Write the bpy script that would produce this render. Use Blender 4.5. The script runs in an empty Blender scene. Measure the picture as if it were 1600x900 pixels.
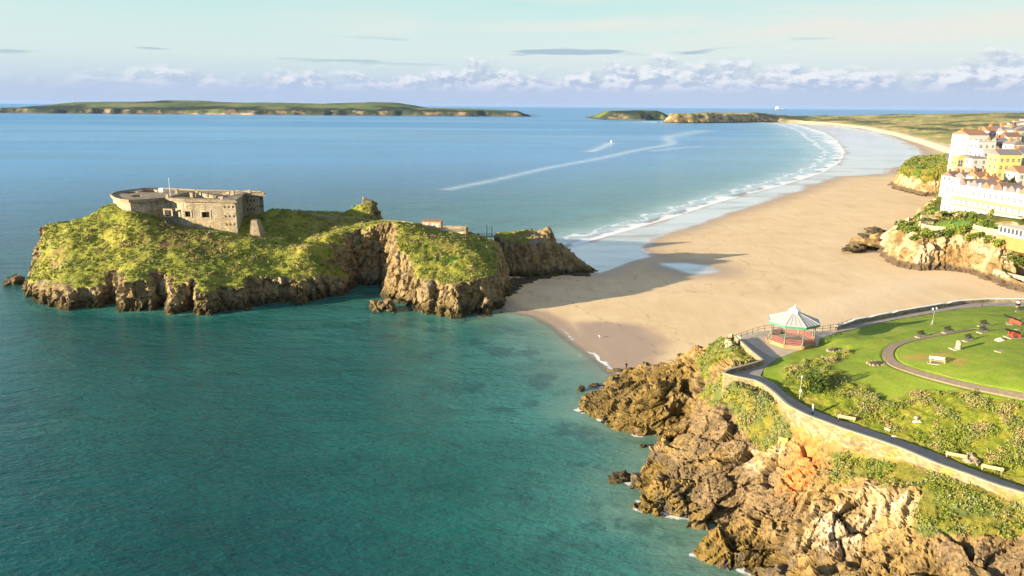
import bpy, bmesh, math, random
import numpy as np
from mathutils import Vector, Matrix

# ------------------------------------------------------------------ camera, sky, sun, exposure
SC = bpy.context.scene
COL = SC.collection
R_ = math.radians
CAM_H = 60.0
FPX = 1142.0                      # focal length in photo pixels (photo 1600 wide)
PITCH = R_(14.04)
ROLL = R_(0.40)
_F = np.array([0.0, math.cos(PITCH), -math.sin(PITCH)])
_H = np.array([1.0, 0.0, 0.0])
_U0 = np.array([0.0, math.sin(PITCH), math.cos(PITCH)])
_R = math.cos(ROLL) * _H + math.sin(ROLL) * _U0
_U = -math.sin(ROLL) * _H + math.cos(ROLL) * _U0
cam_data = bpy.data.cameras.new('camera')
cam = bpy.data.objects.new('camera', cam_data)
COL.objects.link(cam)
cam_data.sensor_width = 36.0
cam_data.lens = 36.0 * FPX / 1600.0
cam_data.clip_start = 0.5
cam_data.clip_end = 400000.0
cam.matrix_world = Matrix(((_R[0], _U[0], -_F[0], 0), (_R[1], _U[1], -_F[1], 0),
                           (_R[2], _U[2], -_F[2], CAM_H), (0, 0, 0, 1)))
SC.camera = cam

SUN_AZ = 249.0                    # degrees clockwise from +Y (sun behind and to the left)
SUN_EL = 10.0
SKY_STRENGTH = 0.074
sd = bpy.data.lights.new('sun', 'SUN')
sd.energy = 5.0
sd.angle = R_(0.55)
sd.color = (1.0, 0.83, 0.58)
sun = bpy.data.objects.new('sun', sd)
COL.objects.link(sun)
_sv = Vector((math.sin(R_(SUN_AZ)) * math.cos(R_(SUN_EL)), math.cos(R_(SUN_AZ)) * math.cos(R_(SUN_EL)), math.sin(R_(SUN_EL))))
sun.rotation_euler = _sv.to_track_quat('Z', 'Y').to_euler()
sun.location = (-200, -100, 200)

SC.view_settings.view_transform = 'Standard'
SC.view_settings.look = 'None'
SC.view_settings.gamma = 1.0
SC.view_settings.exposure = 1.70
SC.view_settings.use_curve_mapping = False
SC.render.engine = 'CYCLES'
SC.cycles.max_bounces = 5
SC.cycles.diffuse_bounces = 2
SC.cycles.glossy_bounces = 3
SC.cycles.transparent_max_bounces = 8
SC.cycles.use_denoising = True

# ------------------------------------------------------------------ node helper
class NT:
    def __init__(s, tree):
        s.t = tree; s.n = tree.nodes; s.l = tree.links
    def new(s, typ, **kw):
        nd = s.n.new(typ)
        for k, v in kw.items(): setattr(nd, k, v)
        return nd
    def put(s, sock, v):
        if isinstance(v, bpy.types.NodeSocket): s.l.new(v, sock)
        elif isinstance(v, (int, float)):
            if hasattr(sock.default_value, '__len__'):
                sock.default_value = (v, v, v, 1.0)[:len(sock.default_value)]
            else: sock.default_value = v
        else:
            v = tuple(v); L = len(sock.default_value)
            if L == 4 and len(v) == 3: v = v + (1.0,)
            sock.default_value = v
    def pos(s):
        return s.new('ShaderNodeTexCoord').outputs['Object']
    def math(s, op, a, b=0.0, c=None, clamp=False):
        nd = s.new('ShaderNodeMath', operation=op); nd.use_clamp = clamp
        s.put(nd.inputs[0], a); s.put(nd.inputs[1], b)
        if c is not None: s.put(nd.inputs[2], c)
        return nd.outputs[0]
    def vmath(s, op, a, b=(0, 0, 0)):
        nd = s.new('ShaderNodeVectorMath', operation=op)
        s.put(nd.inputs[0], a); s.put(nd.inputs[1], b)
        return nd.outputs[0]
    def mapping(s, v, scale=(1, 1, 1), rot=(0, 0, 0), loc=(0, 0, 0)):
        nd = s.new('ShaderNodeMapping')
        s.put(nd.inputs['Vector'], v); nd.inputs['Scale'].default_value = scale
        nd.inputs['Rotation'].default_value = rot; nd.inputs['Location'].default_value = loc
        return nd.outputs[0]
    def noise(s, v, scale, detail=4.0, rough=0.55, dist=0.0):
        nd = s.new('ShaderNodeTexNoise'); s.put(nd.inputs['Vector'], v)
        nd.inputs['Scale'].default_value = scale; nd.inputs['Detail'].default_value = detail
        nd.inputs['Roughness'].default_value = rough; nd.inputs['Distortion'].default_value = dist
        return nd.outputs['Fac']
    def voro(s, v, scale, feature='F1', out='Distance', rnd=1.0):
        nd = s.new('ShaderNodeTexVoronoi', feature=feature); s.put(nd.inputs['Vector'], v)
        nd.inputs['Scale'].default_value = scale; nd.inputs['Randomness'].default_value = rnd
        return nd.outputs[out]
    def ramp(s, fac, stops, interp='LINEAR'):
        nd = s.new('ShaderNodeValToRGB'); s.put(nd.inputs[0], fac)
        cr = nd.color_ramp; cr.interpolation = interp
        while len(cr.elements) < len(stops): cr.elements.new(0.5)
        for e, (p, c) in zip(cr.elements, stops):
            e.position = p
            c = (c, c, c) if isinstance(c, (int, float)) else c
            e.color = tuple(c)[:3] + (1.0,)
        return nd.outputs[0]
    def step(s, v, a, b):
        nd = s.new('ShaderNodeMapRange', interpolation_type='SMOOTHSTEP'); nd.clamp = True
        s.put(nd.inputs[0], v); s.put(nd.inputs[1], a); s.put(nd.inputs[2], b)
        nd.inputs[3].default_value = 0.0; nd.inputs[4].default_value = 1.0
        return nd.outputs[0]
    def mix(s, fac, a, b, blend='MIX'):
        nd = s.new('ShaderNodeMix', data_type='RGBA', blend_type=blend)
        s.put(nd.inputs[0], fac); s.put(nd.inputs[6], a); s.put(nd.inputs[7], b)
        return nd.outputs[2]
    def attr(s, name, out='Fac'):
        nd = s.new('ShaderNodeAttribute'); nd.attribute_name = name
        return nd.outputs[out]
    def sep(s, v):
        nd = s.new('ShaderNodeSeparateXYZ'); s.put(nd.inputs[0], v); return nd.outputs
    def bump(s, h, strength=0.5, dist=0.1, normal=None):
        nd = s.new('ShaderNodeBump'); s.put(nd.inputs['Height'], h)
        s.put(nd.inputs['Strength'], strength); nd.inputs['Distance'].default_value = dist
        if normal is not None: s.put(nd.inputs['Normal'], normal)
        return nd.outputs[0]

def material(name):
    m = bpy.data.materials.new(name); m.use_nodes = True
    t = NT(m.node_tree); b = m.node_tree.nodes['Principled BSDF']
    return m, t, b

def simple_mat(name, col, rough=0.8, var=0.25, scale=1.5, metal=0.0, bump=0.0, streak=0.0):
    m, t, b = material(name)
    p = t.pos()
    n = t.noise(p, scale, 5, 0.6)
    c = t.ramp(n, [(0.25, tuple(x * (1 - var) for x in col)), (0.75, tuple(min(1, x * (1 + var)) for x in col))])
    if streak:
        st = t.noise(t.mapping(p, (1.2, 1.2, 0.12)), scale * 1.3, 4, 0.6)
        c = t.mix(t.math('MULTIPLY', t.step(st, 0.5, 0.75), streak), c, tuple(x * 0.35 for x in col))
    t.put(b.inputs['Base Color'], c)
    b.inputs['Roughness'].default_value = rough; b.inputs['Metallic'].default_value = metal
    if bump: t.put(b.inputs['Normal'], t.bump(t.noise(p, scale * 4, 4), bump, 0.05))
    return m

# ------------------------------------------------------------------ world: Nishita sky with clouds
world = bpy.data.worlds.new('World'); SC.world = world; world.use_nodes = True
def build_world():
    t = NT(world.node_tree); bg = world.node_tree.nodes['Background']
    sky = t.new('ShaderNodeTexSky'); sky.sky_type = 'NISHITA'; sky.sun_disc = False
    sky.sun_elevation = R_(SUN_EL); sky.sun_rotation = R_(SUN_AZ)
    sky.altitude = 60; sky.air_density = 1.0; sky.dust_density = 1.2; sky.ozone_density = 1.0
    d = t.new('ShaderNodeTexCoord').outputs['Generated']
    x, y, z = t.sep(d)
    az = t.math('MULTIPLY', t.math('ARCTAN2', x, y), 57.2958)
    el = t.math('MULTIPLY', t.math('ARCSINE', z), 57.2958)
    base = t.mix(1.0, sky.outputs[0], SKY_TINT, 'MULTIPLY')
    low = t.ramp(t.math('DIVIDE', el, 12.0, clamp=True), [(0.0, (1.85, 2.5, 3.6)), (0.14, (2.3, 2.95, 3.7)), (0.30, (2.9, 3.5, 3.6)), (0.48, (2.6, 3.55, 3.5)), (0.70, (2.0, 3.45, 3.35)), (1.0, (1.3, 2.9, 3.0))])
    low = t.mix(t.math('MULTIPLY', t.step(az, 0.0, 42.0), 0.7), low, t.ramp(t.math('DIVIDE', el, 12.0, clamp=True), [(0.0, (2.1, 2.6, 3.4)), (0.2, (2.7, 3.0, 3.4)), (0.4, (3.2, 3.35, 3.15)), (1.0, (2.9, 3.3, 3.0))]))
    # the sky deepens to blue overhead
    base = t.mix(1.0, base, t.ramp(t.step(el, 6.5, 38.0), [(0, (1, 1, 1)), (0.25, (0.85, 0.96, 1.08)), (1, (0.68, 0.88, 1.15))]), 'MULTIPLY')
    base = t.mix(t.math('MULTIPLY', t.step(el, 26.0, 8.0), 0.85), base, low)
    def comb(a, b, c=0.0):
        nd = t.new('ShaderNodeCombineXYZ'); t.put(nd.inputs[0], a); t.put(nd.inputs[1], b); t.put(nd.inputs[2], c)
        return nd.outputs[0]
    # high thin cirrus streaks
    v = comb(t.math('MULTIPLY', az, 0.05), t.math('ADD', t.math('MULTIPLY', el, 0.55), t.math('MULTIPLY', az, -0.008)), 3.3)
    ci = t.noise(v, 1.0, 5, 0.55, 0.4)
    cim = t.math('MULTIPLY', t.step(ci, 0.41, 0.64), t.step(el, 2.5, 6.0))
    cim = t.math('MULTIPLY', cim, t.step(az, -40.0, 25.0))
    base = t.mix(t.math('MULTIPLY', cim, 0.90), base, CIRRUS_COL)
    # broad veil
    v2 = comb(t.math('MULTIPLY', az, 0.035), t.math('MULTIPLY', el, 0.16), 9.1)
    veil = t.step(t.noise(v2, 1.0, 3, 0.5), 0.35, 0.7)
    base = t.mix(t.math('MULTIPLY', veil, 0.30), base, VEIL_COL)
    # lavender haze bank under the cumulus
    bank = t.step(t.math('ADD', el, t.math('MULTIPLY', t.noise(comb(t.math('MULTIPLY', az, 0.15), t.math('MULTIPLY', el, 0.6), 1.7), 1.0, 4), 1.2)), 2.7, 1.2)
    base = t.mix(t.math('MULTIPLY', bank, 0.6), base, BANK_COL)
    # cumulus row along the horizon
    def cum(dx, dy):
        a2 = t.math('ADD', az, dx); e2 = t.math('ADD', el, dy)
        return t.noise(comb(t.math('MULTIPLY', a2, 0.42), t.math('MULTIPLY', e2, 0.78), 0.0), 1.0, 7, 0.6)
    def big(dx):
        return t.noise(comb(t.math('MULTIPLY', t.math('ADD', az, dx), 0.13), 0.0, 5.5), 1.0, 2, 0.5)
    top = t.math('ADD', -0.9, t.math('MULTIPLY', big(0.0), 6.6))
    top = t.math('ADD', top, t.math('MULTIPLY', t.step(az, -26.0, -14.0), 0.35))
    dens = t.math('ADD', t.math('MULTIPLY', t.math('SUBTRACT', cum(0, 0), 0.5), 3.3), t.math('MULTIPLY', t.math('SUBTRACT', top, el), 0.62))
    dens2 = t.math('ADD', t.math('MULTIPLY', t.math('SUBTRACT', cum(-0.35, 0.28), 0.5), 3.0), t.math('MULTIPLY', t.math('SUBTRACT', top, t.math('ADD', el, 0.28)), 0.62))
    cm = t.math('MULTIPLY', t.step(dens, -0.15, 0.62), t.step(el, 0.25, 1.3))
    lit = t.step(t.math('SUBTRACT', dens, dens2), -0.10, 0.45)
    ccol = t.mix(lit, CUM_DARK, CUM_LIT)
    ccol = t.mix(t.step(el, 2.0, 0.7), ccol, BANK_COL)
    cm = t.math('MULTIPLY', cm, t.math('ADD', 0.35, t.math('MULTIPLY', t.step(az, -34.0, -17.0), 0.65)))
    base = t.mix(t.math('MULTIPLY', cm, 0.74), base, ccol)
    # a few dark lens-shaped clouds above
    v3 = comb(t.math('MULTIPLY', az, 0.085), t.math('MULTIPLY', el, 1.15), 2.2)
    ln = t.noise(v3, 1.0, 4, 0.5)
    win = t.math('MULTIPLY', t.step(el, 2.6, 3.3), t.step(el, 5.0, 4.2))
    base = t.mix(t.math('MULTIPLY', t.math('MULTIPLY', t.step(ln, 0.63, 0.70), win), 0.7), base, LENS_COL)
    t.put(bg.inputs['Color'], base)
    bg.inputs['Strength'].default_value = SKY_STRENGTH
SKY_TINT = (1.0, 1.0, 1.0)
CIRRUS_COL = (3.6, 3.5, 3.2)
VEIL_COL = (3.1, 3.5, 3.5)
BANK_COL = (2.05, 2.5, 3.4)
CUM_DARK = (1.8, 2.2, 3.0)
CUM_LIT = (3.75, 3.8, 4.05)
LENS_COL = (1.35, 1.95, 2.6)
build_world()

# ------------------------------------------------------------------ photo <-> world
def ray(px, py):
    return _F + _R * ((px - 800.0) / FPX) - _U * ((py - 450.0) / FPX)
def PZ(px, py, z=0.0):
    d = ray(px, py); k = (z - CAM_H) / d[2]
    return np.array([d[0] * k, d[1] * k, z])
def PY(px, py, Y):
    d = ray(px, py); k = Y / d[1]
    return np.array([d[0] * k, Y, CAM_H + d[2] * k])
def PP(pts, z=0.0):
    return np.array([PZ(a, b, z)[:2] for a, b in pts])

# ------------------------------------------------------------------ numpy noise
def _hash(ix, iy, iz, seed):
    h = (ix.astype(np.uint32) * np.uint32(374761393) + iy.astype(np.uint32) * np.uint32(668265263)
         + iz.astype(np.uint32) * np.uint32(2147483647) + np.uint32((seed * 974711 + 12345) & 0xffffffff))
    h = (h ^ (h >> np.uint32(13))) * np.uint32(1274126177)
    h = (h ^ (h >> np.uint32(16))) * np.uint32(2246822519)
    return h ^ (h >> np.uint32(15))
def _rnd(ix, iy, iz, seed):
    return _hash(ix, iy, iz, seed).astype(np.float64) / 4294967295.0
def perlin(p, seed=0):
    p = np.asarray(p, dtype=np.float64); i = np.floor(p).astype(np.int64); f = p - i
    u = f * f * f * (f * (f * 6 - 15) + 10); out = 0.0
    for dx in (0, 1):
        wx = u[:, 0] if dx else 1 - u[:, 0]
        for dy in (0, 1):
            wy = u[:, 1] if dy else 1 - u[:, 1]
            for dz in (0, 1):
                wz = u[:, 2] if dz else 1 - u[:, 2]
                h = _hash(i[:, 0] + dx, i[:, 1] + dy, i[:, 2] + dz, seed)
                a = (h & np.uint32(0xffff)).astype(np.float64) / 65535.0 * 2 * np.pi
                c = (h >> np.uint32(16)).astype(np.float64) / 65535.0 * 2 - 1
                s = np.sqrt(1 - c * c)
                g = s * np.cos(a) * (f[:, 0] - dx) + s * np.sin(a) * (f[:, 1] - dy) + c * (f[:, 2] - dz)
                out = out + wx * wy * wz * g
    return out * 1.5
def fbm(p, octv=4, seed=0, gain=0.5):
    a, s, q = 1.0, 0.0, np.asarray(p, dtype=np.float64)
    for k in range(octv):
        s = s + a * perlin(q, seed + k * 7); q = q * 2.03 + 11.3; a *= gain
    return s
def ridged(p, octv=4, seed=0):
    a, s, q = 1.0, 0.0, np.asarray(p, dtype=np.float64)
    for k in range(octv):
        s = s + a * (1 - 2 * np.abs(perlin(q, seed + k * 7))); q = q * 2.03 + 7.1; a *= 0.5
    return s * 0.6
def facets(p, seed=0, tilt=0.8):
    """Voronoi cells, each with its own height and tilt: broken, blocky rock. Returns value, edge distance."""
    i = np.floor(p).astype(np.int64); n = len(p)
    b1 = np.full(n, 9.0); b2 = np.full(n, 9.0); val = np.zeros(n)
    for dx in (-1, 0, 1):
        for dy in (-1, 0, 1):
            for dz in (-1, 0, 1):
                cx, cy, cz = i[:, 0] + dx, i[:, 1] + dy, i[:, 2] + dz
                ox, oy, oz = (_rnd(cx, cy, cz, seed + q) for q in (1, 2, 3))
                vx, vy, vz = p[:, 0] - cx - ox, p[:, 1] - cy - oy, p[:, 2] - cz - oz
                d = np.sqrt(vx * vx + vy * vy + vz * vz)
                v = (_rnd(cx, cy, cz, seed + 4) - 0.5) + tilt * ((_rnd(cx, cy, cz, seed + 5) - 0.5) * vx + (_rnd(cx, cy, cz, seed + 6) - 0.5) * vy + (_rnd(cx, cy, cz, seed + 7) - 0.5) * vz) * 2
                closer = d < b1
                b2 = np.where(closer, b1, np.minimum(b2, d)); val = np.where(closer, v, val); b1 = np.where(closer, d, b1)
    return val, b2 - b1

def sstep(x, a, b):
    t = np.clip((x - a) / (b - a), 0, 1); return t * t * (3 - 2 * t)

# ------------------------------------------------------------------ plan geometry
def poly_dist(P, pts, closed=False):
    P = np.asarray(P, dtype=np.float64); pts = np.asarray(pts)[:, :2]; best = np.full(len(P), 1e18)
    n = len(pts); rng = range(n if closed else n - 1)
    for k in rng:
        a, b = pts[k], pts[(k + 1) % n]; ab = b - a; L = (ab * ab).sum() + 1e-12
        t = np.clip(((P[:, 0] - a[0]) * ab[0] + (P[:, 1] - a[1]) * ab[1]) / L, 0, 1)
        d = (P[:, 0] - a[0] - t * ab[0]) ** 2 + (P[:, 1] - a[1] - t * ab[1]) ** 2
        best = np.minimum(best, d)
    return np.sqrt(best)
def inside(P, pts):
    P = np.asarray(P); pts = np.asarray(pts)[:, :2]; c = np.zeros(len(P), bool); n = len(pts); j = n - 1
    for k in range(n):
        xi, yi = pts[k]; xj, yj = pts[j]
        m = ((yi > P[:, 1]) != (yj > P[:, 1])) & (P[:, 0] < (xj - xi) * (P[:, 1] - yi) / (yj - yi + 1e-12) + xi)
        c ^= m; j = k
    return c
def sdist(P, pts):
    d = poly_dist(P, pts, True); return np.where(inside(P, pts), d, -d)
def chaikin(pts, n=2, closed=False):
    pts = np.asarray(pts, dtype=np.float64)
    for _ in range(n):
        out = []
        m = len(pts)
        if not closed: out.append(pts[0])
        for k in range(m if closed else m - 1):
            a, b = pts[k], pts[(k + 1) % m]
            out += [a * 0.75 + b * 0.25, a * 0.25 + b * 0.75]
        if not closed: out.append(pts[-1])
        pts = np.array(out)
    return pts
def resample(pts, step):
    pts = np.asarray(pts, dtype=np.float64); seg = np.linalg.norm(np.diff(pts, axis=0), axis=1)
    s = np.concatenate([[0], np.cumsum(seg)]); n = max(2, int(s[-1] / step) + 1); q = np.linspace(0, s[-1], n)
    return np.stack([np.interp(q, s, pts[:, k]) for k in range(pts.shape[1])], 1)

class RBF:
    def __init__(s, pts, c=4.0, smooth=0.02):
        s.p = np.array([[a, b] for a, b, _ in pts]); z = np.array([q for _, _, q in pts]); s.c = c
        d = np.linalg.norm(s.p[:, None] - s.p[None], axis=2)
        A = -np.sqrt(d * d + c * c) + smooth * -np.eye(len(z)); n = len(z)
        M = np.zeros((n + 1, n + 1)); M[:n, :n] = A; M[:n, n] = 1; M[n, :n] = 1
        s.w = np.linalg.solve(M, np.concatenate([z, [0]]))
    def __call__(s, P):
        P = np.asarray(P); out = np.zeros(len(P))
        for k in range(0, len(P), 40000):
            q = P[k:k + 40000, :2]
            d2 = ((q[:, None] - s.p[None]) ** 2).sum(2)
            out[k:k + 40000] = -np.sqrt(d2 + s.c ** 2) @ s.w[:-1] + s.w[-1]
        return out
class Grid:
    """a height field kept on a regular grid, read back bilinearly"""
    def __init__(s, x0, x1, y0, y1, step, fun):
        s.x0, s.y0, s.st = x0, y0, step
        s.nx, s.ny = int((x1 - x0) / step) + 1, int((y1 - y0) / step) + 1
        X, Y = np.meshgrid(x0 + np.arange(s.nx) * step, y0 + np.arange(s.ny) * step)
        s.X, s.Y = X, Y
        s.Z = fun(np.stack([X.ravel(), Y.ravel()], 1)).reshape(s.ny, s.nx)
    def __call__(s, P):
        P = np.asarray(P, dtype=np.float64)
        u = np.clip((P[:, 0] - s.x0) / s.st, 0, s.nx - 1.001); v = np.clip((P[:, 1] - s.y0) / s.st, 0, s.ny - 1.001)
        i, j = u.astype(int), v.astype(int); fu, fv = u - i, v - j
        return (s.Z[j, i] * (1 - fu) * (1 - fv) + s.Z[j, i + 1] * fu * (1 - fv) + s.Z[j + 1, i] * (1 - fu) * fv + s.Z[j + 1, i + 1] * fu * fv)
    def at(s, x, y): return float(s(np.array([[x, y]]))[0])
    def hit(s, px, py, y0=None):
        """where the sight line through a photo pixel meets this ground"""
        d = ray(px, py); ks = np.linspace((y0 or s.y0) / d[1], (s.y0 + s.ny * s.st) / d[1], 4000)
        X, Y, Z = d[0] * ks, d[1] * ks, CAM_H + d[2] * ks
        h = s(np.stack([X, Y], 1)); ok = np.where(Z <= h)[0]
        k = ok[0] if len(ok) else len(ks) - 1
        return np.array([X[k], Y[k], h[k]])

# ------------------------------------------------------------------ mesh helpers
def tag(o, label=None, cat=None, group=None, kind=None):
    if label: o['label'] = label
    if cat: o['category'] = cat
    if group: o['group'] = group
    if kind: o['kind'] = kind
    return o
def empty(name, loc=(0, 0, 0), rz=0.0, label=None, cat=None, group=None):
    o = bpy.data.objects.new(name, None); COL.objects.link(o)
    o.location = loc; o.rotation_euler = (0, 0, rz); o.empty_display_size = 0.5
    return tag(o, label, cat, group)
def link(name, me, mat=None, parent=None):
    o = bpy.data.objects.new(name, me); COL.objects.link(o)
    if mat is not None:
        for m in (mat if isinstance(mat, (list, tuple)) else [mat]): me.materials.append(m)
    if parent is not None: o.parent = parent
    return o
def np_mesh(name, V, Fq, smooth=True):
    me = bpy.data.meshes.new(name); V = np.asarray(V, dtype=np.float32); Fq = np.asarray(Fq, dtype=np.int32)
    k = Fq.shape[1]
    me.vertices.add(len(V)); me.vertices.foreach_set('co', V.ravel())
    me.loops.add(Fq.size); me.loops.foreach_set('vertex_index', Fq.ravel())
    me.polygons.add(len(Fq)); me.polygons.foreach_set('loop_start', np.arange(0, Fq.size, k, dtype=np.int32))
    me.polygons.foreach_set('loop_total', np.full(len(Fq), k, dtype=np.int32))
    me.polygons.foreach_set('use_smooth', np.full(len(Fq), smooth, dtype=bool))
    me.update(calc_edges=True); me.validate()
    return me
def set_attr(me, name, vals):
    a = me.attributes.new(name, 'FLOAT', 'POINT'); a.data.foreach_set('value', np.asarray(vals, dtype=np.float32))
def grid_faces(nx, ny):
    i = np.arange((nx) * (ny)).reshape(ny, nx)
    return np.stack([i[:-1, :-1].ravel(), i[:-1, 1:].ravel(), i[1:, 1:].ravel(), i[1:, :-1].ravel()], 1)
class MB:
    """collects shapes and links them as one mesh object"""
    def __init__(s): s.v = []; s.f = []
    def add(s, vs, fs):
        b = len(s.v); s.v += [tuple(float(c) for c in q) for q in vs]; s.f += [tuple(b + i for i in f) for f in fs]; return s
    def box(s, c, size, rz=0.0, bev=0.0):
        x, y, z = (q / 2 for q in size); ca, sa = math.cos(rz), math.sin(rz); vs = []
        if bev <= 0:
            pr = [(-x, -y), (x, -y), (x, y), (-x, y)]
            for zz in (-z, z):
                for (a, b) in pr: vs.append((c[0] + a * ca - b * sa, c[1] + a * sa + b * ca, c[2] + zz))
            return s.add(vs, [(3, 2, 1, 0), (4, 5, 6, 7), (0, 1, 5, 4), (1, 2, 6, 5), (2, 3, 7, 6), (3, 0, 4, 7)])
        rings = [(x - bev, y - bev, -z), (x, y, -z + bev), (x, y, z - bev), (x - bev, y - bev, z)]
        for (X, Y, Z) in rings:
            for (a, b) in ((-X, -Y), (X, -Y), (X, Y), (-X, Y)): vs.append((c[0] + a * ca - b * sa, c[1] + a * sa + b * ca, c[2] + Z))
        fs = [(3, 2, 1, 0), (12, 13, 14, 15)]
        for r in range(3):
            for k in range(4): fs.append((r * 4 + k, r * 4 + (k + 1) % 4, r * 4 + 4 + (k + 1) % 4, r * 4 + 4 + k))
        return s.add(vs, fs)
    def prism(s, poly, z0, z1):
        n = len(poly); ar = sum(poly[k][0] * poly[(k + 1) % n][1] - poly[(k + 1) % n][0] * poly[k][1] for k in range(n))
        if ar < 0: poly = list(poly)[::-1]
        z0 = [z0] * n if np.isscalar(z0) else list(z0); z1 = [z1] * n if np.isscalar(z1) else list(z1)
        vs = [(q[0], q[1], a) for q, a in zip(poly, z0)] + [(q[0], q[1], a) for q, a in zip(poly, z1)]
        return s.add(vs, [tuple(range(n))[::-1], tuple(range(n, 2 * n))] + [(k, (k + 1) % n, n + (k + 1) % n, n + k) for k in range(n)])
    def tube(s, a, b, r0, r1=None, n=8, cap=True):
        r1 = r0 if r1 is None else r1; a, b = Vector(a), Vector(b); d = (b - a).normalized()
        u = d.orthogonal().normalized(); w = d.cross(u); vs = []
        for (c, r) in ((a, r0), (b, r1)):
            for k in range(n):
                t = 2 * math.pi * k / n; vs.append(c + u * (r * math.cos(t)) + w * (r * math.sin(t)))
        fs = [(k, (k + 1) % n, n + (k + 1) % n, n + k) for k in range(n)]
        if cap: fs += [tuple(range(n))[::-1], tuple(range(n, 2 * n))]
        return s.add(vs, fs)
    def lathe(s, prof, c=(0, 0, 0), n=12, rot=0.0):
        vs = []; m = len(prof)
        for (r, z) in prof:
            for k in range(n):
                t = 2 * math.pi * k / n + rot; vs.append((c[0] + r * math.cos(t), c[1] + r * math.sin(t), c[2] + z))
        fs = []
        for q in range(m - 1):
            for k in range(n): fs.append((q * n + k, q * n + (k + 1) % n, q * n + n + (k + 1) % n, q * n + n + k))
        if prof[0][0] > 1e-4: fs.append(tuple(range(n))[::-1])
        if prof[-1][0] > 1e-4: fs.append(tuple(range((m - 1) * n, m * n)))
        return s.add(vs, fs)
    def build(s, name, mat=None, parent=None, smooth=False):
        me = bpy.data.meshes.new(name); me.from_pydata(s.v, [], s.f); me.validate(); me.update()
        bm = bmesh.new(); bm.from_mesh(me)
        bmesh.ops.remove_doubles(bm, verts=bm.verts, dist=1e-5)
        bmesh.ops.recalc_face_normals(bm, faces=bm.faces); bm.to_mesh(me); bm.free()
        if smooth:
            for p in me.polygons: p.use_smooth = True
        return link(name, me, mat, parent)
def sheet_on(name, poly, hfun, dz, mat, step=0.6, kind='structure'):
    """a thin sheet draped on the ground inside a plan polygon, with a skirt"""
    from mathutils.geometry import delaunay_2d_cdt
    bm = bmesh.new(); n = len(poly)
    dv, de, df = delaunay_2d_cdt([Vector((float(q[0]), float(q[1]))) for q in poly], [(k, (k + 1) % n) for k in range(n)], [], 1, 1e-4)[:3]
    vs = [bm.verts.new((q[0], q[1], 0)) for q in dv]
    for f in df: bm.faces.new([vs[k] for k in f])
    lo = poly.min(0); hi = poly.max(0)
    for ax in (0, 1):
        for c in np.arange(lo[ax] + step, hi[ax], step):
            co = [0, 0, 0]; co[ax] = c; no = [0, 0, 0]; no[ax] = 1
            bmesh.ops.bisect_plane(bm, geom=bm.verts[:] + bm.edges[:] + bm.faces[:], plane_co=co, plane_no=no, dist=1e-5)
    P = np.array([(v.co.x, v.co.y) for v in bm.verts]); h = hfun(P)
    for v, z in zip(bm.verts, h): v.co.z = z + dz
    ed = [e for e in bm.edges if e.is_boundary]
    r = bmesh.ops.extrude_edge_only(bm, edges=ed)
    for g in r['geom']:
        if isinstance(g, bmesh.types.BMVert): g.co.z -= 0.35
    bmesh.ops.recalc_face_normals(bm, faces=bm.faces)
    me = bpy.data.meshes.new(name); bm.to_mesh(me); bm.free()
    o = link(name, me, mat)
    if kind: o['kind'] = kind
    return o
def remesh_solid(G, voxel, floor):
    """closed solid under a height field, evenly remeshed; returns verts, faces, normals"""
    ny, nx = G.Z.shape; top = np.stack([G.X.ravel(), G.Y.ravel(), np.maximum(G.Z.ravel(), floor + 0.6)], 1)
    bot = top.copy(); bot[:, 2] = floor; n = nx * ny
    F1 = grid_faces(nx, ny); F2 = F1[:, ::-1] + n; idx = np.arange(n).reshape(ny, nx); side = []
    def strip(e):
        side.append(np.stack([e[:-1], e[:-1] + n, e[1:] + n, e[1:]], 1))
    strip(idx[0, ::1]); strip(idx[::1, -1]); strip(idx[-1, ::-1]); strip(idx[::-1, 0])
    me = np_mesh('solid', np.concatenate([top, bot]), np.concatenate([F1, F2] + side))
    o = bpy.data.objects.new('solid', me); COL.objects.link(o)
    m = o.modifiers.new('remesh', 'REMESH'); m.mode = 'VOXEL'; m.voxel_size = voxel; m.adaptivity = 0.0
    dg = bpy.context.evaluated_depsgraph_get(); ev = o.evaluated_get(dg); em = ev.to_mesh()
    V = np.empty(len(em.vertices) * 3); em.vertices.foreach_get('co', V); V = V.reshape(-1, 3)
    N = np.empty(len(em.vertices) * 3); em.vertex_normals.foreach_get('vector', N); N = N.reshape(-1, 3)
    L = np.empty(len(em.loops), dtype=np.int32); em.loops.foreach_get('vertex_index', L)
    Fq = L.reshape(-1, 4); ev.to_mesh_clear()
    bpy.data.objects.remove(o); bpy.data.meshes.remove(me)
    keep = V[Fq].max(1)[:, 2] > floor + 1.2       # drop the hidden underside
    Fq = Fq[keep]; used = np.unique(Fq); mp = np.full(len(V), -1); mp[used] = np.arange(len(used))
    return V[used], mp[Fq], N[used]
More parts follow.
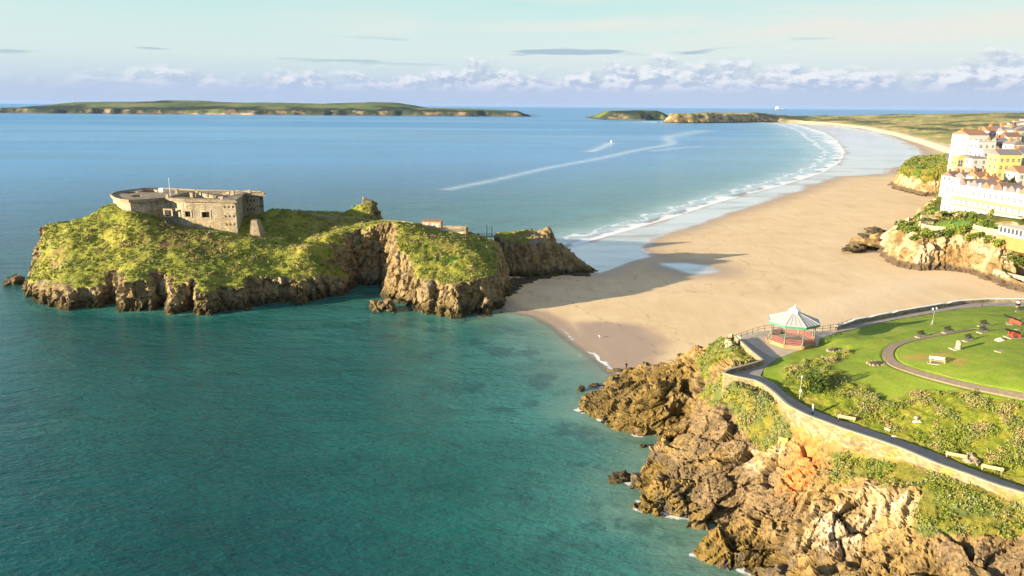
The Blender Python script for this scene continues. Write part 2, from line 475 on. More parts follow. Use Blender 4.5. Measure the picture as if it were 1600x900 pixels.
# ================================================================== SHORES
south_edge = PP([(1022, 190.5), (1100, 191.3), (1185, 191.3), (1235, 193), (1263, 199), (1290, 207), (1308, 219), (1321, 238), (1312, 254), (1286, 270),
                 (1235, 286), (1170, 303), (1110, 320), (1054, 339), (985, 359), (925, 376), (889, 388)])
dry_edge = PP([(1185, 191.2), (1259, 191.8), (1325, 199), (1375, 208), (1402, 219), (1428, 230), (1437, 242), (1425, 256), (1390, 264), (1387, 271), (1345, 275), (1302, 277),
               (1247, 298), (1190, 318), (1131, 335), (1070, 358), (1015, 374), (1000, 392), (1020, 402), (985, 410), (960, 420), (934, 429)])
north_edge = PP([(780, 472), (800, 484), (840, 492), (870, 507), (898, 530), (925, 549), (950, 567), (966, 581)])
sand_poly = np.concatenate([north_edge, np.array([(40, 118), (150, 60), (900, 100), (3500, 2500), (3500, 3300), (900, 3300)]),
                            south_edge, np.array([(8, 292), (2, 300), (-12, 268), (-8, 240)])])
WATER = np.concatenate([south_edge, PP([(860, 400), (800, 425)])])
wet_poly = np.concatenate([south_edge, np.array([(20, 300), (12, 270)]), dry_edge[::-1]])
pool_poly = chaikin(PP([(1022, 412), (1045, 410.5), (1075, 412), (1108, 416), (1128, 424), (1112, 431), (1080, 431), (1052, 424)], 0.5), 2, True)
lav_poly = chaikin(PP([(880, 505), (930, 500), (990, 506), (1035, 525), (1042, 548), (1010, 572), (968, 584), (930, 556)], 0.4), 2, True)
stack_shelf = PP([(800, 452), (830, 440), (870, 436), (905, 428), (880, 420), (800, 430)])

def sand_h(P):
    dS = poly_dist(P, south_edge); dN = poly_dist(P, north_edge); d = np.minimum(dS, dN)
    ins = inside(P, sand_poly)
    up = np.where(d < 30, 0.018 * d, 0.54 + 0.010 * (d - 30))
    up = np.minimum(up, 3.4 + 0.002 * np.minimum(d, 500))
    # flat wet sheet next to the south water
    w = sdist(P, wet_poly)
    up = np.where(w > 0, np.minimum(up, 0.04 + 0.006 * np.minimum(d, 40)), up)
    dn = -np.where(dN < dS, 0.035, 0.03) * d
    z = np.where(ins, up, dn)
    return np.maximum(z, -7.0)
def polar(az0, az1, daz, r0, r1, ratio, extra_az=(), extra_r=()):
    a = np.concatenate([np.arange(az0, az1 + daz / 2, daz), list(extra_az)]); a.sort()
    r = np.concatenate([np.exp(np.arange(np.log(r0), np.log(r1), np.log(ratio))), list(extra_r)]); r.sort()
    A, Rr = np.meshgrid(np.radians(a), r)
    return np.stack([(Rr * np.sin(A)).ravel(), (Rr * np.cos(A)).ravel()], 1), len(a), len(r)

# ---- sand
def build_sand():
    P, na, nr = polar(-6, 45, 0.13, 110, 3200, 1.0065)
    h = sand_h(P)
    h = h + 0.035 * fbm(np.c_[P / 9.0, P[:, 0] * 0], 3, 5) * sstep(h, 0.3, 1.2)
    # dry ridge of trodden sand towards the town
    ridge = np.exp(-(poly_dist(P, PP([(1230, 500), (1330, 462), (1440, 435), (1500, 425), (1700, 420)], 3)) / 9.0) ** 2)
    h += 0.35 * ridge
    me = np_mesh('sand_beach', np.c_[P, h], grid_faces(na, nr)[:, ::-1])
    w = np.maximum(sdist(P, wet_poly), sdist(P, pool_poly) * 1.0)
    rr = np.hypot(P[:, 0], P[:, 1]); soft = 0.6 + rr / 140.0
    wob = fbm(np.c_[P[:, 0] / 22, P[:, 1] / 60, P[:, 0] * 0], 3, 3) * (1.5 + rr / 90.0)
    set_attr(me, 'wet', sstep(w + wob * 0.6, -soft, soft))
    dn = np.where(inside(P, sand_poly), poly_dist(P, north_edge), 0); dS = np.where(inside(P, sand_poly), poly_dist(P, south_edge), 0)
    damp = np.maximum(sstep(sdist(P, lav_poly) + 2.5 * fbm(np.c_[P / 9.0, P[:, 0] * 0], 3, 8), -4, 4), sstep(dn, 7, 1.5))
    damp = np.maximum(damp, 0.85 * sstep(w, -9 - rr / 40, 2))
    set_attr(me, 'damp', damp)
    wl = fbm(np.c_[P / 14.0, P[:, 0] * 0], 3, 55)
    dall = np.minimum(dn + 0 * dS, np.where(dS > 0, np.maximum(-w, 0), 0)); strand = np.exp(-((dall - 16 + 5 * wl) / 0.45) ** 2) + 0.7 * np.exp(-((dall - 27 + 7 * wl) / 0.5) ** 2)
    set_attr(me, 'strand', strand * sstep(rr, 500, 300))
    set_attr(me, 'dry', np.clip(sstep(h, 1.6, 3.2) * 0.7 + ridge, 0, 1))
    m, t, b = material('sand')
    p = t.pos(); wet = t.attr('wet'); dampa = t.attr('damp'); dry = t.attr('dry')
    n1 = t.noise(p, 0.05, 6, 0.6, 0.5); n2 = t.noise(t.mapping(p, (0.25, 0.06, 0.2), (0, 0, 0.5)), 1.0, 5, 0.6); n3 = t.noise(p, 2.2, 4, 0.7)
    c = t.ramp(t.math('ADD', t.math('MULTIPLY', n1, 0.6), t.math('MULTIPLY', n2, 0.4)), [(0.3, (0.56, 0.395, 0.215)), (0.5, (0.67, 0.49, 0.28)), (0.7, (0.74, 0.565, 0.345))])
    c = t.mix(t.math('MULTIPLY', dry, 0.7), c, (0.74, 0.575, 0.37))
    c = t.mix(t.math('MULTIPLY', t.step(n3, 0.5, 0.72), t.math('MULTIPLY', dry, 0.40)), c, (0.42, 0.29, 0.16))
    trk = t.voro(t.mapping(p, (0.10, 0.5, 1), (0, 0, 0.55)), 1.0, 'DISTANCE_TO_EDGE'); c = t.mix(t.math('MULTIPLY', t.step(trk, 0.02, 0.0), t.math('MULTIPLY', t.step(n1, 0.50, 0.6), 0.35)), c, (0.40, 0.27, 0.15))
    spk = t.math('MULTIPLY', t.step(t.noise(p, 0.55, 2, 0.5), 0.74, 0.78), t.step(n1, 0.46, 0.56)); c = t.mix(t.math('MULTIPLY', spk, 0.6), c, (0.22, 0.15, 0.09))
    c = t.mix(t.math('MULTIPLY', dampa, 0.8), c, (0.33, 0.225, 0.165))
    c = t.mix(t.math('MULTIPLY', t.math('MULTIPLY', t.attr('strand'), t.step(t.noise(p, 0.9, 4, 0.7), 0.48, 0.6)), 0.75), c, (0.16, 0.105, 0.06))
    foam_sheen = t.math('MULTIPLY', t.step(t.noise(t.mapping(p, (0.012, 0.05, 1), (0, 0, -0.5)), 1.0, 5, 0.65), 0.28, 0.56), wet)
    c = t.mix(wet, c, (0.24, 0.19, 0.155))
    c = t.mix(t.math('MULTIPLY', foam_sheen, 0.75), c, (0.74, 0.80, 0.86))  # thin foam, plus bright sky sheen painted into the wet sand and pool colour
    t.put(b.inputs['Base Color'], c)
    ro = t.math('SUBTRACT', 0.92, t.math('MULTIPLY', dampa, 0.42))
    ro = t.mix(wet, ro, 0.10)
    t.put(b.inputs['Roughness'], ro)
    b.inputs['Specular IOR Level'].default_value = 0.5
    bh = t.math('ADD', t.noise(p, 0.9, 5, 0.65), t.math('MULTIPLY', t.noise(t.mapping(p, (0.5, 1.6, 1), (0, 0, 0.5)), 1.0, 3), 0.6))
    t.put(b.inputs['Normal'], t.bump(bh, t.math('MULTIPLY', t.math('SUBTRACT', 1.0, wet), t.math('ADD', 0.28, t.math('MULTIPLY', dry, 0.6))), 0.12))
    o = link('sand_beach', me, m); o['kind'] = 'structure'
    return o
build_sand()

# ---- sea
wake_a = PP([(700, 296), (780, 280), (860, 261), (937, 248), (996, 234), (1034, 228.5), (1046, 226), (1051, 222), (1041, 217.5), (1046, 213)])
wake_b = PP([(922, 237), (940, 231), (954, 223)])
wake_c = PP([(1050, 213), (1075, 208), (1100, 204)])
wake_d = PP([(1020, 236), (1060, 231), (1092, 229)])
def build_sea():
    az = np.concatenate([np.arange(-180, -46, 4.0), np.arange(-44, -6, 0.3), np.arange(-6, 42, 0.15), np.arange(42, 48, 0.6), np.arange(52, 180.1, 4.0)])
    r = np.concatenate([[2, 15, 30, 45], np.exp(np.arange(np.log(60), np.log(3200), np.log(1.0085))), np.exp(np.linspace(np.log(3250), np.log(28500), 50))])
    A, Rr = np.meshgrid(np.radians(az), r); P = np.stack([(Rr * np.sin(A)).ravel(), (Rr * np.cos(A)).ravel()], 1)
    me = np_mesh('sea', np.c_[P, np.zeros(len(P))], grid_faces(len(az), len(r))[:, ::-1])
    rr = Rr.ravel(); depth = np.full(len(P), 8.0); near = rr < 3300
    Q = P[near]
    dS = poly_dist(Q, WATER); dN = poly_dist(Q, north_edge); ins = inside(Q, sand_poly)
    dR = poly_dist(Q, head_outline, True); dI = poly_dist(Q, isl_outline, True)
    d = np.minimum(np.minimum(dS * 0.035, dN * 0.07), np.minimum(dR * 0.13 + 0.5, dI * 0.35 + 1.2))
    depth[near] = np.where(ins, 0.0, np.minimum(d, 8.0))
    set_attr(me, 'depth', depth)
    fo = np.zeros(len(P)); rq = rr[near]
    # breakers on the south beach, thin wash on the north one
    wob = fbm(np.c_[Q / 30.0, Q[:, 0] * 0], 4, 21)
    wid = 7 + 8 * sstep(rq, 300, 900) + 22 * sstep(rq, 900, 1800)
    f = 0.95 * sstep(dS + wob * wid * 0.9, wid * 1.25, 0)
    f = np.maximum(f, 0.42 * sstep(dS + wob * wid * 1.5, wid * 4.2, wid * 0.6))
    f = np.maximum(f, 0.75 * np.exp(-((dS - wid * 1.5 + wob * 9) / (1.0 + rq / 300)) ** 2))
    f = np.maximum(f, 0.55 * np.exp(-((dS - wid * 2.6 + wob * 14) / (1.0 + rq / 350)) ** 2) * sstep(wob, 0.0, 0.35))
    nn = fbm(np.c_[Q / 6.0, Q[:, 0] * 0], 3, 4)
    dNn = dN + 1.8 * nn
    edge = sstep(Q[:, 0], 6, 22)
    f = np.maximum(f, (0.35 + 0.5 * edge) * np.exp(-((dNn - 1.0) / 0.8) ** 2) * sstep(nn + 0.5 * edge, 0.0, 0.5))
    f = np.maximum(f, (0.15 + 0.35 * edge) * np.exp(-((dNn - 5.0) / 0.7) ** 2) * sstep(nn, 0.0, 0.3))
    f = np.maximum(f, 0.9 * sstep(dR + 1.5 * fbm(np.c_[Q / 2.5, Q[:, 0] * 0], 3, 31), 1.3, -0.1) * sstep(fbm(np.c_[Q / 6, Q[:, 0] * 0], 2, 33), -0.15, 0.2))
    f = np.where(ins & (dS > 1) & (dN > 1), 0, f)
    wash = np.zeros(len(P)); ws = 0.95 * sstep(dS + wob * wid * 0.8, wid * 4.0, 0) * sstep(rq, 150, 300)
    for w, wd, a in ((wake_a, 4.6, 0.72), (wake_b, 4.0, 0.85), (wake_c, 9.0, 0.55), (wake_d, 4.5, 0.5)):
        dw = poly_dist(Q, chaikin(w, 2)); ww = wd * (0.5 + (rq / 650.0))
        ws = np.maximum(ws, a * 1.15 * np.exp(-(dw / (ww * 0.9)) ** 2)); f = np.maximum(f, 0.55 * a * np.exp(-(dw / ww) ** 2) * (0.75 + 0.5 * nn))
    fo[near] = f
    wash[near] = np.where(ins & (dS > 1), 0, ws); set_attr(me, 'wash', np.clip(wash, 0, 1))
    set_attr(me, 'foam', np.clip(fo, 0, 1))
    # long smooth slicks out in the bay
    sl = sstep(fbm(np.c_[P[:, 0] / 2600.0, P[:, 1] / 420.0, P[:, 0] * 0], 3, 77), -0.05, 0.35) * sstep(rr, 1000, 2000)
    sl = np.maximum(sl, 0.8 * np.exp(-((rr - 2750) / 450.0) ** 2) * sstep(fbm(np.c_[P[:, 0] / 700.0, P[:, 1] / 300.0, P[:, 0] * 0], 3, 71), -0.3, 0.2))
    set_attr(me, 'slick', sl * sstep(rr, 9000, 4500))
    m, t, b = material('sea_water')
    p = t.pos(); dep = t.attr('depth'); foam = t.attr('foam'); slick = t.attr('slick')
    big = t.noise(t.mapping(p, (0.018, 0.03, 1), (0, 0, 0.4)), 1.0, 4, 0.55)
    c = t.ramp(t.math('DIVIDE', dep, 8.0), SEA_RAMP)
    c = t.mix(1.0, c, t.ramp(big, [(0.3, 0.74), (0.7, 1.24)]), 'MULTIPLY')
    # submerged weed and rock patches in the shallows
    weed = t.math('MULTIPLY', t.step(t.noise(p, 0.09, 4, 0.6), 0.52, 0.62), t.math('MULTIPLY', t.step(dep, 0.4, 1.2), t.step(dep, 4.2, 2.0)))
    c = t.mix(t.math('MULTIPLY', weed, 0.45), c, (0.006, 0.035, 0.040))
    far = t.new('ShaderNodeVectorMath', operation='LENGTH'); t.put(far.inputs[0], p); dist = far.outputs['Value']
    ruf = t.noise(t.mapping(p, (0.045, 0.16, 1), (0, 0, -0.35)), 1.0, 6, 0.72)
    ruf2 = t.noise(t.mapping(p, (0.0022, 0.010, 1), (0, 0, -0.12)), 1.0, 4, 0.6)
    c = t.mix(t.step(dist, 230.0, 900.0), c, t.mix(t.math('DIVIDE', dep, 8.0, clamp=True), SEA_FAR_SH, SEA_FAR))  # blue sky reflection of the distant water put into its colour
    c = t.mix(1.0, c, t.ramp(ruf, [(0.32, 0.88), (0.68, 1.13)]), 'MULTIPLY')  # light and dark of wave facets painted as water tone, here and below
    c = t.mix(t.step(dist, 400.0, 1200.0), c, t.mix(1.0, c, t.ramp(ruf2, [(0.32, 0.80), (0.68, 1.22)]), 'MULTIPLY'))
    c = t.mix(t.math('MULTIPLY', slick, 0.30), c, (0.30, 0.48, 0.66))  # slicks also get their pale sky reflection as colour
    fn = t.noise(p, 0.8, 5, 0.7); fn2 = t.noise(t.mapping(p, (0.05, 0.16, 1), (0, 0, 0.9)), 1.0, 5, 0.7)
    fm = t.step(t.math('ADD', foam, t.math('ADD', t.math('MULTIPLY', t.math('SUBTRACT', fn, 0.5), 0.75), t.math('MULTIPLY', t.math('SUBTRACT', fn2, 0.5), 0.7))), 0.38, 0.78)
    fm = t.math('MULTIPLY', fm, t.step(foam, 0.03, 0.2))
    c = t.mix(t.math('MULTIPLY', t.attr('wash'), t.math('ADD', 0.35, t.math('MULTIPLY', t.step(fn2, 0.35, 0.62), 0.5))), c, (0.60, 0.70, 0.78))
    c = t.mix(fm, c, (0.80, 0.82, 0.84))
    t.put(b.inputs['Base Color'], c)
    ro = t.math('ADD', t.math('ADD', 0.16, t.math('MULTIPLY', t.step(dist, 300.0, 2500.0), 0.14)), t.math('MULTIPLY', fm, 0.5))
    t.put(b.inputs['Roughness'], ro)
    b.inputs['IOR'].default_value = 1.333; b.inputs['Specular IOR Level'].default_value = 0.40
    wind = (0, 0, -0.62)
    # small wind waves, chop and a low swell; the amplitude drops where the water is slick or shallow
    w1 = t.noise(t.mapping(p, (0.55, 1.25, 1), wind), 1.0, 3, 0.62, 0.4)
    w2 = t.noise(t.mapping(p, (0.12, 0.30, 1), wind), 1.0, 3, 0.6, 0.5)
    w3 = t.noise(t.mapping(p, (0.014, 0.045, 1), (0, 0, -0.5)), 1.0, 3, 0.6, 0.6)
    hh = t.math('ADD', t.math('MULTIPLY', w1, 0.40), t.math('ADD', t.math('MULTIPLY', w2, 0.62), t.math('MULTIPLY', w3, 1.3)))
    amp = t.math('MULTIPLY', t.math('SUBTRACT', 1.0, t.math('MULTIPLY', slick, 0.65)), t.math('ADD', 0.35, t.math('MULTIPLY', t.step(dep, 0.0, 2.5), 0.65)))
    t.put(b.inputs['Normal'], t.bump(hh, t.math('MULTIPLY', amp, 0.62), 1.0))
    al = t.math('MAXIMUM', t.step(dep, 0.0, 0.30), fm)
    t.put(b.inputs['Alpha'], al)
    o = link('sea', me, m); o['kind'] = 'structure'
SEA_RAMP = [(0.0, (0.30, 0.29, 0.19)), (0.07, (0.14, 0.25, 0.19)), (0.22, (0.042, 0.170, 0.145)), (0.5, (0.010, 0.095, 0.082)), (1.0, (0.006, 0.058, 0.062))]
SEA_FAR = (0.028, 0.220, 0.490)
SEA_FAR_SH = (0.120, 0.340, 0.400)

# ================================================================== ISLAND
isl_front = [(42, 458), (43, 462), (56, 469), (66, 474), (80, 480), (108, 484), (122, 480), (145, 480), (160, 480), (172, 473), (180, 472), (190, 486), (204, 488), (222, 486), (240, 486),
             (250, 479), (256, 480), (266, 489), (286, 491), (300, 485), (310, 491), (320, 493), (332, 491), (350, 485), (372, 485), (390, 484), (395, 478), (420, 475),
             (448, 472), (466, 474), (490, 470), (506, 466), (540, 460), (546, 452), (560, 446), (598, 446), (603, 458), (606, 470), (614, 470), (630, 475), (642, 486), (650, 486), (667, 492),
             (680, 490), (699, 496), (717, 496), (728, 492), (739, 492), (761, 490), (770, 485), (780, 481), (786, 472), (793, 464), (797, 455), (793, 440)]
isl_outline = np.concatenate([PP(isl_front), np.array([(-5, 245), (-12, 252.5), (-24, 262), (-40, 280), (-80, 290), (-122, 294), (-148, 278), (-161, 258), (-163, 246), (-159, 235)])])
def ctl(lst): return [tuple(PY(*q)) for q in lst]
isl_ctl = ctl([(50, 425, 232), (60, 395, 236), (70, 353, 246), (95, 347, 247), (118, 346, 250), (150, 330, 251), (176, 318, 253),
               (75, 440, 222), (110, 436, 217), (160, 440, 216), (200, 425, 214), (250, 436, 212), (300, 438, 211), (350, 440, 214), (390, 430, 218), (430, 428, 222), (480, 428, 224), (520, 430, 229), (538, 425, 234),
               (100, 385, 231), (150, 375, 234), (185, 385, 229), (205, 333, 241), (215, 372, 231), (250, 362, 235), (300, 366, 236), (300, 400, 224), (250, 400, 223), (350, 390, 229), (380, 371, 237), (395, 372, 243),
               (430, 380, 238), (436, 416, 226), (480, 395, 230), (520, 375, 238), (560, 358, 246), (590, 348, 250), (470, 385, 243), (510, 366, 250), (550, 352, 257),
               (400, 345, 256), (412, 332, 263), (430, 327, 264), (450, 327, 266), (480, 333, 266), (520, 339, 266), (555, 341, 264), (600, 347, 262),
               (605, 352, 238), (640, 351, 243), (660, 357, 246), (720, 362, 246), (752, 371, 243), (768, 385, 236), (620, 400, 222), (680, 400, 223), (740, 400, 223), (615, 440, 213), (655, 432, 213), (700, 436, 211), (740, 432, 212), (772, 420, 221), (783, 402, 232)])
isl_ctl += [(-90, 285, 14), (-60, 276, 16), (-30, 270, 16), (-12, 258, 15), (-130, 285, 14), (-155, 262, 16), (-110, 262, 18.5), (-115, 250, 19)]
_lk = PY(580, 322, 274); isl_ctl += [(_lk[0] - 9, 274, 19.5), (_lk[0] + 10, 272, 15)]
isl_top = RBF(isl_ctl, 3.0, 0.05)
FORT_Z = 28.3
fort_pts = PP([(172, 305), (178, 310), (188, 312.8), (201, 314), (225, 313.2), (248, 311), (258, 310.5), (287, 313), (370, 314.2), (382, 303.5), (414.5, 304), (411, 300.5), (383, 299.2), (306, 297.6), (251, 294.6), (225, 295.2), (200, 298), (180, 301)], FORT_Z)
def isl_h(P):
    d = sdist(P, isl_outline); q = np.c_[P / 7.0, P[:, 0] * 0]
    dd = d + 1.6 * ridged(q, 3, 41) - 0.9
    k = 4.2 + 1.6 * perlin(np.c_[P / 25.0, P[:, 0] * 0], 9)
    top = isl_top(P)
    # vertical-sided look-out knoll on the far ridge
    ex = P[:, 0] - _lk[0]; kn = np.maximum(np.where(ex < 0, -ex - 1.0, 0) * 0.42, np.where(ex > 0, ex - 0.8, 0) * 2.2) + np.maximum(np.abs(P[:, 1] - 274) - 2.0, 0) * 0.9
    top = np.maximum(top, np.where(np.hypot(ex, P[:, 1] - 274) < 22, 24.4 - kn, 0))
    h = np.minimum(top, k * dd)
    fd = sdist(P, fort_pts); h = np.where(fd > 1.0, np.minimum(h, 19.0), h)
    return np.where(d < -2.5, -3.5, np.maximum(h, -3.5))
isl = Grid(-176, 8, 198, 300, 0.5, isl_h)

def rock_colour(t, p, z, lo=0.6, hi=2.6, tone=1.0, stain=True):
    """ochre and grey limestone with a dark weedy band at the waterline"""
    n1 = t.noise(p, 0.16, 6, 0.62, 0.6); n2 = t.noise(p, 0.9, 6, 0.7)
    v = t.noise(t.mapping(p, (0.5, 0.5, 0.09)), 1.0, 5, 0.65)
    s = lambda c: tuple(x * tone for x in c)
    c = t.ramp(n1, [(0.25, s((0.105, 0.066, 0.024))), (0.42, s((0.220, 0.140, 0.048))), (0.56, s((0.310, 0.208, 0.084))), (0.72, s((0.215, 0.170, 0.115)))])
    c = t.mix(t.step(n2, 0.50, 0.72), c, s((0.080, 0.052, 0.022)))
    c = t.mix(t.math('MULTIPLY', t.step(n2, 0.46, 0.30), 0.6), c, s((0.40, 0.295, 0.150)))
    if stain: c = t.mix(t.math('MULTIPLY', t.step(v, 0.5, 0.68), 0.55), c, s((0.06, 0.048, 0.034)))
    zz = t.math('ADD', z, t.math('MULTIPLY', t.math('SUBTRACT', t.noise(p, 0.35, 4, 0.6), 0.5), 2.6))
    tide = t.step(zz, hi, lo)
    wet = t.ramp(t.noise(p, 0.7, 5, 0.7), [(0.3, s((0.018, 0.014, 0.007))), (0.5, s((0.060, 0.042, 0.013))), (0.68, s((0.135, 0.095, 0.027)))])
    return t.mix(tide, c, wet), tide
def turf_colour(t, p, tone=1.0):
    s = lambda c: tuple(x * tone for x in c)
    g1 = t.noise(p, 0.07, 5, 0.6, 0.8); g2 = t.noise(p, 0.55, 6, 0.7); g3 = t.noise(p, 2.4, 4, 0.7)
    c = t.ramp(g1, [(0.30, s((0.085, 0.092, 0.014))), (0.45, s((0.170, 0.160, 0.022))), (0.58, s((0.215, 0.180, 0.030))), (0.72, s((0.160, 0.100, 0.035)))])
    c = t.mix(t.step(g2, 0.52, 0.74), c, s((0.045, 0.062, 0.012)))
    c = t.mix(t.math('MULTIPLY', t.step(g2, 0.44, 0.28), 0.6), c, s((0.26, 0.205, 0.065)))
    return t.mix(1.0, c, t.ramp(g3, [(0.3, 0.60), (0.7, 1.35)]), 'MULTIPLY')

def build_island():
    V, Fq, N = remesh_solid(isl, 0.42, -4.0)
    steep = sstep(N[:, 2], 0.80, 0.35)
    q = V * np.array([1, 1, 0.30])
    # vertical ribs and gullies, then blocky facets
    rib = ridged(q / 5.0 + 3, 3, 61)
    f1, e1 = facets(V * np.array([0.36, 0.36, 0.20]), 5); f2, e2 = facets(V * np.array([0.9, 0.9, 0.5]) + 31, 9)
    disp = steep * (0.8 * rib - 0.3 + 0.35 * ridged(np.stack([V[:, 0] * 0.12, V[:, 1] * 0.12, V[:, 2] * 0.9 + V[:, 0] * 0.12], 1), 3, 66) + 1.5 * f1 - 0.8 * sstep(e1, 0.10, 0.0) + 0.45 * f2 - 0.25 * sstep(e2, 0.12, 0.0))
    bumpy = fbm(V / 2.6, 4, 15)
    disp += (1 - steep) * (0.55 * bumpy + 0.8 * fbm(V / 8.0, 2, 19))
    fd = poly_dist(V[:, :2], fort_pts, True); disp *= sstep(fd, 0.5, 4) * 0.85 + 0.15
    Nd = N * np.array([1, 1, 0.6]); V = V + Nd * disp[:, None]
    me = np_mesh('rocky_island', V, Fq, True); me.polygons.foreach_set('use_smooth', steep[Fq].mean(1) < 0.6)
    N2 = np.empty(len(V) * 3); me.vertex_normals.foreach_get('vector', N2); N2 = N2.reshape(-1, 3)
    n = fbm(V / 3.5, 3, 88); lowcut = 4.2 + 1.8 * fbm(np.c_[V[:, :2] / 16, V[:, 0] * 0], 2, 3) + 3.4 * sstep(V[:, 0], -55, -40) - 0.0
    g = sstep(N[:, 2] * 0.75 + N2[:, 2] * 0.25 + 0.24 * n, 0.42, 0.62) * sstep(V[:, 2] + 2.0 * n, lowcut, lowcut + 1.8)
    set_attr(me, 'grass', g)
    _gp = [isl.hit(x, y)[:2] for x, y in ((672, 402), (700, 398), (722, 404), (705, 412), (680, 410))]
    set_attr(me, 'fresh', sstep(sdist(V[:, :2], np.array(_gp)) + 1.2 * n, -0.6, 0.8))
    _bp = [isl.hit(x, y)[:2] for x, y in ((220, 365), (300, 352), (372, 372), (372, 392), (300, 408), (230, 395))]
    set_attr(me, 'bracken', sstep(sdist(V[:, :2], np.array(_bp)) + 5 * fbm(V / 6.0, 3, 12), -2, 4))
    m, t, b = material('island_ground')
    p = t.pos(); x, y, z = t.sep(p)
    rc, tide = rock_colour(t, p, z, 1.0, 4.2, 1.1)
    rc = t.mix(1.0, rc, (0.88, 0.97, 1.22), 'MULTIPLY')
    gc = t.mix(1.0, turf_colour(t, p, 1.35), (0.88, 1.0, 0.95), 'MULTIPLY')
    gc = t.mix(t.math('MULTIPLY', t.attr('bracken'), t.step(t.noise(p, 0.4, 4, 0.65), 0.38, 0.60)), gc, (0.115, 0.070, 0.030))
    gc = t.mix(t.attr('fresh'), gc, (0.070, 0.150, 0.012))
    ga = t.step(t.math('ADD', t.attr('grass'), t.math('MULTIPLY', t.math('SUBTRACT', t.noise(p, 1.1, 4, 0.7), 0.5), 0.9)), 0.35, 0.62)
    t.put(b.inputs['Base Color'], t.mix(ga, rc, gc))
    t.put(b.inputs['Roughness'], 0.92)
    b.inputs['Specular IOR Level'].default_value = 0.2
    bb = t.math('ADD', t.noise(p, 1.6, 6, 0.7), t.math('MULTIPLY', t.voro(p, 0.9), 0.6))
    t.put(b.inputs['Normal'], t.bump(bb, 0.7, 0.45))
    o = link('rocky_island', me, m); o['kind'] = 'structure'
    return V, Fq, g
isl_V, isl_F, isl_g = build_island()
ISLAND_ROCK = bpy.data.materials['island_ground']

# ---- the sea stack past the bridge
stack_outline = np.array([(-7.5, 260), (-4, 255.5), (4, 254), (11, 255), (17, 257), (23, 259), (29, 261), (33, 262), (34, 265), (27, 269), (19, 273), (8, 276), (-4, 274), (-8, 266)])
stack_ctl = ctl([(765, 369, 262), (780, 366, 264), (800, 366, 264), (820, 362, 265), (850, 358, 265), (862, 363, 265), (868, 380, 265), (885, 390, 264), (900, 405, 264), (915, 415, 264), (930, 427, 263), (800, 380, 257), (840, 375, 259)])
stack_ctl += [(-5, 271, 13), (10, 272, 13), (20, 270, 8)]
stk = RBF(stack_ctl, 2.0, 0.02)
def stack_h(P):
    d = sdist(P, stack_outline) + 0.9 * ridged(np.c_[P / 5.0, P[:, 0] * 0], 2, 44) - 0.4
    return np.where(d < -2, -2.5, np.maximum(np.minimum(stk(P), 5.5 * d), -2.5))
stackg = Grid(-16, 42, 248, 284, 0.4, stack_h)
def build_stack():
    V, Fq, N = remesh_solid(stackg, 0.34, -3.0)
    f1, e1 = facets(V * np.array([0.40, 0.40, 0.16]), 15); f2, e2 = facets(V * np.array([1.0, 1.0, 0.6]) + 31, 19)
    disp = 0.8 * ridged(V * np.array([0.3, 0.3, 0.07]), 3, 4) + 1.2 * f1 - 0.6 * sstep(e1, 0.1, 0) + 0.5 * f2 - 0.3
    V = V + N * np.array([1, 1, 0.5]) * disp[:, None] * sstep(V[:, 2], -3, 1)[:, None]
    me = np_mesh('sea_stack', V, Fq, True)
    set_attr(me, 'grass', sstep(N[:, 2] + 0.2 * fbm(V / 2, 3, 3), 0.80, 0.95) * sstep(V[:, 2], 11, 13) * sstep(V[:, 0], 14, 4) * 0.75)
    set_attr(me, 'fresh', V[:, 0] * 0); set_attr(me, 'bracken', V[:, 0] * 0 + 0.5)
    o = link('sea_stack', me, ISLAND_ROCK); o['kind'] = 'structure'
build_stack()

# ================================================================== HEADLAND
wall_px = [(1150, 524), (1171, 543), (1193, 561), (1160, 571), (1136, 577), (1131, 581), (1145, 585), (1180, 592), (1193, 598), (1213, 613), (1235, 633), (1264, 647), (1318, 667), (1362, 681), (1418, 701), (1466, 722), (1524, 742), (1562, 756), (1600, 767), (1680, 796), (1790, 838)]
wall_line = PP(wall_px, 18.0)
inner_px = [(1790, 832), (1680, 790), (1600, 761), (1561, 748), (1507, 728), (1470, 710), (1420, 692), (1362, 672), (1335, 662), (1309, 655), (1273, 641), (1247, 628), (1229, 616), (1213, 601), (1196, 591), (1188, 587), (1195, 574), (1213, 561), (1247, 548), (1278, 540), (1281, 529), (1306, 520), (1330, 515), (1366, 506), (1400, 499), (1452, 490), (1500, 482), (1545, 478), (1600, 478), (1680, 478)]
inner_line = PP(inner_px, 17.0)
back_px = [(1680, 470), (1600, 471), (1545, 471), (1500, 474), (1452, 482), (1400, 491), (1366, 498), (1330, 505), (1306, 514), (1281, 517), (1255, 515), (1225, 514), (1190, 516)]
back_line = PP(back_px, 17.2)
prom_poly = np.concatenate([wall_line, inner_line, back_line])
def hz(lst): return [tuple(PZ(a, b, z)) for a, b, z in lst]
head_ctl = [(x, y, 17.0) for x, y in np.concatenate([resample(wall_line, 4.5), resample(inner_line, 4.5)])]
head_ctl += [(x, y, 17.1) for x, y in resample(back_line, 6.0)]
